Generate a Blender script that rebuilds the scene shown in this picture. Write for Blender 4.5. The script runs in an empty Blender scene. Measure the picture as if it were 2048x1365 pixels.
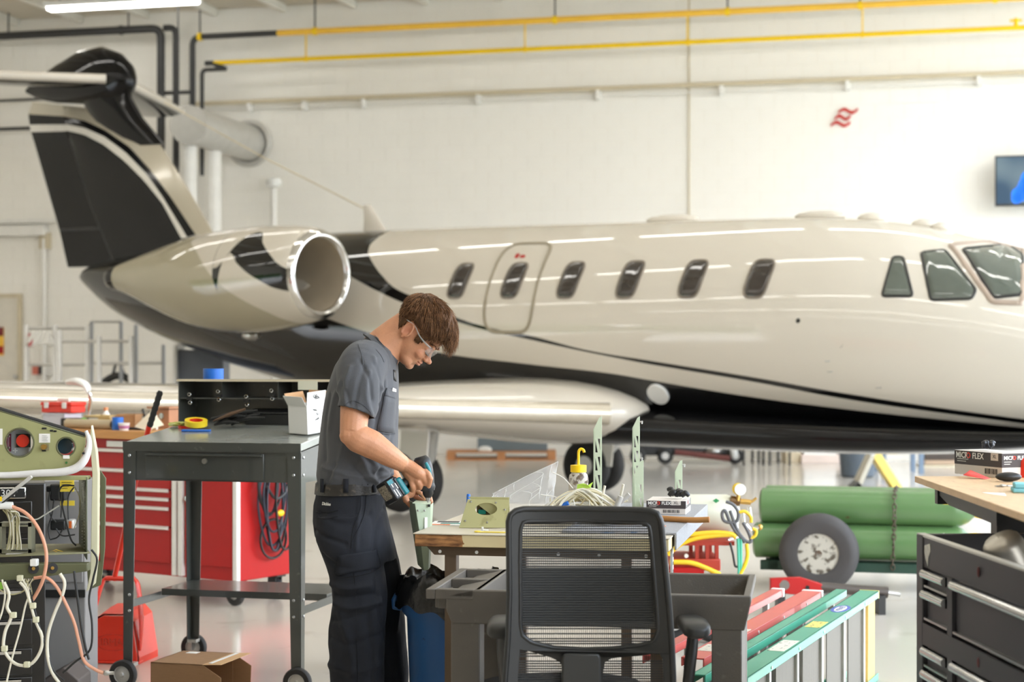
import bpy, bmesh, math, random
import numpy as np
from mathutils import Vector, Matrix, Euler, noise
from mathutils.bvhtree import BVHTree
from math import sin, cos, pi, radians, sqrt, atan2, tan
random.seed(7)
rng = np.random.default_rng(5)
SC = bpy.context.scene
COL = SC.collection
# ---------------------------------------------------------------- camera
F, CX, HY, CH = 3500.0, 1024.0, 715.0, 1.45      # focal length in pixels, principal column, horizon row, eye height
def at(px, py, Y):
    return Vector(((px-CX)*Y/F, Y, CH+(HY-py)*Y/F))
cd = bpy.data.cameras.new('camera')
cam = bpy.data.objects.new('camera', cd)
COL.objects.link(cam)
cam.location = (0, 0, CH)
cam.rotation_euler = (pi/2, 0, 0)
cd.sensor_width = 36
cd.lens = 36*F/2048
cd.shift_y = (HY-682.5)/2048
cd.clip_start = .05
cd.clip_end = 400
cd.dof.use_dof = True
cd.dof.focus_distance = 6.15
cd.dof.aperture_fstop = 3.3
cd['kind'] = 'helper'
SC.camera = cam
# ---------------------------------------------------------------- world, exposure
vs = SC.view_settings
vs.view_transform = 'Standard'
vs.look = 'None'
vs.gamma = 1
vs.use_curve_mapping = False
vs.exposure = .05
SC.cycles.use_denoising = True
SC.cycles.max_bounces = 7
SC.cycles.diffuse_bounces = 4
SC.cycles.glossy_bounces = 4
SC.cycles.transparent_max_bounces = 12
SC.cycles.sample_clamp_indirect = 6
SC.cycles.caustics_reflective = False
SC.cycles.caustics_refractive = False
W = bpy.data.worlds.new('daylight')
SC.world = W
W.use_nodes = True
nt = W.node_tree
bg = nt.nodes['Background']
tc = nt.nodes.new('ShaderNodeTexCoord')
sx = nt.nodes.new('ShaderNodeSeparateXYZ')
rp = nt.nodes.new('ShaderNodeValToRGB')
nt.links.new(tc.outputs['Generated'], sx.inputs[0])
nt.links.new(sx.outputs['Z'], rp.inputs[0])
nt.links.new(rp.outputs[0], bg.inputs[0])
e = rp.color_ramp.elements
e[0].position = 0.0
e[0].color = (1, .98, .96, 1)
e[1].position = .6
e[1].color = (.62, .78, 1, 1)
bg.inputs[1].default_value = 8.0
# ---------------------------------------------------------------- helpers
def L(r, g, b):
    f = lambda c: (c/255/12.92 if c/255 <= .04045 else ((c/255+.055)/1.055)**2.4)
    return (f(r), f(g), f(b))
def mat(name, col, rough=.5, metal=0, var=.06, vs=7.0, bump=0, bs=80, spec=.5, coat=0, trans=0, alpha=1, emit=0, sss=0,
        spots=None, stretch=None, sheen=0, ior=None):
    m = bpy.data.materials.new(name)
    m.use_nodes = True
    t = m.node_tree
    b = t.nodes['Principled BSDF']
    b.inputs['Roughness'].default_value = rough
    b.inputs['Metallic'].default_value = metal
    b.inputs['Specular IOR Level'].default_value = spec
    b.inputs['Coat Weight'].default_value = coat
    b.inputs['Coat Roughness'].default_value = .04
    b.inputs['Transmission Weight'].default_value = trans
    b.inputs['Alpha'].default_value = alpha
    b.inputs['Sheen Weight'].default_value = sheen
    if ior: b.inputs['IOR'].default_value = ior
    if sss:
        b.inputs['Subsurface Weight'].default_value = sss
        b.inputs['Subsurface Radius'].default_value = (1, .35, .2)
        b.inputs['Subsurface Scale'].default_value = .008
    if emit:
        b.inputs['Emission Color'].default_value = (*col, 1)
        b.inputs['Emission Strength'].default_value = emit
    tc = t.nodes.new('ShaderNodeTexCoord')
    src = tc.outputs['Object']
    if stretch:
        mp = t.nodes.new('ShaderNodeMapping')
        mp.inputs['Scale'].default_value = stretch
        t.links.new(src, mp.inputs[0])
        src = mp.outputs[0]
    n = t.nodes.new('ShaderNodeTexNoise')
    n.inputs['Scale'].default_value = vs
    n.inputs['Detail'].default_value = 5
    t.links.new(src, n.inputs['Vector'])
    mx = t.nodes.new('ShaderNodeMix')
    mx.data_type = 'RGBA'
    mx.inputs['A'].default_value = (*[c*(1-var*1.6) for c in col], 1)
    mx.inputs['B'].default_value = (*[min(1, c*(1+var*1.6)) for c in col], 1)
    t.links.new(n.outputs['Fac'], mx.inputs['Factor'])
    out = mx.outputs['Result']
    if spots:
        c2, sc, lo, hi = spots
        n2 = t.nodes.new('ShaderNodeTexNoise')
        n2.inputs['Scale'].default_value = sc
        n2.inputs['Detail'].default_value = 6
        t.links.new(src, n2.inputs['Vector'])
        mr = t.nodes.new('ShaderNodeMapRange')
        mr.inputs['From Min'].default_value = lo
        mr.inputs['From Max'].default_value = hi
        t.links.new(n2.outputs['Fac'], mr.inputs['Value'])
        m2 = t.nodes.new('ShaderNodeMix')
        m2.data_type = 'RGBA'
        m2.inputs['B'].default_value = (*c2, 1)
        t.links.new(mr.outputs['Result'], m2.inputs['Factor'])
        t.links.new(out, m2.inputs['A'])
        out = m2.outputs['Result']
    t.links.new(out, b.inputs['Base Color'])
    if bump:
        n3 = t.nodes.new('ShaderNodeTexNoise')
        n3.inputs['Scale'].default_value = bs
        n3.inputs['Detail'].default_value = 3
        t.links.new(src, n3.inputs['Vector'])
        bp = t.nodes.new('ShaderNodeBump')
        bp.inputs['Strength'].default_value = bump
        bp.inputs['Distance'].default_value = .004
        t.links.new(n3.outputs['Fac'], bp.inputs['Height'])
        t.links.new(bp.outputs[0], b.inputs['Normal'])
    return m
def spline(pts, n=6):
    P = [Vector(p) for p in pts]
    if len(P) < 3: return P
    P = [P[0]*2-P[1]]+P+[P[-1]*2-P[-2]]
    out = []
    for i in range(1, len(P)-2):
        a, b, c, d = P[i-1:i+3]
        for k in range(n):
            t = k/n
            out.append(.5*((2*b)+(c-a)*t+(2*a-5*b+4*c-d)*t*t+(3*b-a-3*c+d)*t**3))
    out.append(P[-2])
    return out
class MB:
    def __init__(s):
        s.v = []; s.f = []; s.m = []
    def add(s, vs, fs, m=0):
        o = len(s.v)
        s.v += [tuple(v) for v in vs]
        s.f += [tuple(i+o for i in f) for f in fs]
        s.m += [m]*len(fs)
        return s
    def box(s, c, d, M=None, m=0):
        vs = [Vector((x*d[0]/2, y*d[1]/2, z*d[2]/2)) for x in (-1, 1) for y in (-1, 1) for z in (-1, 1)]
        if M is not None: vs = [M @ v for v in vs]
        c = Vector(c)
        return s.add([v+c for v in vs], [(0, 1, 3, 2), (4, 6, 7, 5), (0, 4, 5, 1), (2, 3, 7, 6), (0, 2, 6, 4), (1, 5, 7, 3)], m)
    def bx(s, x0, x1, y0, y1, z0, z1, m=0):
        return s.box(((x0+x1)/2, (y0+y1)/2, (z0+z1)/2), (abs(x1-x0), abs(y1-y0), abs(z1-z0)), None, m)
    def tube(s, pts, r, n=8, caps=True, m=0, flat=1.0):
        P = [Vector(p) for p in pts]
        R = r if isinstance(r, (list, tuple)) else [r]*len(P)
        if len(R) != len(P):
            R = [np.interp(i/(len(P)-1), np.linspace(0, 1, len(R)), R) for i in range(len(P))]
        up = None; rings = []
        for i, p in enumerate(P):
            d = (P[min(i+1, len(P)-1)]-P[max(i-1, 0)])
            d = d.normalized() if d.length > 1e-9 else Vector((0, 0, 1))
            if up is None:
                up = Vector((0, 0, 1)) if abs(d.z) < .9 else Vector((1, 0, 0))
            a = d.cross(up)
            if a.length < 1e-6: a = d.cross(Vector((0, 1, .1)))
            a.normalize()
            b = a.cross(d).normalized(); up = b
            rings.append([p+a*(cos(2*pi*k/n)*R[i])+b*(sin(2*pi*k/n)*R[i]*flat) for k in range(n)])
        return s.loft(rings, caps, m)
    def loft(s, rings, caps=True, m=0, closed=True):
        n = len(rings[0]); vs = [v for r in rings for v in r]; fs = []
        for i in range(len(rings)-1):
            for k in range(n if closed else n-1):
                k2 = (k+1) % n
                fs.append((i*n+k, i*n+k2, (i+1)*n+k2, (i+1)*n+k))
        if caps:
            fs.append(tuple(range(n))[::-1]); fs.append(tuple((len(rings)-1)*n+k for k in range(n)))
        return s.add(vs, fs, m)
    def cyl(s, p0, p1, r0, r1=None, n=16, caps=True, m=0):
        return s.tube([p0, p1], [r0, r0 if r1 is None else r1], n, caps, m)
    def lathe(s, prof, n=24, M=None, m=0, caps=True):
        rings = [[Vector((r*cos(2*pi*k/n), r*sin(2*pi*k/n), z)) for k in range(n)] for r, z in prof]
        if M is not None: rings = [[M @ v for v in r] for r in rings]
        return s.loft(rings, caps, m)
    def prism(s, poly, d, M=None, m=0):
        n = len(poly)
        vs = [Vector((x, y, -d/2)) for x, y in poly]+[Vector((x, y, d/2)) for x, y in poly]
        if M is not None: vs = [M @ v for v in vs]
        fs = [tuple(range(n))[::-1], tuple(range(n, 2*n))]+[(i, (i+1) % n, n+(i+1) % n, n+i) for i in range(n)]
        return s.add(vs, fs, m)
    def ell(s, c, r, n=14, M=None, m=0):
        c = Vector(c); h = n//2
        vs = [Vector((0, 0, -r[2]))]
        for i in range(1, h):
            a = -pi/2+pi*i/h
            vs += [Vector((r[0]*cos(a)*cos(2*pi*k/n), r[1]*cos(a)*sin(2*pi*k/n), r[2]*sin(a))) for k in range(n)]
        vs.append(Vector((0, 0, r[2])))
        if M is not None: vs = [M @ v for v in vs]
        fs = [(0, 1+(k+1) % n, 1+k) for k in range(n)]
        for i in range(h-2):
            fs += [(1+i*n+k, 1+i*n+(k+1) % n, 1+(i+1)*n+(k+1) % n, 1+(i+1)*n+k) for k in range(n)]
        o = 1+(h-2)*n
        fs += [(o+k, o+(k+1) % n, len(vs)-1) for k in range(n)]
        return s.add([v+c for v in vs], fs, m)
    def torus(s, c, R, r, n=24, k=8, M=None, m=0, a0=0, a1=2*pi):
        full = abs(a1-a0-2*pi) < 1e-6
        pts = [Vector((R*cos(a0+(a1-a0)*i/n), R*sin(a0+(a1-a0)*i/n), 0)) for i in range(n if full else n+1)]
        rings = []
        for i, p in enumerate(pts):
            a = a0+(a1-a0)*i/n
            d = Vector((cos(a), sin(a), 0))
            rings.append([p+d*(r*cos(2*pi*j/k))+Vector((0, 0, r*sin(2*pi*j/k))) for j in range(k)])
        if full: rings.append(rings[0])
        c = Vector(c)
        rings = [[(M @ v if M is not None else v)+c for v in R_] for R_ in rings]
        return s.loft(rings, not full, m)
    def mesh(s, name, mats, smooth=40):
        me = bpy.data.meshes.new(name)
        me.from_pydata(s.v, [], s.f)
        for x in (mats if isinstance(mats, (list, tuple)) else [mats]): me.materials.append(x)
        me.polygons.foreach_set('material_index', s.m)
        bm = bmesh.new(); bm.from_mesh(me)
        bmesh.ops.recalc_face_normals(bm, faces=bm.faces)
        bm.to_mesh(me); bm.free()
        if smooth:
            me.shade_smooth()
            if smooth < 180: me.set_sharp_from_angle(angle=radians(smooth))
        return me
    def build(s, name, mats, parent=None, smooth=40, bevel=0, loc=None, rot=None, seg=2):
        o = bpy.data.objects.new(name, s.mesh(name, mats, smooth))
        COL.objects.link(o)
        if parent: o.parent = parent
        if loc is not None: o.location = loc
        if rot is not None: o.rotation_euler = rot
        if bevel:
            b = o.modifiers.new('edge', 'BEVEL')
            b.width = bevel; b.segments = seg; b.limit_method = 'ANGLE'; b.angle_limit = radians(40)
            b.harden_normals = False
        return o
def tag(o, label, cat, group=None, kind=None):
    o['label'] = label; o['category'] = cat
    if group: o['group'] = group
    if kind: o['kind'] = kind
    return o
def thing(name, label, cat, loc=(0, 0, 0), rotz=0, group=None):
    o = bpy.data.objects.new(name, None); COL.objects.link(o)
    o.empty_display_size = .1
    o.location = loc; o.rotation_euler = (0, 0, rotz)
    return tag(o, label, cat, group)
def struct(o):
    o['kind'] = 'structure'; return o
def stuffp(o):
    o['kind'] = 'stuff'; return o
def dup(root, loc, rotz=None, label=None):
    kids = {}
    for o in bpy.data.objects:
        if o.parent: kids.setdefault(o.parent.name, []).append(o)
    def cp(o, par):
        c = o.copy(); COL.objects.link(c)
        if par: c.parent = par
        for k in kids.get(o.name, []): cp(k, c)
        return c
    c = cp(root, None); c.location = loc
    if rotz is not None: c.rotation_euler = (0, 0, rotz)
    if label: c['label'] = label
    return c
def text(name, body, size, m, parent, loc, rot, ext=.0006, align='CENTER', bold=0):
    cu = bpy.data.curves.new(name, 'FONT')
    cu.body = body; cu.size = size; cu.extrude = ext; cu.align_x = align; cu.align_y = 'CENTER'; cu.offset = bold
    cu.resolution_u = 2
    t = bpy.data.objects.new(name, cu); COL.objects.link(t)
    bpy.context.view_layer.update()
    me = bpy.data.meshes.new_from_object(t.evaluated_get(bpy.context.evaluated_depsgraph_get()))
    bpy.data.objects.remove(t)
    me.materials.clear(); me.materials.append(m)
    o = bpy.data.objects.new(name, me); COL.objects.link(o)
    if parent: o.parent = parent
    o.location = loc; o.rotation_euler = rot
    return o
def RZ(a): return Matrix.Rotation(a, 3, 'Z')
def RX(a): return Matrix.Rotation(a, 3, 'X')
def RY(a): return Matrix.Rotation(a, 3, 'Y')
def M4(loc, eul=(0, 0, 0)): return Matrix.Translation(loc) @ Euler(eul).to_matrix().to_4x4()
BETA = radians(14)                     # the hall is turned this much against the view
HR = Vector((cos(BETA), -sin(BETA), 0)); HD = Vector((sin(BETA), cos(BETA), 0))
WB = 25.8*cos(BETA)                    # distance of the back wall along HD
def hall(a, b, z): return HR*a+HD*b+Vector((0, 0, z))
def wallpt(px, py, off=0):             # the point (a, b, z) of the hall frame seen at a pixel on a plane parallel to the back wall
    d = Vector(((px-CX)/F, 1, (HY-py)/F))
    Y = (WB-off)/d.dot(HD)
    p = d*Y
    return Vector((p.dot(HR), WB-off, CH+p.z))
# ---------------------------------------------------------------- shared materials
M = {}
M['wall'] = mat('painted_block', L(245, 242, 234), .55, var=.03, vs=2, bump=.15, bs=120)
M['mortar'] = mat('painted_joint', L(232,226,212), .7, var=.03)
M['ceil'] = mat('ceiling_panel', L(214, 205, 188), .8, var=.05, vs=1.5)
M['beam'] = mat('white_beam', L(240, 236, 226), .6)
M['floor'] = mat('epoxy_floor', L(206, 198, 186), .15, var=.05, vs=.35, spots=(L(176, 168, 156), 3.0, .60, .82))
M['blackpipe'] = mat('black_pipe', L(46, 46, 46), .5, var=.15)
M['yellow'] = mat('yellow_paint', L(250, 206, 10), .42, var=.06)
M['yellow2'] = mat('yellow_paint_dull', L(250, 196, 66), .5, var=.06)
M['conduit'] = mat('beige_conduit', L(205, 193, 165), .5)
M['whitem'] = mat('white_metal', L(236, 234, 228), .4)
M['galv'] = mat('galvanised_steel', L(200, 198, 192), .42, metal=.35, var=.08)
M['chrome'] = mat('chrome', L(225, 225, 225), .12, metal=1, var=.02)
M['steel'] = mat('brushed_steel', L(190, 190, 188), .3, metal=1, var=.08)
M['dark'] = mat('black_plastic', L(34, 34, 33), .45, var=.1)
M['rubber'] = mat('black_rubber', L(42, 41, 40), .7, var=.15, bump=.2)
M['red'] = mat('red_paint', L(176, 22, 20), .42, var=.05, spec=.35)
M['redb'] = mat('bright_red_plastic', L(224, 52, 30), .3, var=.05)
M['white'] = mat('white_plastic', L(238, 238, 234), .4, var=.03)
M['paper'] = mat('white_paper', L(240, 238, 232), .8, var=.03)
M['card'] = mat('cardboard', L(190, 148, 106), .8, var=.08, vs=30, stretch=(1, 1, 6))
M['wood'] = mat('maple_wood', L(214, 172, 122), .4, var=.16, vs=6, stretch=(1, 9, 9), spots=(L(178, 128, 80), 8, .55, .8))
M['brass'] = mat('brass', L(205, 165, 90), .3, metal=.9, var=.1)
M['blue'] = mat('blue_tape', L(38, 110, 205), .45, var=.04)
M['lamp'] = mat('lit_tube', (1, .97, .91), .5, emit=11)
M['ink'] = mat('black_ink', L(28, 28, 30), .7, var=.02)
# ================================================================ the hall
b = MB(); b.bx(-60, 60, -60, 60, -.2, 0)
struct(b.build('floor', M['floor'], None))
# back wall: a mortar slab with painted concrete blocks standing proud of it
wall = struct(MB().bx(-21, 5.3, WB, WB+.3, 0, 6.9).build('wall_back', M['mortar'], None, rot=(0, 0, -BETA)))
blk = MB().bx(-.1978, .1978, -.006, 0, .0012, .1988)
blkm = blk.mesh('block', M['wall'], 0)
cells = []
for r in range(34):
    for c in range(-52, 33):
        a = c*.4+(.2 if r % 2 else 0)
        cells.append((a, r*.2))
vis = []
for a, z in cells:
    p = hall(a, WB, z+.1)
    px = CX+p.x*F/p.y; py = HY-(p.z-CH)*F/p.y
    vis.append(-20 < px < 2080 and 15 < py < 425 and px > 450)
near = sorted([c for c, v in zip(cells, vis) if v], key=lambda c: -c[0])[:300]
ns = set(near)
for a, z in near:
    o = bpy.data.objects.new('block', blkm); COL.objects.link(o)
    o.parent = wall; o.location = (a, WB, z)
rest = MB()
for a, z in cells:
    if (a, z) in ns or a < -20.8 or a > 5.1: continue
    rest.bx(a-.1978, a+.1978, WB-.006, WB, z+.0012, z+.1988)
stuffp(rest.build('block_courses', M['wall'], wall, smooth=0))
struct(MB().bx(-21, 5.3, -13.3, -13, 0, 6.9).build('wall_front', mat('front_panel', L(205, 198, 184), .7), None, rot=(0, 0, -BETA)))
ceil = struct(MB().bx(-21, 5.3, -13, WB+.3, 6.82, 7.0).build('ceiling', M['ceil'], None, rot=(0, 0, -BETA)))
for i in range(19):
    a = -16.6+i*1.13
    MB().bx(a-.04, a+.04, -13, WB-.02, 6.70, 6.82).build('beam', M['beam'], ceil)
# outside, seen only in reflections: apron, grass and a hedge beyond the open hangar doors
grass = mat('grass', L(70, 92, 40), .9, var=.2, vs=.3)
for sgn, nm in ((-1, 'west'), (1, 'east')):
    g = MB().bx(sgn*26, sgn*59, -55, 55, 0, .03).build('lawn', grass, None, rot=(0, 0, -BETA)); struct(g)
    h = MB()
    for k in range(46):
        a = sgn*(46+random.uniform(-2, 2)); bb = -50+k*2.2
        h.ell((a, bb, 1.6), (2.2, 1.9, random.uniform(2, 4.2)), 10)
    stuffp(h.build('hedge_row', grass, None, rot=(0, 0, -BETA))); 
# west wall: hangar door raised to head height, solid panel above
wv_ = MB(); wv_.bx(-19.2, -19, -13, WB, 2.6, 6.82); wv_.bx(-19.2, -19, -13, 1, 0, 2.6); wv_.bx(-19.2, -19, 14, WB, 0, 2.6)
struct(wv_.build('wall_west', M['wall'], None, rot=(0, 0, -BETA)))
struct(MB().bx(5.1, 5.3, -13, WB, 6.4, 6.82).bx(5.1, 5.3, -13, -2.5, 0, 6.4).build('wall_east', M['wall'], None, rot=(0, 0, -BETA)))  # unseen; near panel added to keep daylight off camera-facing sides
# ceiling lights: rows of fluorescent troughs
lt = thing('ceiling_light', 'fluorescent ceiling light hung above the tail of the jet', 'lamp', (0, 0, 0), -BETA, 'fluorescent ceiling lights')
MB().bx(-1.2, 1.2, -.12, .12, .03, .10).build('housing', M['white'], lt)
MB().cyl((-1.17, -.05, .02), (1.17, -.05, .02), .036, n=8).build('tube', M['lamp'], lt)
MB().cyl((-1.17, .05, .02), (1.17, .05, .02), .036, n=8).build('tube', M['lamp'], lt)
MB().cyl((-1, 0, .1), (-1, 0, .27), .008, n=6).build('hanger', M['blackpipe'], lt)
MB().cyl((1, 0, .1), (1, 0, .27), .008, n=6).build('hanger', M['blackpipe'], lt)
pv = wallpt(245, 4, 1.75)
first = True
for bb in (pv.y, 18.5, 14.5, 10.0, 5.5, 0.5):  # last row, unseen and nearest the camera, is added to brighten the foreground
    for k in range(9):
        a = pv.x+(k-2)*2.75
        if a > 4: continue
        p = hall(a, bb, 6.55)
        if first and k == 2:
            lt.location = p; first = False; continue
        if bb == pv.y: continue
        lab = 'fluorescent ceiling light in the rows above the hangar floor, out of view'
        if bb == pv.y and k == 1: lab = 'fluorescent ceiling light left of the one above the tail'
        dup(lt, p, None, lab)
# ---------------------------------------------------------------- wall services
def wp(px, py, off): v = wallpt(px, py, off); return Vector((v.x, v.y, v.z))
def pipe(name, pts, r, m, parent=None, n=10): return MB().tube(pts, r, n).build(name, m, parent, smooth=60)
def elbowed(pts, rad=.12):
    out = [Vector(pts[0])]
    for i in range(1, len(pts)-1):
        a, b, c = Vector(pts[i-1]), Vector(pts[i]), Vector(pts[i+1])
        p, q = b+(a-b).normalized()*rad, b+(c-b).normalized()*rad
        for k in range(7):
            t = k/6
            out.append(p*(1-t)**2+b*2*t*(1-t)+q*t*t)
    out.append(Vector(pts[-1]))
    return out
HROT = (0, 0, -BETA)
def hthing(name, label, cat, group=None):
    return thing(name, label, cat, (0, 0, 0), -BETA, group)
t = hthing('steam_pipe', 'thick black pipe along the wall top turning down behind the tail', 'pipe')
p0 = wp(-60, 74, .55); p1 = wp(322, 58, .55); p1.z = (p0.z+p1.z)/2; p0.z = p1.z
pipe('run', elbowed([p0, p1, Vector((p1.x, p1.y, 3.5))], .16), .062, M['blackpipe'], t)
for x in (17, 257):
    q = wp(x, 60, .55); MB().cyl((q.x, q.y, p1.z), (q.x, q.y, 6.8), .012, n=6).build('hanger', M['blackpipe'], t)
MB().cyl((p1.x-.68, p1.y, p1.z), (p1.x-.64, p1.y, p1.z), .075).build('coupling', M['blackpipe'], t)
t = hthing('drop_pipe', 'thinner black drop pipe just right of the thick one', 'pipe')
q0 = wp(328, 56, .45); q1 = wp(352, 56, .45); q1.z = q0.z
pipe('run', elbowed([q0, q1, Vector((q1.x, q1.y, 3.5))], .12), .05, M['blackpipe'], t)
t = hthing('gas_pipe', 'upper yellow pipe under the ceiling with black left end', 'pipe')
z = wp(1000, 45, .5).z
g0 = wp(385, 68, .5); g1 = wp(555, 60, .5); g2 = wp(2120, 5, .5)
for v in (g0, g1, g2): v.z = z
pipe('black_run', elbowed([Vector((g0.x, g0.y, 3.6)), g0, g1], .14), .045, M['blackpipe'], t)
pipe('yellow_run', [g1, g2], .046, M['yellow2'], t)
for x in (400, 630, 1110, 1455, 1720, 1990):
    q = wp(x, 30, .5); MB().cyl((q.x, q.y, z), (q.x, q.y, 6.8), .012, n=6).build('hanger', M['blackpipe'], t)
    MB().cyl((q.x-.03, q.y, z), (q.x+.03, q.y, z), .062).build('clamp', M['yellow'], t)
t = hthing('gas_branch', 'lower yellow pipe hanging below the upper yellow pipe', 'pipe')
z2 = wp(1000, 101, .5).z
g0 = wp(428, 127, .5); g2 = wp(2120, 52, .5)
for v in (g0, g2): v.z = z2
pipe('yellow_run', [g0, g2], .034, M['yellow'], t)
pipe('black_end', [g0-Vector((.14, 0, 0)), g0], .04, M['blackpipe'], t)
for x in (612, 1050, 1375, 1725):
    q = wp(x, 90, .5); MB().cyl((q.x, q.y, z2), (q.x, q.y, z), .012, n=6).build('hanger', M['yellow'], t)
    MB().cyl((q.x-.02, q.y, z2), (q.x+.02, q.y, z2), .045).build('clamp', M['yellow'], t)
q = wp(2032, 55, .5)
MB().cyl((q.x, q.y, z2-.03), (q.x, q.y, z2+.13), .03).cyl((q.x-.08, q.y, z2+.1), (q.x+.08, q.y, z2+.1), .018).build('valve', M['yellow'], t)
t = hthing('riser_pipe', 'small black riser pipe with tee under the lower yellow pipe', 'pipe')
a0 = wp(452, 138, .5); a1 = wp(404, 141, .5); a1.z = a0.z
pipe('run', elbowed([a0, a1, Vector((a1.x, a1.y, 4.2))], .08), .032, M['blackpipe'], t)
MB().cyl(wp(428, 128, .5), a0, .036).build('tee', M['blackpipe'], t)
t = hthing('cross_bar', 'short black strut tying the black pipes together', 'strut')
c0 = wp(318, 187, .45); c1 = wp(388, 187, .45); c1.z = c0.z
pipe('bar', [c0, c1], .03, M['blackpipe'], t)
t = hthing('conduit', 'beige conduit rail running the length of the block wall', 'conduit')
zc = wp(1000, 185, .12).z
c0 = wp(385, 205, .12); c1 = wp(2120, 148, .12); c0.z = c1.z = zc
pipe('rail', [c0, c1], .032, M['conduit'], t)
pipe('lower_rail', [c0-Vector((0, 0, .1)), c1-Vector((0, 0, .1))], .012, M['whitem'], t)
for x in (498, 608, 727, 956, 1196, 1443, 1695, 1958):
    q = wp(x, 180, .12); MB().bx(q.x-.03, q.x+.03, q.y-.03, q.y+.1, zc-.15, zc-.02).build('bracket', M['whitem'], t)
t = hthing('wall_cable', 'thin cable running down the block wall behind the cabin', 'cable')
q = wp(1378, 60, .03); pipe('cable', [Vector((q.x, q.y, 6.6)), Vector((q.x, q.y, 2.0))], .011, M['conduit'], t)
# round duct coming out of the wall with two white drops
t = hthing('air_duct', 'large round grey duct coming out of the wall behind the tail', 'duct')
dc = wallpt(500, 287, 0)
pipe('duct', [dc, dc-Vector((0, 2.2, 0))], .27, M['galv'], t, n=32)
MB().torus(dc-Vector((0, .03, 0)), .32, .05, 32, 8, RX(pi/2)).build('collar', M['galv'], t)
MB().cyl(dc-Vector((0, 2.18, 0)), dc-Vector((0, 2.23, 0)), .28, n=32).build('end_cap', M['galv'], t)
for x, yy in ((378, 1.95), (427, 1.25)):
    c = wallpt(x, 300, yy)
    MB().cyl((c.x, c.y, 0), (c.x, c.y, dc.z-.1), .115, n=20).build('drop', M['whitem'], t)
MB().cyl((dc.x-.45, dc.y-1.6, dc.z+.2), (dc.x-.45, dc.y-1.6, 6.8), .012, n=6).build('hanger', M['blackpipe'], t)
t = hthing('vent_pipe', 'white standpipe with round cap on the wall behind the engine', 'pipe')
c = wallpt(547, 370, .3)
MB().cyl((c.x, c.y, 0), (c.x, c.y, c.z), .05, n=14).build('pole', M['whitem'], t)
MB().lathe([(.05, -.05), (.11, -.02), (.125, .05), (.1, .1), (.02, .12)], 18, M4(c)).build('cap', M['white'], t)
# television
tv = hthing('television', 'flat television on the wall above the cockpit showing a blue picture', 'television')
c0 = wallpt(1990, 312, .5); c1 = wallpt(1990, 413, .5)
w_, h_ = 1.22, c0.z-c1.z
MB().bx(c0.x, c0.x+w_, c0.y, c0.y+.06, c1.z, c0.z).build('case', M['dark'], tv, bevel=.008)
def tvm():
    m = mat('tv_picture', (.2, .5, .8), .2)
    t = m.node_tree; b = t.nodes['Principled BSDF']
    tc = t.nodes.new('ShaderNodeTexCoord'); n = t.nodes.new('ShaderNodeTexNoise'); n.inputs['Scale'].default_value = 2.2; n.inputs['Detail'].default_value = 0
    r = t.nodes.new('ShaderNodeValToRGB')
    r.color_ramp.elements[0].color = (*L(58, 120, 165), 1); r.color_ramp.elements[1].color = (*L(170, 205, 220), 1)
    r.color_ramp.elements[0].position = .35; r.color_ramp.elements[1].position = .7
    t.links.new(tc.outputs['Object'], n.inputs['Vector']); t.links.new(n.outputs['Fac'], r.inputs[0])
    t.links.new(r.outputs[0], b.inputs['Emission Color']); b.inputs['Emission Strength'].default_value = .42
    for l in list(b.inputs['Base Color'].links): t.links.remove(l)
    b.inputs['Base Color'].default_value = (.02, .02, .02, 1)
    return m
MB().bx(c0.x+.02, c0.x+w_-.02, c0.y-.004, c0.y, c1.z+.03, c0.z-.02).build('screen', tvm(), tv)
blob = MB()
ob = mat('tv_shape', L(20, 110, 225), .3, emit=.5)
for dx, dz, r in ((.62, .24, .2), (.45, .20, .13), (.36, .15, .10), (.5, .36, .12), (.62, .44, .14), (.44, .28, .09), (.33, .10, .07)):
    blob.cyl((c0.x+dx-.05, c0.y-.006, c1.z+dz), (c0.x+dx-.05, c0.y-.004, c1.z+dz), r, n=20)
blob.build('picture_shape', ob, tv)
MB().bx(c0.x+.4, c0.x+.8, c0.y+.06, c0.y+.48, c1.z+.2, c1.z+.5).build('bracket', M['dark'], tv)
# red wave emblem
t = hthing('wall_emblem', 'small red emblem of three stacked waves on the block wall', 'emblem')
c = wallpt(1686, 235, .03)
rd = mat('emblem_red', L(196, 40, 30), .5)
for k, (dx, w) in enumerate(((.075, .27), (0, .22), (-.03, .27))):
    pts = []; n = 14; zz = c.z+.09-k*.09
    up = [(c.x+dx-w/2+w*i/n, zz+.026*sin(2*pi*i/n*1.2-.6)+.02) for i in range(n+1)]
    lo = [(x-.008, z_-.042) for x, z_ in up][::-1]
    poly = up+lo
    b = MB(); b.prism([(x, z_) for x, z_ in poly], .02, Matrix(((1, 0, 0), (0, 0, 1), (0, 1, 0))).to_4x4())
    for i, v in enumerate(b.v): b.v[i] = (v[0], v[1]+c.y, v[2])
    b.build('wave', rd, t, smooth=0)
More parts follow.
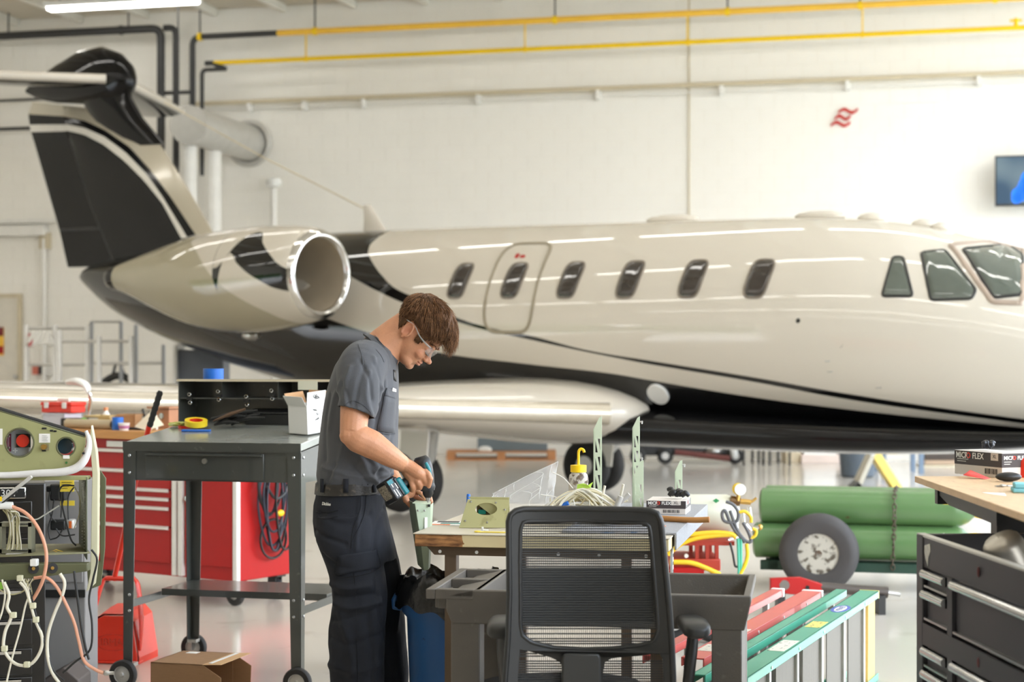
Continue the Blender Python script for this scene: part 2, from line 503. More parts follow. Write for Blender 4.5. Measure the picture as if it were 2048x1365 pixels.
# door at far left with frame, labels, boxes
dl = wallpt(45, 588, .02)
d = hthing('door_1', 'pale steel door in the block wall left of the rails', 'door'); d['kind'] = 'structure'
dm = mat('door_paint', L(222, 216, 202), .5)
MB().bx(dl.x-1.0, dl.x-.06, dl.y-.02, dl.y+.01, 0, dl.z-.05).build('leaf', dm, d)
f = MB(); f.bx(dl.x-.06, dl.x, dl.y-.05, dl.y, 0, dl.z); f.bx(dl.x-1.06, dl.x-1.0, dl.y-.05, dl.y, 0, dl.z); f.bx(dl.x-1.0, dl.x-.06, dl.y-.05, dl.y, dl.z-.06, dl.z)
f.build('frame', M['conduit'], d)
q = wallpt(3, 680, .05); 
MB().bx(q.x-.1, q.x+.04, q.y-.01, q.y, q.z-.25, q.z+.2).build('notice', M['yellow2'], d)
MB().bx(q.x-.1, q.x+.04, q.y-.015, q.y-.008, q.z+.06, q.z+.2).build('notice_head', mat('dark_red', L(120, 20, 24), .5), d)
MB().bx(q.x-.1, q.x+.04, q.y-.015, q.y-.008, q.z-.22, q.z-.1).build('notice_foot', M['red'], d)
q = wallpt(33, 754, .06); MB().ell((q.x, q.y-.03, q.z), (.035, .05, .035)).build('handle', M['steel'], d)
t = hthing('wall_pipe', 'white vertical pipe on the wall between the door and the tail', 'pipe')
q = wallpt(88, 478, .08); MB().cyl((q.x, q.y, 0), (q.x, q.y, q.z), .032, n=12).build('pipe', M['whitem'], t)
t = hthing('cable_tray', 'white cable tray and box high on the wall left of the rudder', 'tray')
q0 = wallpt(-30, 440, .1); q1 = wallpt(122, 440, .1)
MB().bx(q0.x, q1.x, q0.y, q0.y+.08, q0.z-.06, q0.z).build('tray', M['whitem'], t)
q0 = wallpt(-30, 460, .2); q1 = wallpt(85, 462, .2)
MB().bx(q0.x, q1.x, q0.y, q0.y+.18, q0.z-.1, q0.z+.05).build('box', M['whitem'], t)
q0 = wallpt(78, 466, .1); MB().bx(q0.x, q0.x+.16, q0.y, q0.y+.1, q0.z-.25, q0.z).build('junction_box', M['conduit'], t)
t = hthing('wall_rail_left', 'dark pipe crossing the wall behind the rudder', 'pipe'); t.name = 'water_pipe'
q0 = wallpt(-40, 260, .2); q1 = wallpt(150, 260, .2); q1.z = q0.z
pipe('run', [q0, q1], .028, M['blackpipe'], t)
q0 = wallpt(-40, 203, .2); q1 = wallpt(150, 203, .2); q1.z = q0.z
pipe('upper_run', [q0, q1], .022, M['blackpipe'], t)
q = wallpt(78, 742, .05)
t = hthing('alarm_box', 'small grey and red boxes low on the wall behind the rails', 'box')
MB().bx(q.x-.1, q.x, q.y-.04, q.y+.03, q.z-.06, q.z+.07).build('red_box', mat('faded_red', L(200, 110, 90), .5), t)
MB().bx(q.x+.02, q.x+.1, q.y-.04, q.y+.03, q.z-.06, q.z+.07).build('dark_box', M['dark'], t)
MB().bx(q.x+.12, q.x+.24, q.y-.04, q.y+.03, q.z-.07, q.z+.07).build('grey_box', M['galv'], t)
# ================================================================ the business jet
PHI = radians(38)
jet = thing('business_jet', 'white and black twin-engine business jet parked in front of the block wall', 'aircraft', (1.061, 16.709, 0), -PHI)
jet.rotation_euler = (0, radians(.9), -PHI)
JW = Matrix.Translation(jet.location) @ jet.rotation_euler.to_matrix().to_4x4()
JI = JW.inverted()
def ray(px, py):
    o = JI @ Vector((0, 0, CH)); q = JI @ at(px, py, 10.0)
    return o, (q-o).normalized()
def onplane(px, py, y):                       # pixel -> jet frame, on the vertical plane y
    o, d = ray(px, py); return o+d*((y-o.y)/d.y)
def I(x, xs, ys): return float(np.interp(x, xs, ys))
SX = [-8.15, -8.0, -7.4, -6.4, -5.0, -3.6, -2.0, 0, 2.0, 2.86, 3.31, 3.95, 4.5, 4.9, 5.6, 6.2, 6.55]
ST = [2.36, 2.44, 2.54, 2.64, 2.72, 2.75, 2.75, 2.735, 2.72, 2.655, 2.555, 2.385, 2.16, 2.02, 1.80, 1.56, 1.33]
SB = [2.28, 2.20, 1.86, 1.55, 1.22, .95, .76, .72, .74, .76, .78, .82, .87, .91, .99, 1.09, 1.22]
SC_ = [2.32, 2.32, 2.22, 2.08, 1.92, 1.80, 1.74, 1.73, 1.73, 1.71, 1.68, 1.62, 1.54, 1.49, 1.40, 1.33, 1.28]
SY = [.05, .14, .34, .62, .86, .97, 1.0, 1.0, .99, .965, .93, .86, .76, .68, .52, .30, .06]
def smooth_interp(x, ys):
    # smoothed piecewise-linear profile
    return sum(I(x+dx, SX, ys)*w for dx, w in ((-.3, .2), (-.15, .2), (0, .2), (.15, .2), (.3, .2))) if -7.6 < x < 6.1 else I(x, SX, ys)
def sec(x):
    return (smooth_interp(x, ST), smooth_interp(x, SB), smooth_interp(x, SC_), smooth_interp(x, SY))
def surf(x, th, off=0):                       # th: 0 = starboard side, pi/2 = crown
    t, b, c, w = sec(x)
    h = (t-c) if sin(th) >= 0 else (c-b)
    p = Vector((x, -w*cos(th), c+h*sin(th)))
    if off:
        n = Vector((0, -cos(th)/max(w, .01), sin(th)/max(h, .01))).normalized()
        p += n*off
    return p
xs = list(np.linspace(-8.15, -7.4, 8))+list(np.linspace(-7.3, 6.1, 110))+list(np.linspace(6.2, 6.55, 6))
NT = 72
fus = MB()
fus.loft([[surf(x, 2*pi*k/NT) for k in range(NT)] for x in xs])
fbm = BVHTree.FromPolygons([Vector(v) for v in fus.v], fus.f)
def hit(px, py):
    o, d = ray(px, py)
    r = fbm.ray_cast(o, d)
    return (r[0], r[1]) if r[0] is not None else (None, None)
def curve_pts(pix):
    out = []
    for p in pix:
        h, n = hit(*p)
        if h is not None: out.append((h.x, h.z))
    return sorted(out)
C1 = curve_pts([(737, 492), (748, 530), (768, 556), (790, 577), (850, 604), (905, 632), (975, 655), (1060, 672), (1180, 702), (1300, 722), (1500, 754), (1700, 789), (2040, 838)])
C2 = curve_pts([(716, 562), (740, 575), (820, 612), (900, 640), (970, 660), (1060, 680), (1180, 706), (1300, 729), (1500, 763), (1700, 800), (2040, 847)])
C3 = curve_pts([(640, 632), (720, 660), (800, 685), (880, 706), (1050, 728), (1225, 748), (1300, 761), (1500, 794), (1700, 820), (2040, 856)])
c1 = [(-9, 3.4), (C1[0][0]-.12, 3.4), (C1[0][0]-.05, C1[0][1]+.35)]+C1+[(C1[-1][0]+2.5, C1[-1][1]-.25)]
c2 = [(-9, 3.3), (C2[0][0]-1.5, C2[0][1]+.5)]+C2+[(C2[-1][0]+2.5, C2[-1][1]-.27)]
c3 = [(-9, 3.2), (C3[0][0]-1.4, C3[0][1]+.42)]+C3+[(C3[-1][0]+2.5, C3[-1][1]-.25)]
print('curves', [tuple(round(a, 2) for a in p) for p in c1+c2+c3])
CREAM = L(211, 204, 191); BLACK = L(16, 16, 17)
def livery(name, curves, base=CREAM, dark=BLACK, x0=-9.0, x1=7.0, z1=3.5, combo=None, rough=.035):
    """glossy paint: each curve is a line z(x) in the jet's own frame; combo(list of 'above' sockets) tells where the dark paint lies"""
    m = bpy.data.materials.new(name); m.use_nodes = True
    t = m.node_tree; b = t.nodes['Principled BSDF']
    b.inputs['Roughness'].default_value = rough; b.inputs['Coat Weight'].default_value = .25; b.inputs['Coat Roughness'].default_value = .03
    tc = t.nodes.new('ShaderNodeTexCoord'); s = t.nodes.new('ShaderNodeSeparateXYZ')
    t.links.new(tc.outputs['Object'], s.inputs[0])
    def math_(op, a, c=None, clamp=False):
        n = t.nodes.new('ShaderNodeMath'); n.operation = op; n.use_clamp = clamp
        for i, v in enumerate((a, c)):
            if v is None: continue
            if isinstance(v, (int, float)): n.inputs[i].default_value = v
            else: t.links.new(v, n.inputs[i])
        return n.outputs[0]
    xn = math_('DIVIDE', math_('SUBTRACT', s.outputs['X'], x0), x1-x0)
    above = []
    for c in curves:
        fc = t.nodes.new('ShaderNodeFloatCurve')
        cu = fc.mapping.curves[0]
        pts = sorted(((x-x0)/(x1-x0), z/z1) for x, z in c)
        pts = [p for i, p in enumerate(pts) if i == 0 or p[0]-pts[i-1][0] > 1e-4]
        while len(cu.points) < len(pts): cu.points.new(.5, .5)
        for p, q in zip(cu.points, pts): p.location = q
        for p in cu.points: p.handle_type = 'AUTO_CLAMPED'
        fc.mapping.update()
        t.links.new(xn, fc.inputs['Value'])
        d = math_('SUBTRACT', math_('DIVIDE', s.outputs['Z'], z1), fc.outputs[0])
        above.append(math_('ADD', math_('MULTIPLY', d, 900.0), .5, True))
    f = combo(above, math_)
    mx = t.nodes.new('ShaderNodeMix'); mx.data_type = 'RGBA'
    mx.inputs['A'].default_value = (*base, 1); mx.inputs['B'].default_value = (*dark, 1)
    t.links.new(f, mx.inputs['Factor'])
    n = t.nodes.new('ShaderNodeTexNoise'); n.inputs['Scale'].default_value = .7
    t.links.new(tc.outputs['Object'], n.inputs['Vector'])
    m2 = t.nodes.new('ShaderNodeMix'); m2.data_type = 'RGBA'; m2.blend_type = 'MULTIPLY'
    m2.inputs['B'].default_value = (.94, .94, .93, 1)
    t.links.new(n.outputs['Fac'], m2.inputs['Factor']); t.links.new(mx.outputs['Result'], m2.inputs['A'])
    t.links.new(m2.outputs['Result'], b.inputs['Base Color'])
    # fine ripple of the skin panels
    n2 = t.nodes.new('ShaderNodeTexNoise'); n2.inputs['Scale'].default_value = 1.6; n2.inputs['Detail'].default_value = 1
    t.links.new(tc.outputs['Object'], n2.inputs['Vector'])
    bp = t.nodes.new('ShaderNodeBump'); bp.inputs['Strength'].default_value = .03; bp.inputs['Distance'].default_value = .05
    t.links.new(n2.outputs['Fac'], bp.inputs['Height']); t.links.new(bp.outputs[0], b.inputs['Normal']); t.links.new(bp.outputs[0], b.inputs['Coat Normal'])
    return m
# dark = (above c2 and below c1) or below c3
mfus = livery('jet_paint', [c1, c2, c3], combo=lambda a, f: f('MAXIMUM', f('MULTIPLY', a[1], f('SUBTRACT', 1, a[0])), f('SUBTRACT', 1, a[2])))
fus.build('fuselage', mfus, jet, smooth=60)
cream = mat('cream_gloss', CREAM, .12, var=.02, vs=1, coat=.6)
taupe = mat('taupe_gloss', L(188, 180, 162), .15, metal=.15, var=.03, vs=1, coat=.6)
black = mat('black_gloss', BLACK, .08, var=.1, vs=1, coat=.0, spec=.28, bump=.04, bs=3)
glass = mat('dark_glass', L(52, 46, 42), .06, var=.1, spec=.6, coat=.5)
seal = mat('window_seal', L(120, 110, 98), .4)
# ---- wing fairing under the belly
fr = []
for x in np.linspace(-3.1, 5.2, 60):
    k = max(0.0, 1-max(abs((x+.2)/2.9)**4 if x < -.2 else 0, ((x-1.6)/3.6)**3 if x > 1.6 else 0))**.5
    ring = []
    for j in range(40):
        a = 2*pi*j/40
        ca, sa = cos(a), sin(a)
        top = 1.02-.10*max(0, (x-1)/4); bot = sec(x)[1]-.085*k+.02*(1-k)
        ring.append(Vector((x, -(.30+.70*k)*min(1, sec(x)[3]+.02)*abs(ca)**.7*math.copysign(1, ca), (top+bot)/2+(top-bot)/2*abs(sa)**.7*math.copysign(1, sa))))
    fr.append(ring)
MB().loft(fr).build('wing_fairing', black, jet, smooth=60)
# ---- cabin windows: bent panes lying on the skin, with their seals
def patch(poly, off0, off1, name, m, n=4, parent=None):
    """a closed outline of (x, th) on the skin, filled as a fan of rings so that it bends with the skin"""
    cx = sum(p[0] for p in poly)/len(poly); ct = sum(p[1] for p in poly)/len(poly)
    rings = []
    for r in (1, .97, .66, .33):
        o = off0 if r == 1 else off1
        rings.append([surf(cx+(x-cx)*r, ct+(t-ct)*r, o) for x, t in poly])
    b = MB(); b.loft(rings, False)
    k = len(b.v); b.v.append(tuple(surf(cx, ct, off1))); nn = len(poly)
    for i in range(nn): b.f.append((3*nn+i, 3*nn+(i+1) % nn, k)); b.m.append(0)
    return b.build(name, m, parent or jet, smooth=60)
def ringbar(poly, name, m, r, parent=None, off=.004):
    pts = [surf(x, t, off) for x, t in poly]; pts.append(pts[0]); pts.append(pts[1])
    return MB().tube(pts, r, 6, False, flat=.5).build(name, m, parent or jet, smooth=60)
def rrect(cx, ct, hw, ht, p=4.0, n=28, skew=0):
    out = []
    for i in range(n):
        a = 2*pi*i/n
        x = math.copysign(abs(cos(a))**(2/p), cos(a))*hw; t = math.copysign(abs(sin(a))**(2/p), sin(a))*ht
        out.append((cx+x*(1+.0*t)+skew*t, ct+t))
    return out
for i in range(6):
    x = (i-2)*.654; th = radians(25.5)
    poly = rrect(x, th, .100, .178, skew=.09)
    p = patch(poly, .002, .007, 'cabin_window', glass)
    ringbar(rrect(x, th, .106, .184, skew=.09), 'window_seal', seal, .011, p)
dpoly = rrect(-.654+.005, radians(24), .285, radians(27.5), 5, 48)
ringbar(dpoly, 'emergency_exit_frame', mat('exit_seal', L(150, 140, 120), .5), .017)
h, n = hit(1038, 512)
if h is not None:
    th = math.asin(min(1, (h.z-sec(h.x)[2])/(sec(h.x)[0]-sec(h.x)[2])))
    patch(rrect(h.x-.02, th, .022, .03), .001, .004, 'exit_placard', M['red'])
    patch(rrect(h.x+.05, th-.01, .03, .018), .001, .004, 'exit_placard', M['red'])
# ---- cockpit glazing: outlines taken on the skin
def skin_poly(pix, n=5):
    out = []; rp = []
    for i in range(len(pix)):
        a, b_, c_ = Vector(pix[i-1]), Vector(pix[i]), Vector(pix[(i+1) % len(pix)])
        d1 = (a-b_); d2 = (c_-b_); r_ = min(7.0, d1.length*.3, d2.length*.3)
        p_, q_ = b_+d1.normalized()*r_, b_+d2.normalized()*r_
        rp += [p_, (p_+q_+b_*2)/4, q_]
    pix = [tuple(v) for v in rp]; n = 3
    for i in range(len(pix)):
        a, b_ = pix[i], pix[(i+1) % len(pix)]
        for k in range(n):
            t = k/n; h, _ = hit(a[0]+(b_[0]-a[0])*t, a[1]+(b_[1]-a[1])*t)
            if h is None: continue
            tt, bb, cc, ww = sec(h.x)
            hh = (tt-cc) if h.z >= cc else cc-bb
            out.append((h.x, atan2((h.z-cc)/hh, -h.y/ww)))
    return out
cock = mat('cockpit_glass', L(84, 92, 84), .05, var=.3, vs=2, spec=.7, coat=.8)
for pix in ([(1786, 514), (1806, 514), (1826, 593), (1764, 593)],
            [(1842, 505), (1890, 500), (1952, 580), (1944, 598), (1862, 601)]):
    pl = skin_poly(pix); p = patch(pl, .002, .007, 'side_window', cock); ringbar(pl, 'window_seal', M['dark'], .012, p)
pl = skin_poly([(1925, 498), (2016, 489), (2046, 510), (2046, 590), (1988, 596)])
p = patch(pl, .002, .007, 'windshield', cock); ringbar(pl, 'window_seal', M['dark'], .014, p)
pl2 = skin_poly([(1900, 490), (2022, 481), (2047, 496), (2047, 607), (1986, 605)])
ringbar(pl2, 'windshield_frame', mat('bare_frame', L(176, 160, 146), .35, metal=.3), .024)
# the other half, mirrored
for pix in ([(1786, 514), (1806, 514), (1826, 593), (1764, 593)], [(1842, 505), (1890, 500), (1952, 580), (1944, 598), (1862, 601)]):
    patch([(x, pi-t) for x, t in skin_poly(pix)], .002, .007, 'side_window', cock)
patch([(x, pi-t) for x, t in pl], .002, .007, 'windshield', cock)
# ---- probes, lamp, antennas
def probe(px, py, ln, name):
    h, n = hit(px, py)
    o = h+n*.07
    MB().tube([h, o, o+Vector((.03, 0, 0))], [.022, .014, .014], 8).tube([o, o+Vector((ln, 0, -.004))], [.016, .007], 8).build(name, M['dark'], jet, smooth=60)
probe(1596, 642, -.2, 'pitot_probe'); probe(1680, 691, -.08, 'vane')
for px, py in ((1655, 723), (1660, 744), (1757, 776)):
    h, n = hit(px, py)
    MB().box(h+n*.002, (.05, .008, .012)).build('static_port', M['steel'], jet)
h, n = hit(1317, 788)
R = n.to_track_quat('Z', 'Y').to_matrix().to_4x4()
lf = MB().lathe([(.105, -.02), (.105, .012), (.09, .02), (.06, .02)], 24, Matrix.Translation(h) @ R).build('inspection_light', M['white'], jet, smooth=50)
MB().lathe([(.058, 0), (.058, .03), (.04, .034)], 18, Matrix.Translation(h) @ R).build('lens', mat('grey_lens', L(150, 140, 124), .3, metal=.4), lf)
b_ = onplane(757, 462, 0); t_ = onplane(738, 410, 0)
ant = MB()
secs = []
for k, (f, ch_) in enumerate(((0, .42), (.25, .30), (.6, .2), (1, .11))):
    z = 2.7+(t_.z-2.7)*f; x = b_.x-.03+(t_.x-b_.x)*f
    secs.append([Vector((x+ch_*.5*cos(a), .03*(1-.5*f)*sin(a), z)) for a in np.linspace(0, 2*pi, 12, endpoint=False)])
ant.loft(secs).build('blade_antenna', cream, jet, smooth=60)
for px, w in ((1345, .30), (1640, .26), (1745, .14), (1850, .12), (1885, .1)):
    q = onplane(px, 440, 0)
    for _ in range(2): q = onplane(px, HY-(2.72-CH)*F/16, 0) if False else q
    zt = sec(q.x)[0]
    MB().ell((q.x, 0, zt+.01), (w, .09, .055), 14).build('antenna_fairing', cream, jet, smooth=60)
w0 = onplane(330, 205, 0); w1 = onplane(742, 424, 0)
MB().tube([w0, (w0+w1)/2-Vector((0, 0, .03)), w1], .008, 5).build('antenna_wire', M['conduit'], jet)
# ---- engines
NX, NY, NZ = -2.5, -1.55, 2.215
NP = [(0, .385, 0), (-.04, .43, 0), (-.14, .462, 0), (-.35, .495, -.01), (-.7, .525, -.03), (-1.05, .53, -.045), (-1.5, .505, -.05), (-1.95, .43, -.04), (-2.4, .315, -.02), (-2.75, .215, 0), (-3.0, .15, .005)]
def nac_pt(i, a, y0, yscale=1.0):
    x, r, dz = NP[i]; return Vector((NX+x, y0+r*cos(a)*yscale, NZ+dz+r*sin(a)))
def catm(vals, n):
    return [tuple(v) for v in spline([Vector(v) for v in vals], n)]
prof = catm(NP, 4)
NA = 44
def nacel(y0, name_suffix=''):
    b = MB()
    b.loft([[Vector((NX+x, y0+r*cos(2*pi*k/NA), NZ+dz+r*sin(2*pi*k/NA))) for k in range(NA)] for x, r, dz in prof[5:]], False)
    return b
def nac_hit_curve(pix, y0=NY):
    b = nacel(y0); bv = BVHTree.FromPolygons([Vector(v) for v in b.v], b.f); out = []
    for p in pix:
        o, d = ray(*p); r = bv.ray_cast(o, d)
        if r[0] is not None: out.append((r[0].x, r[0].z))
    return sorted(out)
nl = nac_hit_curve([(444, 484), (455, 506), (472, 525), (495, 547), (520, 562), (550, 577), (584, 590)])
nr = nac_hit_curve([(518, 464), (524, 484), (533, 500), (545, 516), (560, 531), (577, 546)])
nb = nac_hit_curve([(386, 478), (394, 505), (410, 535), (440, 570), (490, 603), (540, 627), (590, 645)])
print('nac', nl, nr, nb)
nl = [(-9, 3.4), (nl[0][0]-.1, 3.4), (nl[0][0]-.03, nl[0][1]+.3)]+nl+[(nl[-1][0]+.35, nl[-1][1]-.06), (7, .5)]
nr = [(-9, 3.4), (nr[0][0]-.1, 3.4), (nr[0][0]-.03, nr[0][1]+.3)]+nr+[(nr[-1][0]+.3, nr[-1][1]-.1), (7, .5)]
mnac = livery('nacelle_paint', [nl, nr], combo=lambda a, f: f('MULTIPLY', a[0], f('SUBTRACT', 1, a[1])))
nbx = [(-9, 3.4), (nb[0][0]-.1, 3.4), (nb[0][0]-.03, nb[0][1]+.3)]+nb+[(nb[-1][0]+.4, nb[-1][1]-.1), (7, .5)]
mnac2 = livery('nacelle_paint_aft', [nbx], dark=L(176, 168, 146), combo=lambda a, f: f('SUBTRACT', 1, a[0]))
# one paint: aft taupe field under the black sweep
t = mnac.node_tree; bs = t.nodes['Principled BSDF']
fan = mat('fan_dark', L(60, 56, 50), .4, metal=.5)
inl = mat('inlet_lining', L(172, 160, 140), .4)
def merge_paint(m1, m2):
    """lay the sweep of m1 over the field of m2 in a single material"""
    t1 = m1.node_tree
    mixes = [n for n in t1.nodes if n.type == 'MIX' and n.blend_type == 'MIX']
    base = mixes[0]
    s = next(n for n in t1.nodes if n.type == 'SEPXYZ')
    fc = t1.nodes.new('ShaderNodeFloatCurve'); src = next(n for n in m2.node_tree.nodes if n.type == 'CURVE_FLOAT')
    cu = fc.mapping.curves[0]; so = src.mapping.curves[0]
    while len(cu.points) < len(so.points): cu.points.new(.5, .5)
    for p, q in zip(cu.points, so.points): p.location = q.location; p.handle_type = 'AUTO_CLAMPED'
    fc.mapping.update()
    old = next(n for n in t1.nodes if n.type == 'CURVE_FLOAT' and n != fc)
    t1.links.new(old.inputs['Value'].links[0].from_socket, fc.inputs['Value'])
    def mm(op, a, c, cl=False):
        n = t1.nodes.new('ShaderNodeMath'); n.operation = op; n.use_clamp = cl
        for i, v in enumerate((a, c)):
            if isinstance(v, (int, float)): n.inputs[i].default_value = v
            else: t1.links.new(v, n.inputs[i])
        return n.outputs[0]
    d = mm('SUBTRACT', mm('DIVIDE', s.outputs['Z'], 3.5), fc.outputs[0])
    ab = mm('ADD', mm('MULTIPLY', d, 900.0), .5, True)
    mx = t1.nodes.new('ShaderNodeMix'); mx.data_type = 'RGBA'
    mx.inputs['A'].default_value = (*L(176, 168, 146), 1); mx.inputs['B'].default_value = (*CREAM, 1)
    t1.links.new(ab, mx.inputs['Factor']); t1.links.new(mx.outputs['Result'], base.inputs['A'])
merge_paint(mnac, mnac2)
for y0 in (NY, -NY):
    nc = nacel(y0).build('engine_nacelle', mnac, jet, smooth=60)
    lip = MB()
    pr = [(x, r) for x, r, dz in prof[:6]]
    inner = [(0, .385), (-.012, .365), (-.05, .352)]
    rp_ = [[Vector((NX+x, y0+r*cos(2*pi*k/NA), NZ+r*sin(2*pi*k/NA))) for k in range(NA)] for x, r in pr[::-1]+inner[1:]]
    lip.loft(rp_, False).build('inlet_lip', M['chrome'], nc, smooth=80)
    MB().loft([[Vector((NX+x, y0+r*cos(2*pi*k/NA), NZ+r*sin(2*pi*k/NA))) for k in range(NA)] for x, r in ((-.05, .352), (-.3, .34), (-.8, .345))], False).build('inlet_duct', inl, nc, smooth=80)
    fb = MB().cyl((NX-.8, y0, NZ), (NX-.82, y0, NZ), .36, n=32)
    fb.lathe([(.10, 0), (.075, .1), (.03, .18), (.004, .2)], 20, Matrix.Translation((NX-.78, y0, NZ)) @ RY(pi/2).to_4x4())
    for k in range(24):
        a = 2*pi*k/24
        fb.box((NX-.75, y0+.22*cos(a), NZ+.22*sin(a)), (.006, .05, .24), (RX(a-pi/2) @ RZ(.7)))
    fb.build('fan', fan, nc, smooth=40)
    MB().lathe([(.15, 0), (.14, .12), (.11, .2), (.06, .22)], 24, Matrix.Translation((NX-2.98, y0, NZ+.005)) @ RY(-pi/2).to_4x4()).build('exhaust_cone', black, nc, smooth=60)
    sg = math.copysign(1, y0)
    py = []
    for f in (0, 1):
        yy = sg*(.7+.55*f)
        py.append([Vector((-3.0-1.2*(1-cos(a))/1.0, yy, 2.0+.13*f+.13*sin(a))) for a in np.linspace(0, 2*pi, 20, endpoint=False)])
    MB().loft(py).build('pylon', cream, jet, smooth=60)
MB().ell((NX-1.1, NY+.1, NZ-.60), (.12, .07, .05), 12).build('drain_mast', M['steel'], jet, smooth=60)
# ---- fin and rudder: painted strips between outline curves, with airfoil thickness
def res(pts, n):
    P = [Vector((p[0], p[1], 0)) for p in pts]
    d = [0]
    for a, b in zip(P, P[1:]): d.append(d[-1]+(b-a).length)
    return [(I(s, d, [p.x for p in P]), I(s, d, [p.y for p in P])) for s in np.linspace(0, d[-1], n)]
def strips(rows, thick, name, mats, n=26):
    """rows: pixel polylines on the fin's plane; strip i lies between rows i and i+1 and takes material i"""
    b = MB(); R = [res(r, n) for r in rows]; k = len(R)
    for side in (-1, 1):
        vs_ = []
        for i, row in enumerate(R):
            for p in row:
                q = onplane(p[0], p[1], 0); vs_.append((q.x, side*thick[i], q.z))
        for i in range(k-1):
            b2 = [(i*n+j, i*n+j+1, (i+1)*n+j+1, (i+1)*n+j) for j in range(n-1)]
            b.add([], [])
            o = len(b.v) if i == 0 else o
            if i == 0: b.v += vs_
            for f in b2: b.f.append(tuple(o+x for x in f)); b.m.append(i)
    # close the rim
    m_ = len(b.v)//2
    rim = [i for i in range(n)]+[i*n+n-1 for i in range(1, k)]+[(k-1)*n+j for j in range(n-2, -1, -1)]+[i*n for i in range(k-2, 0, -1)]
    last = k-2
    for a, c in zip(rim, rim[1:]+rim[:1]):
        row = min(min(a//n, c//n), last)
        b.f.append((a, c, m_+c, m_+a)); b.m.append(row)
    return b.build(name, mats, jet, smooth=50)
fin_rows = [
    [(131, 211), (193, 217), (250, 231), (296, 255), (327, 300), (372, 372), (428, 470)],
    [(136, 234), (179, 243), (220, 262), (269, 296), (310, 341), (351, 396), (400, 470)],
    [(143, 250), (179, 257), (220, 275), (262, 306), (303, 348), (337, 396), (385, 475)],
    [(145, 263), (179, 270), (220, 291), (262, 324), (300, 362), (337, 408), (375, 478)],
    [(146, 266), (172, 300), (215, 360), (255, 415), (300, 468), (325, 490), (345, 505)],
    [(146, 268), (160, 316), (188, 403), (215, 470), (241, 535), (255, 560), (262, 575)]]
white_s = mat('white_stripe', L(228, 224, 214), .15, coat=.5)
strips(fin_rows, [.012, .07, .085, .095, .11, .07], 'fin', [taupe, black, white_s, black, black])
rud_rows = [
    [(70, 205), (131, 211)], [(62, 229), (136, 234)], [(64, 250), (143, 250)], [(67, 265), (145, 263)],
    [(74, 286), (150, 284)], [(124, 461), (205, 462)], [(141, 535), (239, 533)]]
ru = strips(rud_rows, [.04]*7, 'rudder', [taupe, black, white_s, black, black, black], n=6)
hg = [onplane(145, 264, 0), onplane(188, 403, 0), onplane(240, 534, 0)]
MB().tube([h_+Vector((0, -.06, 0)) for h_ in hg], .018, 6).build('hinge_line', M['dark'], ru)
q0, q1 = onplane(126, 461, 0), onplane(208, 461, 0)
MB().bx(min(q0.x, q1.x), max(q0.x, q1.x), -.05, -.042, q0.z-.02, q0.z+.02).build('tab_gap', M['dark'], ru)
# ---- tail bullet and stabiliser
bc = onplane(205, 160, 0); bf = onplane(266, 150, 0); bk = onplane(55, 170, 0)
secs = []
for f, h_, w_, dz in ((0, .03, .03, -.02), (.12, .14, .08, -.01), (.3, .24, .14, .02), (.52, .33, .19, .06), (.72, .36, .21, .05), (.88, .30, .18, .0), (.96, .2, .13, -.03), (1, .05, .05, -.05)):
    x = bk.x+(bf.x-bk.x)*f
    secs.append([Vector((x, w_*cos(a), bc.z+dz+h_*sin(a))) for a in np.linspace(0, 2*pi, 28, endpoint=False)])
MB().loft(secs).build('tail_bullet', black, jet, smooth=60)
# leading skirt of the bullet running down to the fin
sk = []
for px, py, w_ in ((262, 150, .12), (262, 195, .12), (285, 235, .09), (330, 288, .05)):
    q = onplane(px, py, 0); q2 = onplane(px-95, py+18, 0)
    sk.append([Vector((q2.x+(q.x-q2.x)*(.5+.5*cos(a)), w_*sin(a), q.z)) for a in np.linspace(0, 2*pi, 20, endpoint=False)])
MB().loft(sk).build('fin_cap', black, jet, smooth=60)
def airfoil(xl, y, z, c, t, n=26):
    out = []
    for a in np.linspace(0, 2*pi, n, endpoint=False):
        u = .5-.5*cos(a); th = t*(2.97*sqrt(max(u, 0))-1.26*u-3.5*u*u+2.84*u**3-1.0*u**4)*.5/.5*.5
        out.append(Vector((xl-c*u, y, z+(th if a <= pi else -th))))
    return out
zs = bc.z-.03
for sg, nm, span in ((-1, 'starboard', 3.3), (1, 'port', 1.95)):
    b = MB()
    b.loft([airfoil(bf.x-.25-.62*s_, sg*(.12+s_), zs-.03*s_, 1.25-.16*s_, .15-.018*s_) for s_ in (0, span*.4, span*.8, span*.97, span)], True)
    st = b.build('stabiliser', black, jet, smooth=50)
    le = []
    for s_ in np.linspace(.05, span, 6): le.append(Vector((bf.x-.25-.62*s_-.02, sg*(.12+s_), zs-.03*s_)))
    MB().tube(le, [.06, .04], 10).build('leading_edge', cream, st, smooth=60)
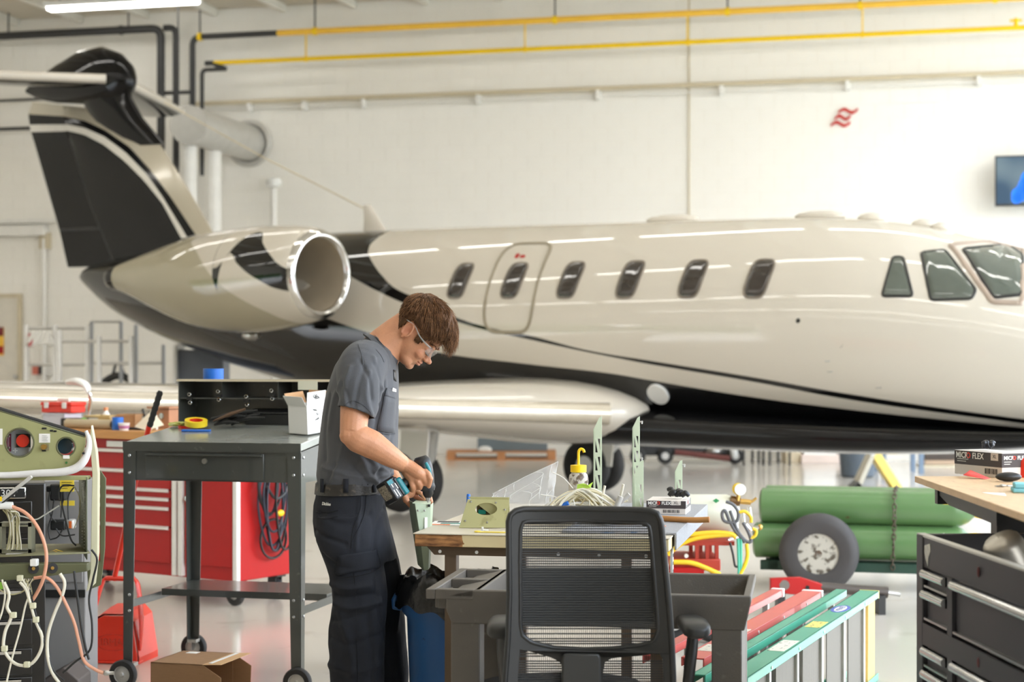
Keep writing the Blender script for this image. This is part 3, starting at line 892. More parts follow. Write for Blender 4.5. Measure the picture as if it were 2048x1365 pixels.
# ---- wings
def wing(sg, span):
    b = MB(); rows = []
    for s_ in (0, .2, .38, .55, .8, 1.2, 1.8, 3.0, 5.0, span-.3, span):
        f = s_/span
        lx = I(s_, [0, .2, .38, .55, .8, span], [.78, .76, .64, .46, .25, .25-.56*(span-.8)]); c = max(1.2, 4.2-1.1*min(s_, 1.2)-.3*max(0, s_-1.2)); tt = (.66-.16*min(s_, 2)-.02*max(0, s_-2))
        if s_ == span: tt *= .4
        rows.append(airfoil(lx, sg*(.72+s_), .945+.032*s_, c, max(.1, tt)*.95, 36))
    b.loft(rows)
    w = b.build('wing', cream, jet, smooth=50)
    pts = []
    for s_ in (.38, .55, .8, 1.2, 1.8, 3.0, 5.0, span-.3):
        lx = I(s_, [0, .2, .38, .55, .8, span], [.78, .76, .64, .46, .25, .25-.56*(span-.8)])
        pts.append(Vector((lx-.05, sg*(.72+s_), .945+.032*s_)))
    MB().tube(pts, [.10, .075], 12).build('leading_edge', mat('polished_edge', L(214, 206, 190), .2, metal=.5), w, smooth=60)
    return w
wing(-1, 7.2); wing(1, 5.6)
h, n = hit(905, 775)
# ---- landing gear
tyre = mat('tyre', L(44, 42, 40), .75, var=.15)
for sg in (-1, 1):
    x, y = -1.35, sg*1.5
    g = MB()
    g.tube([(x+.25, y, .95), (x+.2, y, .5), (x-.05, y+sg*.02, .27)], [.07, .06, .045], 12)
    g.tube([(x+.2, y, .52), (x-.35, y-sg*.3, .95)], .03, 8)
    g.cyl((x-.06, y-.12, .27), (x-.06, y+.12, .27), .05)
    st = g.build('main_gear_strut', M['galv'], jet, smooth=50)
    MB().prism([(-.05, .1), (.26, .1), (.34, .85), (-.02, .85)], .02, M4((x+.02, y-.16, .18), (pi/2, 0, 0))).build('gear_door', cream, st)
    for dy in (-.13, .13):
        w = MB().torus((x-.06, y+dy, .272), .19, .10, 32, 12, RX(pi/2)).build('tyre', tyre, st, smooth=60)
        MB().lathe([(.03, -.06), (.13, -.05), (.14, 0), (.13, .05), (.03, .06)], 24, M4((x-.06, y+dy, .27), (pi/2, 0, 0))).build('wheel_hub', M['galv'], w)
g = MB(); g.tube([(4.6, 0, .85), (4.62, 0, .3)], [.06, .045], 12); g.tube([(4.62, 0, .55), (4.1, 0, .85)], .025, 8)
st = g.build('nose_gear_strut', M['chrome'], jet)
for dy in (-.1, .1): MB().torus((4.62, dy, .23), .15, .08, 28, 10, RX(pi/2)).build('tyre', tyre, st, smooth=60)

q = JI @ at(1560, 890, 15.6)
MB().ell(q, (.13, .10, .05), 16).build('belly_dome', M['white'], jet, smooth=60)
# ================================================================ grey shop desk
DG = mat('desk_grey', L(70, 72, 68), .30, var=.05, vs=3, metal=.15, coat=.5, spec=.8, spots=(L(96, 98, 92), 30, .66, .74))
DT = mat('desk_top_sheen_grey', L(172, 175, 168), .2, var=.12, vs=5, metal=.35)  # lighter than the desk grey: the wall's reflection is put into the colour
dk = thing('shop_desk', 'grey steel standing shop desk with sloped top and cubby riser', 'desk', (-1.70, 7.67, 0), -BETA)
wd = .82
def zt(y): return 1.079+.1*y
b = MB()
b.add([(0, 0, 1.045), (wd, 0, 1.045), (wd, .74, zt(.74)-.034), (0, .74, zt(.74)-.034), (0, 0, 1.079), (wd, 0, 1.079), (wd, .74, zt(.74)), (0, .74, zt(.74))],
      [(3, 2, 1, 0), (4, 5, 6, 7), (0, 1, 5, 4), (2, 3, 7, 6), (1, 2, 6, 5), (3, 0, 4, 7)])
b.build('desk_top', DT, dk, bevel=.004)
MB().bx(-.004, wd+.004, -.006, .0, 1.040, 1.081).build('front_lip', DG, dk)
b = MB()
for x in (.003, wd-.003): b.prism([(0.002, .91), (.70, .91), (.70, zt(.7)-.04), (.002, 1.042)], .006, M4((x, 0, 0), (pi/2, 0, pi/2)))
b.bx(.01, wd-.01, .695, .70, .91, 1.10)
b.bx(.01, wd-.01, .002, .007, .912, 1.042)
b.build('apron', DG, dk)
dr = MB().bx(.105, .655, -.006, .45, .92, 1.034).build('drawer', DG, dk, bevel=.002)
MB().prism([(0, 0), (-.02, .004), (-.02, .010), (0, .014)], .54, M4((.38, -.006, 1.02), (pi/2, 0, pi/2))).build('handle', DG, dr)
MB().cyl((.385, -.006, 1.0), (.385, -.016, 1.0), .012).build('lock', M['steel'], dr)
for i, (x, y, sx, sy) in enumerate(((0, 0, 1, 1), (wd, 0, -1, 1), (0, .70, 1, -1), (wd, .70, -1, -1))):
    b = MB()
    zt_ = 1.04 if y == 0 else 1.09
    w0, w1 = .058, .040
    t_ = .004*sy
    b.prism([(x, zt_), (x+sx*w0, zt_), (x+sx*w1, .10), (x, .10)], .004, M4((0, y-sy*.002, 0), (pi/2, 0, 0)))
    b.prism([(y, zt_), (y+sy*w0, zt_), (y+sy*w1, .10), (y, .10)], .004, M4((x-sx*.002, 0, 0), (pi/2, 0, pi/2)))
    lg = b.build('leg', DG, dk)
    for zz in (1.02, .945, .41, .34):
        MB().ell((x+sx*.028, y-sy*.006, zz), (.007, .004, .007), 8).ell((x-sx*.006, y+sy*.028, zz), (.004, .007, .007), 8).build('bolt', M['steel'], lg)
    fk = MB().bx(x+sx*.0, x+sx*.045, y+sy*.0, y+sy*.045, .095, .11)
    fk.bx(x+sx*.01, x+sx*.016, y+sy*.012-.02*sy, y+sy*.05-.02*sy, .055, .1)
    fk.build('caster_fork', M['steel'], lg)
    wx, wy = x+sx*.005, y-sy*.02
    MB().lathe([(.038, -.016), (.058, -.016), (.0635, -.009), (.0635, .009), (.058, .016), (.038, .016)], 28, M4((wx, wy, .0635), (pi/2, 0, 0)), caps=False).build('tyre', M['rubber'], lg, smooth=50)
    MB().lathe([(.008, -.02), (.012, -.013), (.036, -.008), (.039, -.012), (.039, .012), (.036, .008), (.012, .013), (.008, .02)], 24, M4((wx, wy, .0635), (pi/2, 0, 0))).build('hub', M['galv'], lg, smooth=40)
MB().bx(.01, wd-.01, .36, .70, .375, .39).bx(.01, wd-.01, .356, .362, .36, .39).build('lower_shelf', DG, dk)
for x in (.004, wd-.004): MB().bx(x-.003, x+.003, .01, .69, .345, .378).build('side_rail', DG, dk)
# riser with cubbies
RY0, RY1, RT = .545, .735, 1.338
rz = zt(RY0)
rs = MB(); rs.bx(.005, .011, RY0, RY1, rz, RT); rs.bx(wd-.011, wd-.005, RY0, RY1, rz, RT); rs.bx(.005, wd-.005, RY1, RY1+.006, rz, RT)
rs.bx(.0, wd, RY0-.006, RY1+.006, RT, RT+.008)
rs.bx(.011, wd-.011, RY0+.01, RY1, 1.255, 1.261)
for x in (.215, .495, .68): rs.bx(x-.002, x+.002, RY0+.02, RY1, 1.261, RT)
ri = rs.build('riser', DG, dk)
MB().bx(0, wd, RY0-.008, RY0-.005, RT-.001, RT+.010).build('riser_lip', M['conduit'], ri)
for x, z in ((.06, 1.27), (.205, 1.285), (.47, 1.29), (.345, 1.262)):
    MB().bx(x-.014, x+.014, RY0+.002, RY0+.02, z-.02, z-.008).build('clip', M['dark'], ri)
    MB().torus((x, RY0, z+.006), .008, .002, 10, 5, RX(pi/2)).torus((x+.004, RY0, z-.032), .008, .002, 10, 5, RX(pi/2)).build('clip_wire', M['chrome'], ri)
MB().bx(.605, .70, RY0-.010, RY0-.009, RT-.038, RT+.004).build('paper_tag', mat('tag_paper', L(206, 204, 182), .7), ri)
DKM = Matrix.Translation((-1.70, 7.67, 0)) @ Matrix.Rotation(-BETA, 4, 'Z')
def dkp(x, y, z): return DKM @ Vector((x, y, z))
def dthing(n, l, c, x, y, z, rz=0, g=None): return thing(n, l, c, dkp(x, y, z), -BETA+rz, g)
def taperoll(t, R, h, m, core=None, ri=.75):
    MB().lathe([(R*ri, 0), (R, 0), (R, h), (R*ri, h), (R*ri, 0)], 28, caps=False).build('tape', m, t, smooth=40)
    MB().lathe([(R*ri-.004, 0.001), (R*ri-.001, 0.001), (R*ri-.001, h-.001), (R*ri-.004, h-.001), (R*ri-.004, .001)], 28, caps=False).build('core', core or M['card'], t, smooth=40)
t = dthing('tape_roll', 'blue masking tape roll lying on top of the desk riser', 'tape', .145, .63, RT+.008)
taperoll(t, .048, .05, M['blue'])
tl = math.atan(.1)
t = dthing('tape_roll', 'yellow tape roll lying on the sloped desk top', 'tape', .16, .40, zt(.40)+.020); t.rotation_euler = (tl+.10, .12, -BETA)
taperoll(t, .052, .024, mat('tape_yellow', L(238, 206, 40), .4), M['redb'], .62)
t = dthing('tape_roll', 'small red tape roll under the yellow roll on the desk', 'tape', .085, .44, zt(.44)+.001); t.rotation_euler = (tl, 0, -BETA)
taperoll(t, .03, .012, M['redb'])
t = dthing('plastic_strip', 'blue plastic strip lying in front of the yellow tape', 'strip', .20, .33, zt(.33)+.001, .05); t.rotation_euler = (tl, 0, -BETA+.05)
MB().bx(-.075, .06, -.012, .012, 0, .008).build('strip', M['blue'], t, bevel=.002)
t = dthing('plastic_wrap', 'pale green crumpled wrapper on the left of the desk top', 'wrapper', .05, .46, zt(.46)+.002)
g = MB(); 
def crumple(c, r, n, seed, amp=.5):
    rr = random.Random(seed); b = MB(); b.ell(c, r, n)
    b.v = [tuple(c[i]+(v[i]-c[i])*(1+rr.uniform(-amp, amp)) if i != 2 else max(c[2]-r[2]*.8, v[2]+rr.uniform(-amp, amp)*r[2]*.6) for i in range(3)) for v in b.v]
    return b
crumple((0, 0, .012), (.05, .03, .012), 14, 3).build('wrapper', mat('lime_film', L(205, 214, 120), .3, alpha=.85), t, smooth=0)
t = dthing('brush_bundle', 'heap of black brushes and gloves on the desk by the yellow tape', 'brush', .30, .44, zt(.44)+.005)
b = MB()
for i in range(9):
    a = random.uniform(-.35, .5); l = random.uniform(.10, .19)
    p = Vector((random.uniform(-.08, .0), random.uniform(-.03, .05), .008+i*.004))
    q = p+Vector((l*cos(a), .04*random.random(), l*sin(abs(a))*.75+.006))
    b.tube(spline([p, (p+q)/2+Vector((0, 0, .01)), q], 4), [.006, .010, .004], 7)
b.build('brush', M['dark'], t)
MB().tube([(-.06, -.03, .03), (.02, -.02, .062), (.09, -.01, .085)], [.003, .009, .005], 8).build('wood_handle', mat('dark_wood', L(96, 72, 52), .5), t)
t = dthing('document_box', 'black box lying at the back of the desk under the riser', 'box', .50, .63, zt(.63)+.002); t.rotation_euler = (tl, 0, -BETA)
MB().bx(-.17, .14, -.07, .07, 0, .05).bx(-.175, .145, -.075, .072, .05, .058).build('box', M['dark'], t, bevel=.003)
# white carton with open flaps
t = dthing('carton', 'small white open carton with scribbles on the desk near the mechanic', 'box', .74, .30, zt(.33)+.004, -.28); t.rotation_euler = (RZ(-BETA) @ RX(math.atan(.1)) @ RZ(-.42)).to_euler()
wb = mat('white_carton', L(232, 231, 226), .6, var=.02)
s_ = .058
b = MB(); b.bx(-s_, s_, -s_, -s_+.002, 0, .125).bx(-s_, s_, s_-.002, s_, 0, .125).bx(-s_, -s_+.002, -s_, s_, 0, .125).bx(s_-.002, s_, -s_, s_, 0, .125).bx(-s_, s_, -s_, s_, 0, .002)
b.build('body', wb, t)
def flap(p, q, out, up, m):
    p, q, o = Vector(p), Vector(q), Vector(out)
    d = o+Vector((0, 0, up)); n = (q-p).cross(d).normalized()*.0015
    return MB().add([p, q, q+d, p+d, p+n, q+n, q+d+n, p+d+n], [(0, 1, 2, 3), (7, 6, 5, 4), (0, 4, 5, 1), (1, 5, 6, 2), (2, 6, 7, 3), (3, 7, 4, 0)]).build('flap', m, t, smooth=0)
flap((-s_, -s_, .125), (s_, -s_, .125), (0, -.028, 0), .045, wb)
flap((s_, -s_, .125), (s_, s_, .125), (.006, 0, 0), .062, wb)
flap((-s_, s_, .125), (-s_, -s_, .125), (-.02, 0, 0), .05, M['card'])
flap((s_, s_, .125), (-s_, s_, .125), (0, .02, 0), .055, M['card'])
def scribble(cx, cz, w, h, n, nm='scribble'):
    b = MB(); rr = random.Random(n)
    for i in range(3):
        pts = [Vector((s_+.001, cx+rr.uniform(-w, w), cz+h*(1-2*(i/2))+rr.uniform(-h, h)*.3)) for _ in range(5)]
        b.tube(spline(pts, 4), .0012, 5)
    b.build(nm, M['ink'], t)
scribble(.0, .085, .02, .02, 3)
b = MB(); rr = random.Random(9)
for i in range(2):
    pts = [Vector((s_+.0075, rr.uniform(-.02, .02), .165+rr.uniform(-.012, .012))) for _ in range(5)]; b.tube(spline(pts, 4), .0012, 5)
b.build('scribble', M['ink'], t)
# cardboard box under the desk front
t = thing('cardboard_box', 'brown cardboard box with open end flap on the floor under the desk', 'box', at(380, 1411, 7.35)*1, -BETA-.03)
t.location.z = 0
bm_ = mat('brown_card', L(158, 122, 88), .85, var=.06, vs=40, stretch=(1, 1, 5))
b = MB(); hh = .185
x0, x1, y0, y1 = -.115, .118, -.13, .17
b.bx(x0, x1, y0, y0+.004, 0, hh).bx(x0, x1, y1-.004, y1, 0, hh).bx(x0, x0+.004, y0, y1, 0, hh).bx(x0, x1, y0, y1, hh-.004, hh).bx(x0, x1, y0, y1, 0, .004)
b.build('body', bm_, t)
lc = mat('light_card', L(212, 172, 126), .8, var=.06)
f = flap
flap((x1, y0, hh), (x1, y1, hh), (.085, 0, 0), .004, lc)
MB().prism([(x1, .0), (x1+.08, .03), (x1+.085, hh-.05), (x1, hh)], .003, M4((0, y0, 0), (pi/2, 0, 0))).build('side_flap', bm_, t, smooth=0)
MB().prism([(x1, .0), (x1+.08, .03), (x1+.085, hh-.05), (x1, hh)], .003, M4((0, y1, 0), (pi/2, 0, 0))).build('side_flap', bm_, t, smooth=0)
MB().bx(x1+.02, x1+.035, y0+.02, y1-.02, hh+.003, hh+.0045).build('tape_strip', M['paper'], t)
MB().bx(x0+.04, x0+.09, y1-.06, y1-.02, hh, hh+.001).build('label', M['paper'], t)
# ================================================================ red tool cabinet
RA = radians(33)
rc = thing('tool_cabinet', 'large red tool cabinet with silver drawer pulls and wooden worktop', 'cabinet', (-1.59, 10.1, 0), -RA)
RM = M['red']
b = MB(); b.bx(-1.62, -.0, .012, .50, .15, .955)
b.build('body', RM, rc, bevel=.006)
for z0, z1 in ((.775, .885), (.665, .765), (.612, .657), (.557, .604), (.443, .549), (.225, .435)):
    d = MB().bx(-1.56, -.515, -.006, .014, z0, z1).build('drawer', RM, rc, bevel=.004)
    MB().prism([(0, 0), (-.022, .004), (-.022, .016), (0, .022)], 1.02, M4((-1.04, -.006, z1-.012), (pi/2, 0, pi/2))).build('pull', M['whitem'], d)
MB().bx(-1.05, -.9, -.002, .012, .905, .94).build('label_plate', M['white'], rc)
for x in (-.475, -.425): MB().bx(x-.018, x+.012, -.018, .012, .16, .90).build('edge_strip', M['whitem'], rc)
d = MB().bx(-.40, -.03, -.006, .014, .23, .93).build('door', RM, rc, bevel=.004)
MB().cyl((-.36, -.006, .62), (-.36, -.03, .62), .018).build('knob', M['steel'], d)
MB().bx(-.022, .012, -.012, .022, .15, .95).build('corner_strip', M['whitem'], rc, bevel=.006)
MB().bx(-1.66, .03, -.03, .53, .955, 1.005).build('worktop', mat('oak_top', L(206, 148, 84), .45, var=.15, stretch=(1, 8, 8)), rc, bevel=.004)
for x, y in ((-.08, .08), (-.08, .43), (-1.5, .08), (-1.5, .43)):
    c = MB().bx(x-.05, x+.05, y-.04, y+.04, .135, .15).bx(x-.03, x+.03, y-.03, y-.024, .06, .14).bx(x-.03, x+.03, y+.024, y+.03, .06, .14).build('caster', M['dark'], rc)
    MB().lathe([(.03, -.02), (.055, -.02), (.063, -.01), (.063, .01), (.055, .02), (.03, .02)], 22, M4((x, y, .063), (pi/2, 0, 0)), caps=False).build('wheel', M['rubber'], c, smooth=50)
    MB().lathe([(.01, -.022), (.03, -.015), (.03, .015), (.01, .022)], 14, M4((x, y, .063), (pi/2, 0, 0))).build('hub', M['steel'], c)
RCM = Matrix.Translation((-1.59, 10.1, 0)) @ Matrix.Rotation(-RA, 4, 'Z')
def rcp(x, y, z): return RCM @ Vector((x, y, z))
def rct(n, l, c, x, y, z, rz=0, g=None): return thing(n, l, c, rcp(x, y, z), -RA+rz, g)
def rcx(px, y=.2):                              # column on the cabinet top for a pixel
    k = (px-CX)/F; o = rcp(0, y, 0)
    return (k*o.y-o.x)/(cos(RA)+k*sin(RA))
# cable bundle hung on the red side
cb = rct('cable_bundle', 'black cables and blue hose hanging on the red cabinet side', 'cable', .018, .28, .2)
hook = MB().cyl((0, 0, .72), (.05, 0, .74), .01, n=8).build('hook', M['steel'], cb)
cc = mat('cable_navy', L(48, 54, 66), .45)
for i in range(7):
    a = random.uniform(-.09, .09); w = random.uniform(.06, .14); l = random.uniform(.30, .62); x = .02+.006*i
    pts = [Vector((x, a*.3, .72)), Vector((x, a-w, .72-l*.5)), Vector((x, a-w*.5, .74-l)), Vector((x, a+w*.4, .735-l)), Vector((x, a+w, .72-l*.55)), Vector((x, a*.4+.02, .72))]
    MB().tube(spline(pts, 6), .0075, 6).build('cable', cc if i % 3 else M['dark'], cb, smooth=60)
MB().torus((.02, .0, .18), .115, .008, 30, 6, RY(pi/2)).build('hose_loop', M['dark'], cb, smooth=60)
MB().tube(spline([(.04, -.09, .5), (.05, -.02, .42), (.05, .06, .44), (.04, .11, .5)], 5), .009, 6).build('strap', M['dark'], cb)
MB().ell((.05, .03, .33), (.014, .03, .02), 10).build('yellow_tie', M['yellow'], cb)
WT = 1.005
# ---- clutter on the wooden top
def bin_(t, w, d, h, m, open_=True):
    b = MB(); e = .006
    b.bx(-w/2, w/2, -d/2, d/2, 0, e).bx(-w/2, w/2, -d/2, -d/2+e, 0, h).bx(-w/2, w/2, d/2-e, d/2, 0, h).bx(-w/2, -w/2+e, -d/2, d/2, 0, h).bx(w/2-e, w/2, -d/2, d/2, 0, h)
    b.bx(-w/2-.006, w/2+.006, -d/2-.006, -d/2, h-.012, h).bx(-w/2-.006, w/2+.006, d/2, d/2+.006, h-.012, h)
    return b.build('bin', m, t)
t = rct('tool_box', 'red plastic tool box with white latches atop the bin on the cabinet', 'box', rcx(120, .33), .36, WT+.085, .1)
b = MB().bx(-.125, .125, -.07, .07, 0, .045).bx(-.13, .13, -.075, .075, .045, .07)
b.build('case', M['redb'], t, bevel=.006)
for x in (-.075, .075):
    MB().bx(x-.016, x+.016, -.084, -.074, .03, .068).build('latch', M['white'], t, bevel=.002)
MB().tube([(-.05, 0, .07), (-.045, 0, .085), (.045, 0, .085), (.05, 0, .07)], .007, 8).build('handle', M['paper'], t)
lav = mat('clear_bin', L(206, 204, 214), .3, var=.1)
t = rct('plastic_bin', 'clear plastic bin under the red tool box on the cabinet', 'bin', rcx(118, .33), .36, WT); bin_(t, .2, .15, .082, lav)
t = rct('black_case', 'flat black case beside the clear bin on the red cabinet', 'case', rcx(150, .17), .17, WT+.001, .2)
MB().bx(-.07, .07, -.06, .06, 0, .06).build('case', M['dark'], t, bevel=.008); MB().bx(-.04, .0, -.062, -.058, .02, .045).build('label', M['galv'], t)
t = rct('parts_tray', 'tan and white parts tray among the cabinet clutter', 'tray', rcx(200, .3), .34, WT); bin_(t, .22, .13, .075, mat('tray_tan', L(222, 196, 140), .5)); MB().bx(-.11, .02, -.077, -.075, .02, .06).build('label', M['paper'], t)
t = rct('cardboard_tube', 'pale cardboard tube lying along the front of the red cabinet top', 'tube', rcx(180, .08), .08, WT+.03)
MB().lathe([(.026, -.2), (.03, -.2), (.03, .2), (.026, .2), (.026, -.2)], 20, RY(pi/2).to_4x4(), caps=False).build('tube', mat('kraft', L(196, 180, 150), .8), t)
t = rct('rag', 'bright green rag among the clutter on the red cabinet', 'rag', rcx(153, .1), .16, WT+.001)
crumple((0, 0, .03), (.035, .03, .03), 12, 5, .3).build('rag', mat('green_rag', L(120, 190, 60), .9), t, smooth=0)
t = rct('tape_roll', 'blue tape roll standing on end on the red cabinet', 'tape', rcx(233, .05), .06, WT); taperoll(t, .035, .078, M['blue'])
t = rct('paper_cup', 'printed white cup next to the blue tape on the red cabinet', 'cup', rcx(248, .02), .02, WT)
MB().lathe([(.026, 0), (.036, .045), (.037, .046), (.034, .046), (.024, .003)], 20, caps=True).build('cup', M['white'], t); MB().lathe([(.0305, .012), (.0345, .03)], 20, caps=False).build('print', mat('mauve_print', L(190, 120, 160), .5), t)
t = rct('paper_sheet', 'creased sheet of paper leaning over the right end of the red cabinet top', 'paper', rcx(290, .1), .12, WT+.002)
MB().add([(-.06, -.05, .02), (.05, -.06, 0), (.09, .05, .03), (-.02, .06, .12), (.01, 0, .06)], [(0, 1, 4), (1, 2, 4), (2, 3, 4), (3, 0, 4)]).build('sheet', mat('cream_paper', L(232, 220, 196), .8), t, smooth=0)
t = rct('black_marker', 'thick black marker lying by the paper cup on the red cabinet', 'marker', rcx(262, .05), .10, WT+.009, .3)
MB().tube([(-.07, 0, 0), (.04, 0, 0), (.045, 0, 0), (.07, 0, 0)], [.008, .008, .009, .009], 10).build('barrel', M['dark'], t)
t = rct('small_carton', 'open brown carton in the clutter behind the blue tape', 'box', rcx(255, .36), .38, WT, .3); bin_(t, .12, .10, .085, M['card'])
t = rct('bottle', 'white bottle with orange cap at the back of the red cabinet', 'bottle', rcx(213, .46), .455, WT)
MB().lathe([(.03, 0), (.03, .07), (.014, .09), (.012, .1)], 16).build('bottle', M['white'], t); MB().cyl((0, 0, .1), (0, 0, .12), .014).build('cap', mat('orange_cap', L(230, 150, 100), .5), t)
t = rct('pliers', 'pair of black handled pliers standing in the cabinet clutter', 'pliers', rcx(270, .36), .46, WT)
MB().tube([(0, 0, 0), (-.02, 0, .08), (-.035, 0, .115)], [.004, .007, .008], 8).tube([(0, 0, 0), (.02, 0, .07), (.03, 0, .10)], [.004, .007, .008], 8).build('handles', M['dark'], t)
t = rct('crate', 'wooden crate with open lid at the right rear of the red cabinet', 'crate', rcx(335, .40), .40, WT)
wc = mat('crate_wood', L(176, 128, 96), .7, var=.15)
b = MB(); b.bx(-.06, .09, -.08, .08, 0, .12); b.build('box', wc, t); MB().bx(-.09, .10, -.09, .09, .125, .137).build('lid', wc, t)
MB().cyl((.03, -.082, .08), (.03, -.088, .08), .018).build('hole_ring', M['steel'], t)
for i, x in enumerate((298, 303)):
    t = rct('white_tube', ('left' if i == 0 else 'right')+' one of two small white tubes standing before the crate', 'tube', rcx(x, .2)+.012*i, .21+.02*i, WT, 0, 'white tubes by the crate')
    MB().lathe([(.009, 0), (.009, .07), (.005, .085), (.004, .09)], 10).build('tube', M['white'], t)
t = rct('desk_lamp', 'arched chrome bench lamp rising from the red cabinet clutter', 'lamp', rcx(168, .45), .475, WT)
p = [Vector((0, 0, 0)), Vector((.02, 0, .10)), Vector((.055, -.02, .17)), Vector((.05, -.03, .22)), Vector((0, -.03, .26))]
MB().tube(spline(p, 6), .012, 8).build('arm', M['chrome'], t, smooth=60); MB().lathe([(.04, 0), (.04, .012), (.015, .02)], 20).build('base', M['dark'], t)
MB().tube(spline([Vector((.05, -.03, .21)), Vector((.02, -.03, .262)), Vector((-.06, -.03, .288)), Vector((-.14, -.03, .282))], 6), [.016, .034, .04, .03], 12, flat=.6).build('shade', M['white'], t, smooth=60)
# ================================================================ lobby dustpan and its long handle
dp = thing('dustpan', 'red upright lobby dustpan on the floor beside the desk leg', 'dustpan', (-1.885, 8.28, 0), -.12)
rb = M['redb']
b = MB()
def shell(rows, th=.004):
    return MB().loft(rows, True)
# scoop body: a hooded bin, open to the right and front
prof2 = [(-.135, .0), (-.145, .02), (-.12, .14), (-.085, .205), (-.05, .225), (.07, .225), (.095, .19), (.115, .03), (.115, 0)]
b = MB(); b.prism(prof2, .012, M4((0, .0, 0), (pi/2, 0, 0)))
b.build('front_wall', rb, dp, bevel=.003)
b = MB()
hood = [(-.135, .0), (-.145, .02), (-.12, .14), (-.085, .215), (-.05, .235), (.07, .235), (.10, .20), (.125, .03), (.125, 0)]
for i in range(len(hood)-1):
    (xa, za), (xb, zb) = hood[i], hood[i+1]
    b.add([(xa, 0, za), (xb, 0, zb), (xb*1.15, .22, zb*1.08), (xa*1.15, .22, za*1.08), (xa*.96, 0, max(0, za-.008)), (xb*.96, 0, max(0, zb-.008)), (xb*1.1, .22, max(0, zb-.008)), (xa*1.1, .22, max(0, za-.008))],
          [(0, 1, 2, 3), (7, 6, 5, 4), (0, 3, 7, 4), (1, 5, 6, 2)])
b.build('hood', rb, dp, smooth=30)
MB().bx(-.15, .13, -.02, .24, 0.002, .012).build('floor_plate', rb, dp, bevel=.003)
yk = MB()
yk.tube(spline([(-.135, .02, .06), (-.11, .03, .22), (-.075, .05, .37), (-.05, .06, .40)], 6), [.012, .022, .024, .016], 10, flat=.35)
yk.tube(spline([(.125, .02, .06), (.125, .03, .22), (.10, .05, .37), (.07, .06, .40)], 6), [.012, .026, .026, .016], 10, flat=.35)
yk.tube([(-.06, .06, .395), (.08, .06, .395)], .02, 10, flat=.6)
yk.build('yoke', rb, dp, smooth=50)
hn = MB().tube([(-.02, .06, .385), (.09, .05, .86), (.16, .045, 1.13)], .0125, 10).build('handle_rod', rb, dp, smooth=50)
gp = MB(); gpts = [Vector((.16, .045, 1.12)).lerp(Vector((.215, .042, 1.29)), i/14) for i in range(15)]
gp.tube(gpts, [.016 if i % 2 else .0135 for i in range(14)]+[.010], 12).build('grip', M['rubber'], hn, smooth=60)
text('embossed_name', 'LIBMAN', .05, mat('red_emboss', L(208, 60, 40), .35), dp, (0, -.008, .10), (pi/2, 0, 0), .002)
MB().torus((0, -.006, .10), .085, .003, 30, 6, RX(pi/2) @ Matrix.Diagonal((1, .45, 1)) ).build('embossed_oval', mat('red_emboss2', L(208, 60, 40), .35), dp)
# ================================================================ black chest and grey cabinet at the far left
bc_ = thing('black_tool_chest', 'black tool chest with chrome pulls behind the instrument console', 'chest', (0, 0, 0), 0)
CR = radians(16)
KB = mat('black_enamel', L(30, 27, 24), .3, var=.1, coat=.3)
y_ = 6.75; xr = at(91, 0, y_).x
ztop = at(0, 966, y_).z
MB().bx(xr-.75, xr, y_, y_+.5, .05, ztop).build('body', KB, bc_, bevel=.006)
for py in (1183, 1244, 1303, 1360):
    z = at(0, py, y_).z
    d = MB().bx(xr-.72, xr-.05, y_-.012, y_+.002, z-.085, z+.015).build('drawer', KB, bc_, bevel=.003)
    MB().prism([(0, 0), (-.014, .003), (-.014, .014), (0, .018)], .62, M4((xr-.40, y_-.012, z-.006), (pi/2, 0, pi/2))).build('pull', M['chrome'], d)
d = MB().bx(xr-.72, xr-.05, y_-.012, y_+.002, at(0, 1165, y_).z, at(0, 1075, y_).z).build('drawer', KB, bc_, bevel=.003)
d = MB().bx(xr-.72, xr-.05, y_-.012, y_+.002, at(0, 1065, y_).z, at(0, 1002, y_).z).build('drawer', KB, bc_, bevel=.003)
z = at(0, 1012, y_).z; MB().prism([(0, 0), (-.014, .003), (-.014, .010), (0, .016)], .5, M4((xr-.36, y_-.012, z-.01), (pi/2, 0, pi/2))).build('pull', M['brass'], d)
bz = at(0, 985, y_).z; bx_ = at(22, 985, y_).x
bd = MB().bx(bx_-.1, bx_+.06, y_-.018, y_-.0, bz-.022, bz+.022).build('badge', M['chrome'], bc_, bevel=.004)
MB().bx(bx_-.096, bx_+.056, y_-.020, y_-.017, bz-.018, bz+.018).build('badge_face', M['dark'], bd)
text('badge_number', '304', .038, M['white'], bd, (bx_-.005, y_-.0215, bz), (pi/2, 0, 0), .0006)
MB().bx(xr-.745, xr-.003, y_+.003, y_+.49, 0, .05).build('plinth', M['dark'], bc_)
bc_.matrix_world = Matrix.Translation((xr, y_, 0)) @ Matrix.Rotation(CR, 4, 'Z') @ Matrix.Translation((-xr, -y_, 0))
gc = thing('grey_cabinet', 'light grey steel locker behind the cables right of the black chest', 'cabinet', (0, 0, 0), 0)
y_ = 7.3; GM = mat('locker_grey', L(150, 148, 146), .45, var=.05)
xa, xb = at(60, 0, y_).x, at(171, 0, y_).x; zt2 = at(0, 962, y_).z
MB().bx(xa-.25, xb, y_, y_+.22, .02, zt2).build('body', GM, gc, bevel=.005)
MB().bx(xa-.2, xb-.01, y_-.01, y_, at(0, 1165, y_).z, zt2-.04).build('door', GM, gc, bevel=.003)
MB().bx(xa-.25, xb, y_-.012, y_-.002, at(0, 1195, y_).z, at(0, 1180, y_).z).build('dark_band', M['dark'], gc)
fb = thing('floor_case', 'dark grey tapered case on the floor in front of the grey locker', 'case', (0, 0, 0), 0)
y2 = 7.02
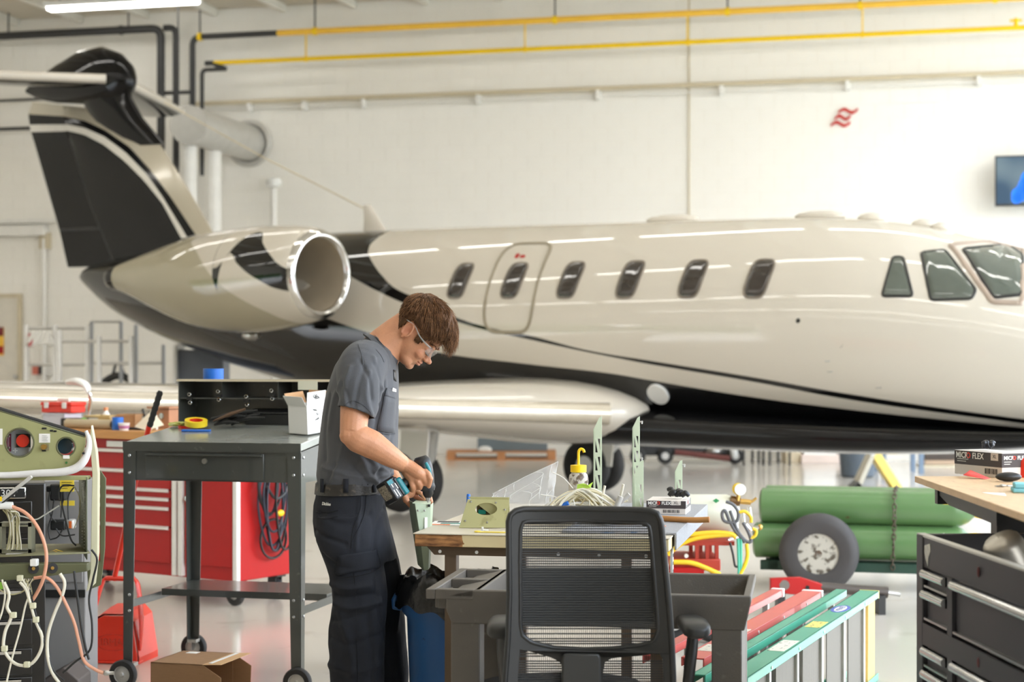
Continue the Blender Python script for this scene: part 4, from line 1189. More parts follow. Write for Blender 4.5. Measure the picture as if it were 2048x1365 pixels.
MB().prism([(at(96, 0, y2).x, .0), (at(172, 0, y2).x, 0), (at(170, 0, y2).x, .17), (at(140, 0, y2).x, .22), (at(97, 0, y2).x, .17)], .2, M4((0, y2, .002), (pi/2, 0, 0))).build('case', mat('case_grey', L(92, 84, 80), .6), fb, bevel=.006)
# power adapters hung on the locker with yellow tags
pa = thing('power_adapter', 'black power adapters with yellow warning tags hung on the grey locker', 'adapter', (0, 0, 0), 0)
ya = 7.23
def A(px, py, dy=0): return at(px, py, ya+dy)
def dbox(px0, py0, px1, py1, d, nm, m, parent, dy=0, bev=.006):
    a, b_ = A(px0, py0, dy), A(px1, py1, dy)
    return MB().bx(a.x, b_.x, ya+dy-d/2, ya+dy+d/2, b_.z, a.z).build(nm, m, parent, bevel=bev)
dbox(104, 968, 134, 1001, .07, 'adapter', M['dark'], pa, -.01)
dbox(95, 972, 106, 984, .05, 'plug', M['dark'], pa)
dbox(104, 1040, 134, 1060, .06, 'charger', M['dark'], pa, -.01)
dbox(134, 1039, 150, 1058, .05, 'battery', M['galv'], pa, -.01)
dbox(141, 1042, 146, 1056, .055, 'orange_label', mat('orange_label', L(226, 110, 40), .5), pa, -.01, 0)
ylw = mat('tag_yellow', L(240, 212, 70), .6)
dbox(120, 961, 148, 984, .004, 'warning_tag', ylw, pa, -.05, 0)
dbox(121, 1002, 149, 1012, .004, 'warning_tag', ylw, pa, -.05, 0)
for k in range(4):
    dbox(123, 965+k*4, 144-3*k, 966+k*4, .001, 'print', M['ink'], pa, -.053, 0)
for i, pts in enumerate(([(100, 984), (97, 1010), (103, 1035), (112, 1045)], [(108, 1000), (104, 1030), (97, 1055), (100, 1079)], [(125, 1060), (115, 1075), (100, 1080)], [(112, 1058), (125, 1072), (150, 1070)], [(128, 998), (124, 1010), (122, 1036)], [(148, 975), (138, 990), (136, 1010), (137, 1040)])):
    MB().tube(spline([A(x, y, -.055-.004*i) for x, y in pts], 5), .0032, 6).build('cord', M['dark'], pa, smooth=60)
# ================================================================ green instrument console at the left
OL = mat('primer_green', L(160, 160, 112), .5, var=.06, vs=4, spots=(L(140, 140, 96), 14, .62, .75))
OL2 = mat('olive_frame', L(98, 100, 72), .5, var=.1, vs=6)
cream2 = mat('pale_trim', L(214, 210, 178), .5, var=.06)
ic = thing('instrument_console', 'pale green avionics console frame with round instrument cutouts and loose wires', 'console', (0, 0, 0), 0)
YC = 6.0
def C(px, py, dy=0): return at(px, py, YC+dy)
# face panel with cut-outs: outline and holes in pixels of the drawing, then in metres
outline = [(-60, 806), (0, 824), (60, 842), (120, 861), (170, 876), (170, 890), (165, 905), (155, 931), (130, 942), (80, 946), (0, 951), (-60, 951)]
holes = [((39, 886), 28.5), ((132, 894), 18.5)]
def holed(outline, holes, YY, th, name, m, parent, n=28):
    bm = bmesh.new()
    def ring(pts):
        vs_ = [bm.verts.new(p) for p in pts]
        return [bm.edges.new((vs_[i], vs_[(i+1) % len(vs_)])) for i in range(len(vs_))]
    ed = ring([at(x, y, YY) for x, y in outline])
    for (hx, hy), r in holes:
        rr = r if isinstance(r, tuple) else (r, r)
        ed += ring([at(hx+rr[0]*cos(2*pi*k/n), hy+rr[1]*sin(2*pi*k/n), YY) for k in range(n)])
    bmesh.ops.triangle_fill(bm, edges=ed, use_beauty=True)
    ex = bmesh.ops.extrude_face_region(bm, geom=list(bm.faces))
    bmesh.ops.translate(bm, vec=(0, th, 0), verts=[v for v in ex['geom'] if isinstance(v, bmesh.types.BMVert)])
    bmesh.ops.recalc_face_normals(bm, faces=bm.faces)
    me = bpy.data.meshes.new(name); bm.to_mesh(me); bm.free(); me.materials.append(m)
    o = bpy.data.objects.new(name, me); COL.objects.link(o); o.parent = parent
    return o
holed(outline, holes, YC, .012, 'face_panel', OL, ic)
for (hx, hy), r in holes:
    c = C(hx, hy); R = r*YC/F
    MB().torus(c, R, .003, 32, 6, RX(pi/2)).build('hole_rim', OL2, ic, smooth=60)
# glareshield lip along the top
MB().tube([C(-60, 803, .03), C(60, 839, .03), C(170, 872, .03)], [.012, .010, .010], 8).build('glareshield', M['rubber'], ic, smooth=60)
b = MB()
for k in range(2): pass
b.add([C(-60, 803), C(170, 873), C(170, 873, .25), C(-60, 803, .25)], [(0, 1, 2, 3)])
o = b.build('top_skin', OL2, ic); md = o.modifiers.new('t', 'SOLIDIFY'); md.thickness = .004
# white rolled edge under and right of the panel
edge = [C(-60, 949, -.01), C(10, 951, -.01), C(80, 947, -.015), C(120, 945, -.02), C(150, 938, -.02), C(168, 922, -.02), C(177, 900, -.01), C(178, 880, 0), C(172, 862, .0)]
MB().tube(spline(edge, 6), [.009, .011, .013, .014, .015, .014, .011, .009, .006], 10).build('foam_edge', mat('white_foam', L(226, 224, 222), .8, var=.04, bump=.2), ic, smooth=60)
# cross rail under the panel, right post, lower sill
def bar(a, b_, w, d, nm, m, parent=None):
    a, b_ = Vector(a), Vector(b_); u = (b_-a); l = u.length
    q = u.to_track_quat('X', 'Z').to_matrix()
    return MB().box((a+b_)/2, (l, d, w), q).build(nm, m, parent or ic, bevel=.003)
bar(C(-60, 957, .05), C(178, 956, .05), .013, .06, 'cross_rail', OL)
pr = MB().prism([(C(176, 0).x, C(0, 852).z), (C(186, 0).x, C(0, 905).z), (C(190, 0).x, C(0, 950).z), (C(189, 0).x, C(0, 1110).z), (C(182, 0).x, C(0, 1172).z), (C(166, 0).x, C(0, 1188).z), (C(174, 0).x, C(0, 1150).z), (C(178, 0).x, C(0, 950).z), (C(173, 0).x, C(0, 880).z)], .03, M4((0, YC+.06, 0), (pi/2, 0, 0))).build('side_post', cream2, ic, bevel=.002)
MB().prism([(C(184, 0).x, C(0, 945).z), (C(196, 0).x, C(0, 962).z), (C(194, 0).x, C(0, 1105).z), (C(186, 0).x, C(0, 1180).z), (C(160, 0).x, C(0, 1190).z), (C(157, 0).x, C(0, 1140).z), (C(184, 0).x, C(0, 1130).z)], .008, M4((0, YC+.12, 0), (pi/2, 0, 0))).build('side_skin', OL2, ic, bevel=.002)
sw = MB(); sw.add([C(160, 955, .1), C(175, 955, .02), C(175, 1120, .02), C(160, 1090, .42), C(160, 955, .42)], [(0, 1, 2, 3, 4)])
o = sw.build('inner_wall', mat('inner_olive', L(112, 116, 98), .5, var=.08), ic); md = o.modifiers.new('t', 'SOLIDIFY'); md.thickness = .004
rv = MB()
for k in range(22):
    rv.ell(C(168.5, 965+k*6.6, .055), (.0018, .0018, .0018), 6).ell(C(164.2, 968+k*5.6, .11), (.0016, .0016, .0016), 6)
stuffp(rv.build('rivets', M['steel'], ic))
MB().add([C(-60, 1118, 0), C(180, 1108, 0), C(164, 1090, .4), C(-60, 1092, .4)], [(0, 1, 2, 3)]).build('floor_pan', mat('pan_olive', L(128, 124, 92), .6, var=.15), ic).modifiers.new('t', 'SOLIDIFY').thickness = .004
MB().prism([(C(-60, 0).x, C(0, 1128).z), (C(178, 0).x, C(0, 1126).z), (C(178, 0).x, C(0, 1142).z), (C(90, 0).x, C(0, 1153).z), (C(-60, 0).x, C(0, 1168).z)], .05, M4((0, YC+.0, 0), (pi/2, 0, 0))).build('lower_sill', OL2, ic, bevel=.003)
for x, y in ((67, 1138), (105, 1137)):
    MB().cyl(C(x, y, -.03), C(x, y, -.024), .018, n=20).build('grommet', M['rubber'], ic); MB().cyl(C(x, y, -.036), C(x, y, -.028), .006, n=12).build('screw', M['brass'], ic)
# legs of the stand (outside the picture to the left and behind)
for x, dy in ((-58, .03), (-58, .4)):
    p = C(x, 1140, dy); MB().bx(p.x-.025, p.x+.025, p.y-.025, p.y+.025, 0, p.z+.6).build('stand_leg', M['dark'], ic)
p = C(-58, 1140, .22); MB().bx(p.x-.03, p.x+1.05*0+.03, p.y-.25, p.y+.25, 0, .03).build('stand_foot', M['dark'], ic)
# instruments behind the cut-outs
ib = MB().bx(C(8, 0, .1).x, C(66, 0, .1).x, YC+.05, YC+.07, C(0, 920).z, C(0, 852).z).build('gauge_box', mat('gauge_grey', L(172, 174, 178), .5), ic)
c = C(47, 882, .045); MB().bx(c.x-.024, c.x+.024, c.y-.004, c.y+.004, c.z-.023, c.z+.023).build('gauge_bezel', M['dark'], ib); MB().cyl((c.x, c.y-.012, c.z), (c.x, c.y, c.z), .022, n=24).build('red_cap', M['redb'], ib)
c = C(15, 886, .04); MB().cyl((c.x, c.y-.004, c.z-.03), (c.x, c.y-.004, c.z+.03), .014, n=12).build('maroon_tube', mat('maroon', L(86, 22, 40), .4), ib)
for yy in (873, 896): q = C(18, yy, .022); MB().ell(q, (.004, .003, .004), 8).build('screw', M['steel'], ib)
q = C(9, 886, .02); MB().ell(q, (.005, .004, .007), 8).build('yellow_dot', M['yellow'], ib)
q = C(30, 902, .048); MB().bx(q.x-.008, q.x+.008, q.y, q.y+.002, q.z-.0012, q.z+.0012).bx(q.x-.0012, q.x+.0012, q.y, q.y+.002, q.z-.008, q.z+.008).build('cross_mark', M['white'], ib)
c = C(129, 893, .05); gz = MB().cyl((c.x, c.y, c.z), (c.x, c.y+.02, c.z), .027, n=24).build('gauge_glass', mat('blue_glass', L(52, 70, 84), .12, var=.35, vs=30), ic)
# labels and connector on the face
def plate(px0, py0, px1, py1, nm, m, dy=-.002, parent=ic):
    a, b_ = C(px0, py0, dy), C(px1, py1, dy); return MB().bx(a.x, b_.x, YC+dy-.0008, YC+dy+.0008, b_.z, a.z).build(nm, m, parent)
lb = plate(78, 868, 100, 886, 'paper_label', M['paper'])
for k in range(4): plate(84, 871.5+3.4*k, 94+(k % 2)*2, 872.2+3.4*k, 'print_line', M['galv'], -.004, lb)
plate(82, 889, 98, 902, 'connector_plate', mat('khaki', L(140, 132, 96), .5))
c = C(90, 894); MB().cyl(c, c-Vector((0, .02, 0)), .009, n=16).build('connector', M['brass'], ic)
plate(84, 900.5, 92, 903.5, 'stamp', M['ink'])
for x0, x1, y in ((84, 93, 857.5), (100, 106, 862), (107, 113, 863)): plate(x0, y-1.6, x1, y+1.6, 'stamp', M['ink'])
c = C(133, 926); MB().cyl(c, c-Vector((0, .003, 0)), .004, n=10).build('green_dot', mat('green_dot', L(60, 120, 60), .4), ic)
plate(126, 911, 139, 918, 'tag', M['paper'], -.004)
c = C(168, 907, -.02); MB().cyl(c, c-Vector((0, .012, 0)), .004).build('screw', M['ink'], ic)
plate(-20, 858, 5, 890, 'paper_label', M['paper'])
# connector rack inside
def F_(px, py, dy=.1): return at(px, py, YC+dy)
rk = MB()
for (x0, y0, x1, y1) in ((2, 1045, 66, 1053), (2, 1098, 66, 1106), (2, 1045, 7, 1106), (59, 1045, 66, 1106)):
    a, b_ = F_(x0, y0), F_(x1, y1); rk.bx(a.x, b_.x, YC+.08, YC+.13, b_.z, a.z)
rk = rk.build('connector_rack', mat('rack_olive', L(150, 148, 126), .5), ic)
hl = MB()
for k in range(11):
    q = F_(24+k*3.2, 1049, .078); hl.cyl(q, q-Vector((0, .004, 0)), .0022, n=6)
    q = F_(24+k*3.2, 1102, .078); hl.cyl(q, q-Vector((0, .004, 0)), .0022, n=6)
stuffp(hl.build('pin_holes', M['ink'], rk))
a, b_ = F_(18, 1106), F_(65, 1110); MB().bx(a.x, b_.x, YC+.06, YC+.14, b_.z, a.z).build('shelf_strip', M['whitem'], rk)
q = C(68, 1126, -.04); MB().bx(q.x-.012, q.x+.012, q.y-.01, q.y+.02, q.z-.012, q.z+.012).build('white_connector', M['white'], ic, bevel=.003)
# grey lever
bar(C(-5, 1008, -.06), C(64, 953, -.06), .012, .012, 'probe_rod', M['galv'])
bar(C(-5, 1012, -.055), C(34, 982, -.055), .012, .010, 'probe_body', M['dark'])
plate(-8, 994, 4, 1003, 'yellow_end', M['yellow'], -.08)
MB().cyl(C(-10, 1011, -.05), C(25, 1012, -.05), .013, n=14).build('sleeve', M['white'], ic)
# wires: each loom a tube
WIRE = {'p': mat('salmon_wire', L(222, 160, 130), .5, var=.03), 'w': mat('ivory_wire', L(226, 220, 200), .5, var=.04), 'o': mat('olive_wire', L(168, 160, 120), .55), 'k': M['dark'], 'g': mat('grey_wire', L(186, 186, 176), .5)}
def wire(pix, r, k, nm='wire', dys=None, n=6):
    pts = [at(x, y, YC+(dys[i] if dys else -.06)) for i, (x, y) in enumerate(pix)]
    return MB().tube(spline(pts, n), r, 7).build(nm, WIRE[k], ic, smooth=60)
wire([(24, 1014), (50, 1026), (72, 1050), (88, 1085), (93, 1120), (86, 1160), (72, 1190), (60, 1207)], .0062, 'p', dys=[-.05, -.06, -.07, -.08, -.09, -.08, -.06, -.05])
wire([(68, 1157), (92, 1156), (112, 1173), (130, 1205), (148, 1245), (158, 1285), (168, 1322), (190, 1340), (207, 1347)], .0058, 'p')
wire([(120, 1148), (129, 1165), (125, 1190), (108, 1230), (96, 1270), (95, 1310), (104, 1345), (122, 1372)], .0058, 'w')
wire([(8, 1165), (18, 1190), (14, 1215), (22, 1235), (10, 1265), (8, 1300), (30, 1328), (60, 1330), (80, 1305), (84, 1275), (70, 1240), (60, 1205), (52, 1180), (40, 1165)], .0058, 'w')
wire([(44, 1158), (58, 1185), (50, 1215), (40, 1260), (26, 1310), (12, 1370)], .0035, 'w')
wire([(4, 1160), (10, 1190), (4, 1225), (-6, 1250)], .0035, 'w')
wire([(60, 1180), (72, 1230), (90, 1290), (106, 1340), (128, 1362)], .003, 'k')
wire([(148, 1143), (154, 1190), (162, 1250), (172, 1300), (178, 1320)], .0045, 'k')
wire([(183, 1100), (194, 1120), (186, 1160), (178, 1200), (184, 1250), (180, 1300), (150, 1325), (126, 1347)], .0038, 'k')
wire([(22, 1044), (30, 1033), (46, 1034), (70, 1040), (90, 1030), (118, 1012)], .0025, 'g', dys=[.05]*6)
wire([(120, 1003), (118, 985), (126, 972), (148, 972)], .0030, 'k', dys=[.1, .1, .1, .12])
wire([(123, 985), (124, 1010), (132, 1045), (142, 1080), (152, 1092)], .0030, 'k', dys=[.1]*5)
wire([(150, 975), (160, 1000), (158, 1030), (148, 1058)], .0014, 'o', dys=[.1]*4)
for i in range(15):
    x0 = 8+random.uniform(0, 45); 
    wire([(x0*.4, 1008+random.uniform(0, 18)), (x0*.6+6, 1030+random.uniform(-4, 6)), (x0*.5+12, 1060+random.uniform(-8, 8)), (x0*.7+5, 1085+random.uniform(-8, 12)), (x0*.8, 1100)], .0022, 'o' if i % 3 else 'w', dys=[.02, .05, .06, .06, .06])
for i in range(6):
    wire([(50+i*4, 1158), (46+i*3, 1170+random.uniform(-3, 5)), (54+i*2, 1184+random.uniform(-3, 8)), (60, 1200)], .0018, 'o' if i % 2 else 'w')
wire([(-5, 1178), (20, 1190), (45, 1184), (56, 1172), (52, 1160)], .0025, 'o')
for x, y, m in ((27, 1231, 'w'), (72, 1240, 'w'), (54, 1330, 'w'), (9, 1298, 'w'), (66, 1212, 'w'), (40, 1157, 'g')):
    p = C(x, y, -.06); MB().bx(p.x-.010, p.x+.010, p.y-.009, p.y+.009, p.z-.010, p.z+.010).build('wire_clip', cream2, ic, bevel=.003)
p = C(5, 1172, -.05); MB().bx(p.x-.012, p.x+.012, p.y-.01, p.y+.01, p.z-.012, p.z+.012).build('green_connector', mat('lime_plastic', L(130, 180, 60), .5), ic, bevel=.003)
pl_ = MB().lathe([(.005, 0), (.009, .004), (.009, .016), (.006, .02), (.006, .035)], 12, M4(C(207, 1347, -.06), (0, pi/2, 0))).build('coax_plug', M['steel'], ic)
for (a, b_, c_) in (((106, 1102), (118, 1106), (148, 1104)), ((100, 1104), (112, 1100), (132, 1106))):
    MB().tube([C(*a, .08), C(*b_, .08), C(*c_, .08)], [.001, .007, .001], 6, flat=.2).build('yellow_tape_scrap', M['yellow'], ic)
# ================================================================ workbench
wbm = Matrix.Translation((-.34, 6.02, 0)) @ Matrix.Rotation(-radians(11.5), 4, 'Z')
wbr = -radians(11.5)
wk = thing('workbench', 'long workbench with chipped laminate top and brown steel legs', 'workbench', (-.34, 6.02, 0), wbr)
LW, LD, ZT = .885, 1.25, .845
lam = mat('cream_laminate', L(206, 196, 176), .4, var=.04)
def edge_mat():
    m = mat('chipped_edge', L(214, 196, 150), .5, var=.05)
    t = m.node_tree; b = t.nodes['Principled BSDF']
    tc = t.nodes['Texture Coordinate']; s = t.nodes.new('ShaderNodeSeparateXYZ'); t.links.new(tc.outputs['Object'], s.inputs[0])
    n = t.nodes.new('ShaderNodeTexNoise'); n.inputs['Scale'].default_value = 22; n.inputs['Detail'].default_value = 6; t.links.new(tc.outputs['Object'], n.inputs['Vector'])
    a = t.nodes.new('ShaderNodeMath'); a.operation = 'MULTIPLY_ADD'; a.inputs[1].default_value = .06; t.links.new(n.outputs['Fac'], a.inputs[0]); t.links.new(s.outputs['X'], a.inputs[2])
    lt_ = t.nodes.new('ShaderNodeMath'); lt_.operation = 'LESS_THAN'; lt_.inputs[1].default_value = .205; t.links.new(a.outputs[0], lt_.inputs[0])
    w = t.nodes.new('ShaderNodeValToRGB'); n2 = t.nodes.new('ShaderNodeTexNoise'); n2.inputs['Scale'].default_value = 40; n2.inputs['Detail'].default_value = 8
    mp = t.nodes.new('ShaderNodeMapping'); mp.inputs['Scale'].default_value = (.35, 1, 1.6); t.links.new(tc.outputs['Object'], mp.inputs[0]); t.links.new(mp.outputs[0], n2.inputs['Vector'])
    w.color_ramp.elements[0].color = (*L(92, 56, 28), 1); w.color_ramp.elements[1].color = (*L(196, 140, 84), 1); w.color_ramp.elements[0].position = .35; w.color_ramp.elements[1].position = .68
    t.links.new(n2.outputs['Fac'], w.inputs[0])
    mx = t.nodes.new('ShaderNodeMix'); mx.data_type = 'RGBA'; t.links.new(lt_.outputs[0], mx.inputs['Factor'])
    old = b.inputs['Base Color'].links[0].from_socket; t.links.new(old, mx.inputs['A']); t.links.new(w.outputs[0], mx.inputs['B']); t.links.new(mx.outputs['Result'], b.inputs['Base Color'])
    return m
MB().bx(.004, LW-.004, .004, LD, ZT-.046, ZT-.003).build('core', edge_mat(), wk, bevel=.003)
MB().bx(0, LW, 0, LD, ZT-.004, ZT).build('laminate_top', lam, wk, bevel=.001)
br = mat('brown_steel', L(92, 74, 56), .45, var=.08, metal=.2)
MB().prism([(.035, ZT-.046), (LW-.035, ZT-.046), (LW-.06, ZT-.078), (.065, ZT-.078)], .03, M4((0, .055, 0), (pi/2, 0, 0))).build('front_rail', br, wk)
for x in (.085, .215, .36, .5, .64, .8): MB().cyl((x, .041, ZT-.066), (x, .0385, ZT-.066), .006, n=10).build('rail_hole', M['white'], wk)
for x, y in ((.12, .07), (.155, LD-.1), (LW-.05, .07), (LW-.30, LD-.1)):
    MB().bx(x-.021, x+.021, y-.021, y+.021, 0, ZT-.047).bx(x-.04, x+.04, y-.04, y+.04, 0, .006).build('leg', br, wk, bevel=.002)
sp = MB().bx(LW-.012, LW-.004, .12, .15, .45, ZT-.047).build('slotted_upright', M['whitem'], wk)
for k in range(12): MB().bx(LW-.0045, LW-.003, .128, .142, .47+k*.027, .482+k*.027).build('slot', M['ink'], sp)
MB().bx(.17, LW-.32, LD-.12, LD-.08, .12, .16).build('rear_stretcher', br, wk)
# grey carpet mat draped over the right side of the bench
crp = mat('grey_carpet', L(158, 158, 160), .95, var=.16, vs=90, bump=.7, bs=300, spots=(L(70, 110, 150), 9, .64, .70))
MB().bx(.50, LW+.012, .10, LD+.02, ZT+.001, ZT+.009).bx(LW+.004, LW+.012, .10, LD+.02, ZT-.05, ZT+.004).build('carpet_mat', crp, None, bevel=.002).matrix_world = wbm
tag(bpy.data.objects['carpet_mat'], 'grey carpet mat with blue marks covering the right side of the workbench', 'mat')
def wb(x, y, z=0): return wbm @ Vector((x, y, ZT+z))
def wbx(px, y):                       # x on the bench for a pixel column at depth y
    k = (px-CX)/F; o = wbm @ Vector((0, y, 0)); c, s = cos(wbr), sin(wbr)
    return (k*o.y-o.x)/(c-k*s)
def bt(n, l, c, px, y, z=0, rz=0, g=None): return thing(n, l, c, wb(wbx(px, y), y, z), wbr+rz, g)
CM = .0095
# ---- green angled panel with oval window
ap = bt('angle_panel', 'olive green metal panel with oval cutout leaning on the bench front', 'panel', 918, .20, .001)
ol = mat('olive_primer', L(178, 174, 124), .45, var=.05, spots=(L(158, 152, 104), 20, .62, .72))
def flat_panel(outline, holes, th, name, m, parent, M_=None, n=26):
    bm = bmesh.new()
    def ring(pts):
        vs_ = [bm.verts.new((x, 0, z)) for x, z in pts]
        return [bm.edges.new((vs_[i], vs_[(i+1) % len(vs_)])) for i in range(len(vs_))]
    ed = ring(outline)
    for h in holes: ed += ring(h)
    bmesh.ops.triangle_fill(bm, edges=ed, use_beauty=True)
    ex = bmesh.ops.extrude_face_region(bm, geom=list(bm.faces))
    bmesh.ops.translate(bm, vec=(0, th, 0), verts=[v for v in ex['geom'] if isinstance(v, bmesh.types.BMVert)])
    if M_ is not None: bmesh.ops.transform(bm, matrix=M_, verts=bm.verts)
    bmesh.ops.recalc_face_normals(bm, faces=bm.faces)
    me = bpy.data.meshes.new(name); bm.to_mesh(me); bm.free(); me.materials.append(m)
    o = bpy.data.objects.new(name, me); COL.objects.link(o); o.parent = parent
    return o
def oval(cx, cz, rx, rz, n=26): return [(cx+rx*cos(2*pi*k/n), cz+rz*sin(2*pi*k/n)) for k in range(n)]
tlt = M4((0, 0, 0), (-.42, 0, 0))
flat_panel([(0, 0), (.17, .004), (.172, .108), (.022, .108)], [oval(.092, .072, .040, .023)], .003, 'plate', ol, ap, tlt)
flat_panel([(.022, .108), (.172, .108), (.172, .004), (.16, .0)], [], .002, 'back_flange', ol, ap, M4((0, .06, .0), (.15, 0, 0)))
MB().torus((.092, 0, 0), 1, .06, 28, 6, Matrix.Diagonal((.041, .041, .041)) @ Matrix.Diagonal((1, .58, 1))).build('oval_rim', ol, ap, loc=tlt @ Vector((.092, -.001, .072)), rot=(pi/2-.42, 0, 0)) if False else None
for x, z in ((.034, .098), (.125, .096), (.02, .026), (.1, .022), (.16, .07)):
    MB().ell(tlt @ Vector((x, -.001, z)), (.004, .003, .004), 8).build('screw', M['steel'], ap)
cb_ = MB().bx(.05, .13, .065, .07, .012, .085).build('circuit_board', mat('board_olive', L(104, 92, 60), .5), ap)
for x in (.058, .105): 
    MB().bx(x, x+.026, .055, .066, .045, .06).build('terminal_block', mat('teal', L(20, 120, 104), .5), ap)
    for k in range(3): MB().bx(x+.003+k*.008, x+.008+k*.008, .055, .062, .061, .068).build('terminal_pin', M['dark'], ap)
t = bt('marker_pen', 'blue capped pen standing behind the olive panel', 'pen', 937, .30, .001)
MB().cyl((0, 0, 0), (0, 0, .075), .005, n=10).build('barrel', M['white'], t); MB().lathe([(.0075, .075), (.0075, .105), (.006, .112)], 12).build('cap', M['blue'], t)
MB().cyl((0, 0, 0), (0, 0, .004), .02, n=14).build('stand', M['dark'], t)
t = bt('leaflet', 'orange and teal printed leaflet lying on the left of the bench', 'leaflet', 870, .33, .0008, .1)
MB().bx(-.015, .12, -.06, .10, 0, .001).build('sheet', M['paper'], t)
for (x0, x1, y0, y1, m) in ((-.01, .06, -.055, -.02, mat('print_orange', L(226, 120, 60), .6)), (.02, .1, -.01, .03, mat('print_teal', L(70, 140, 130), .6)), (0, .08, .045, .09, M['ink'])):
    MB().bx(x0, x1, y0, y1, .001, .0014).build('print', m, t)
t = bt('yellow_tie', 'yellow foam strip on the bench edge before the olive panel', 'strip', 955, .06, .001, 0)
MB().bx(-.01, .10, -.006, .006, 0, .003).ell((0, 0, .003), (.012, .008, .003), 10).build('strip', mat('pale_yellow', L(240, 214, 90), .7), t)
t = bt('plastic_clip', 'tiny white plastic clip standing on the bench edge', 'clip', 965, .09, .001)
MB().bx(-.003, .003, -.003, .003, 0, .016).bx(-.003, .02, -.003, .003, .003, .008).build('clip', M['white'], t)
# ---- clear plastic bag
t = bt('plastic_bag', 'clear plastic zip bag slumped on the bench beside the wire bundle', 'bag', 985, .55, .0)
bagm = mat('clear_film', L(246, 246, 246), .12, var=.0, alpha=.30, spec=1.0, bump=.8, bs=18)
rows = []
rr = random.Random(4)
for i in range(9):
    f = i/8
    ring = []
    for k in range(20):
        a = 2*pi*k/20
        x = .105+(.115+.012*f)*cos(a)*(1-.04*f)+.02*f; y = .055*sin(a)*(1-.88*f)
        top = .115+.07*(x/.22)
        z = .002+(top+.022*cos(a)*f*1.0)*f**.8
        ring.append(Vector((x+rr.uniform(-.003, .003), y+rr.uniform(-.005, .005), max(.001, z+rr.uniform(-.003, .003)*(f > 0)))))
    rows.append(ring)
MB().loft(rows, False).build('film', bagm, t, smooth=30)
MB().tube([rows[-1][10]+Vector((0, 0, 0)), (rows[-1][0]+rows[-1][10])/2+Vector((0, 0, .004)), rows[-1][0]], .002, 6).build('zip_seam', mat('film_edge', L(240, 240, 238), .2, alpha=.8), t)
cr_m = mat('film_crease', L(250, 250, 250), .1, alpha=.55, spec=1)
for i in range(22):
    k0 = rr.randrange(11, 19); r0 = rr.randrange(2, 8); 
    p = [rows[min(8, r0+j)][(k0+int(j*rr.uniform(-1, 1.2))) % 20]+Vector((0, -.002, .001)) for j in range(3)]
    MB().tube(spline(p, 3), [.0004, .0013, .0004], 5).build('film_crease', cr_m, t)
MB().tube(spline([rows[i][10]+Vector((0, -.001, 0)) for i in range(9)], 2), .0012, 5).tube(spline([rows[i][0]+Vector((0, -.001, 0)) for i in range(9)], 2), .0012, 5).build('film_edge', cr_m, t)
for i in range(26):
    c_ = Vector((rr.uniform(.02, .20), rr.uniform(-.03, .03), rr.uniform(.008, .045)))
    MB().tube(spline([c_, c_+Vector((rr.uniform(-.02, .02), rr.uniform(-.01, .01), rr.uniform(0, .01))), c_+Vector((rr.uniform(-.03, .03), 0, rr.uniform(-.005, .015)))], 3), .0022, 5).build('scrap', WIRE['w'] if i % 2 else mat('scrap_white', L(240, 240, 238), .3), t)
# ---- jar with yellow pump
t = bt('dispenser_bottle', 'clear bottle with yellow lid and hooked yellow spout on the bench', 'bottle', 1157, .70, .001)
MB().lathe([(.006, 0), (.033, 0), (.0375, .005), (.0375, .145), (.034, .160), (.028, .166), (.028, .172)], 24, caps=False).build('jar', mat('frosted_jar', L(220, 214, 200), .25, alpha=.62, spots=(L(92, 70, 52), 45, .52, .58)), t, smooth=50)
MB().lathe([(.001, .004), (.035, .004), (.035, .125), (.001, .13)], 20, caps=False).build('contents', mat('jar_contents', L(206, 196, 178), .8, var=.2, vs=40, spots=(L(84, 60, 44), 60, .54, .6)), t, smooth=50)
MB().lathe([(.001, .17), (.0305, .17), (.0305, .196), (.001, .199)], 24, caps=False).build('lid', M['yellow'], t)
MB().tube(spline([(0, 0, .196), (.0, 0, .225), (.001, 0, .248), (.009, 0, .257), (.019, 0, .253), (.022, 0, .244)], 5), .0052, 8).build('spout', M['yellow'], t, smooth=60)
# ---- pale green perforated ribs
pg = mat('pale_green', L(204, 216, 190), .45, var=.03)
def rib(px, py0, py1, pxw, y, label, nslots, sl=.012, rz=0, split=False, bolts=()):
    x = wbx(px, y); p = wb(x, y); s = F/p.y
    h = (HY-py0)/s+CH-ZT-CM; w = pxw/s
    t = thing('pierced_rib', label, 'bracket', wb(x, y, CM), wbr+rz, 'pale green pierced ribs on the bench')
    hw = w/2
    out = [(-hw, 0), (hw, 0), (hw, h), (hw*.4, h*.985), (-hw, h-w*1.6)]
    holes = []
    hs = (h-w*1.9-.02)/nslots
    for k in range(nslots):
        z0 = .012+k*hs; z1 = z0+hs*.76
        holes.append([(-hw*.55, z0), (hw*.05, z0), (-hw*.55, z1)])
        holes.append([(hw*.6, z0+hs*.1), (hw*.6, z1), (0, z1)])
    flat_panel(out, holes, .003, 'plate', pg, t)
    MB().bx(-hw, -hw+.003, .0, .016, 0, h-w*1.6).build('flange', pg, t)
    MB().bx(-hw-.01, hw+.03, -.012, .03, -.0005, .002).build('foot', pg, t)
    for z in bolts:
        MB().cyl((hw, .0015, z*h), (hw+.012, .0015, z*h), .003, n=8).cyl((hw+.008, .0015, z*h-.008), (hw+.008, .0015, z*h+.004), .003, n=8).build('stud', M['steel'], t)
    return t
rib(1195, 833, 0, 17, .92, 'tall pale green pierced rib standing beside the yellow lidded bottle', 4)
rib(1272, 833, 0, 15, .95, 'tall pale green pierced rib with studs, behind the short one', 5, bolts=(.94, .55))
rib(1277, 921, 0, 20, .88, 'short pale green pierced rib in front of the studded tall rib', 2)
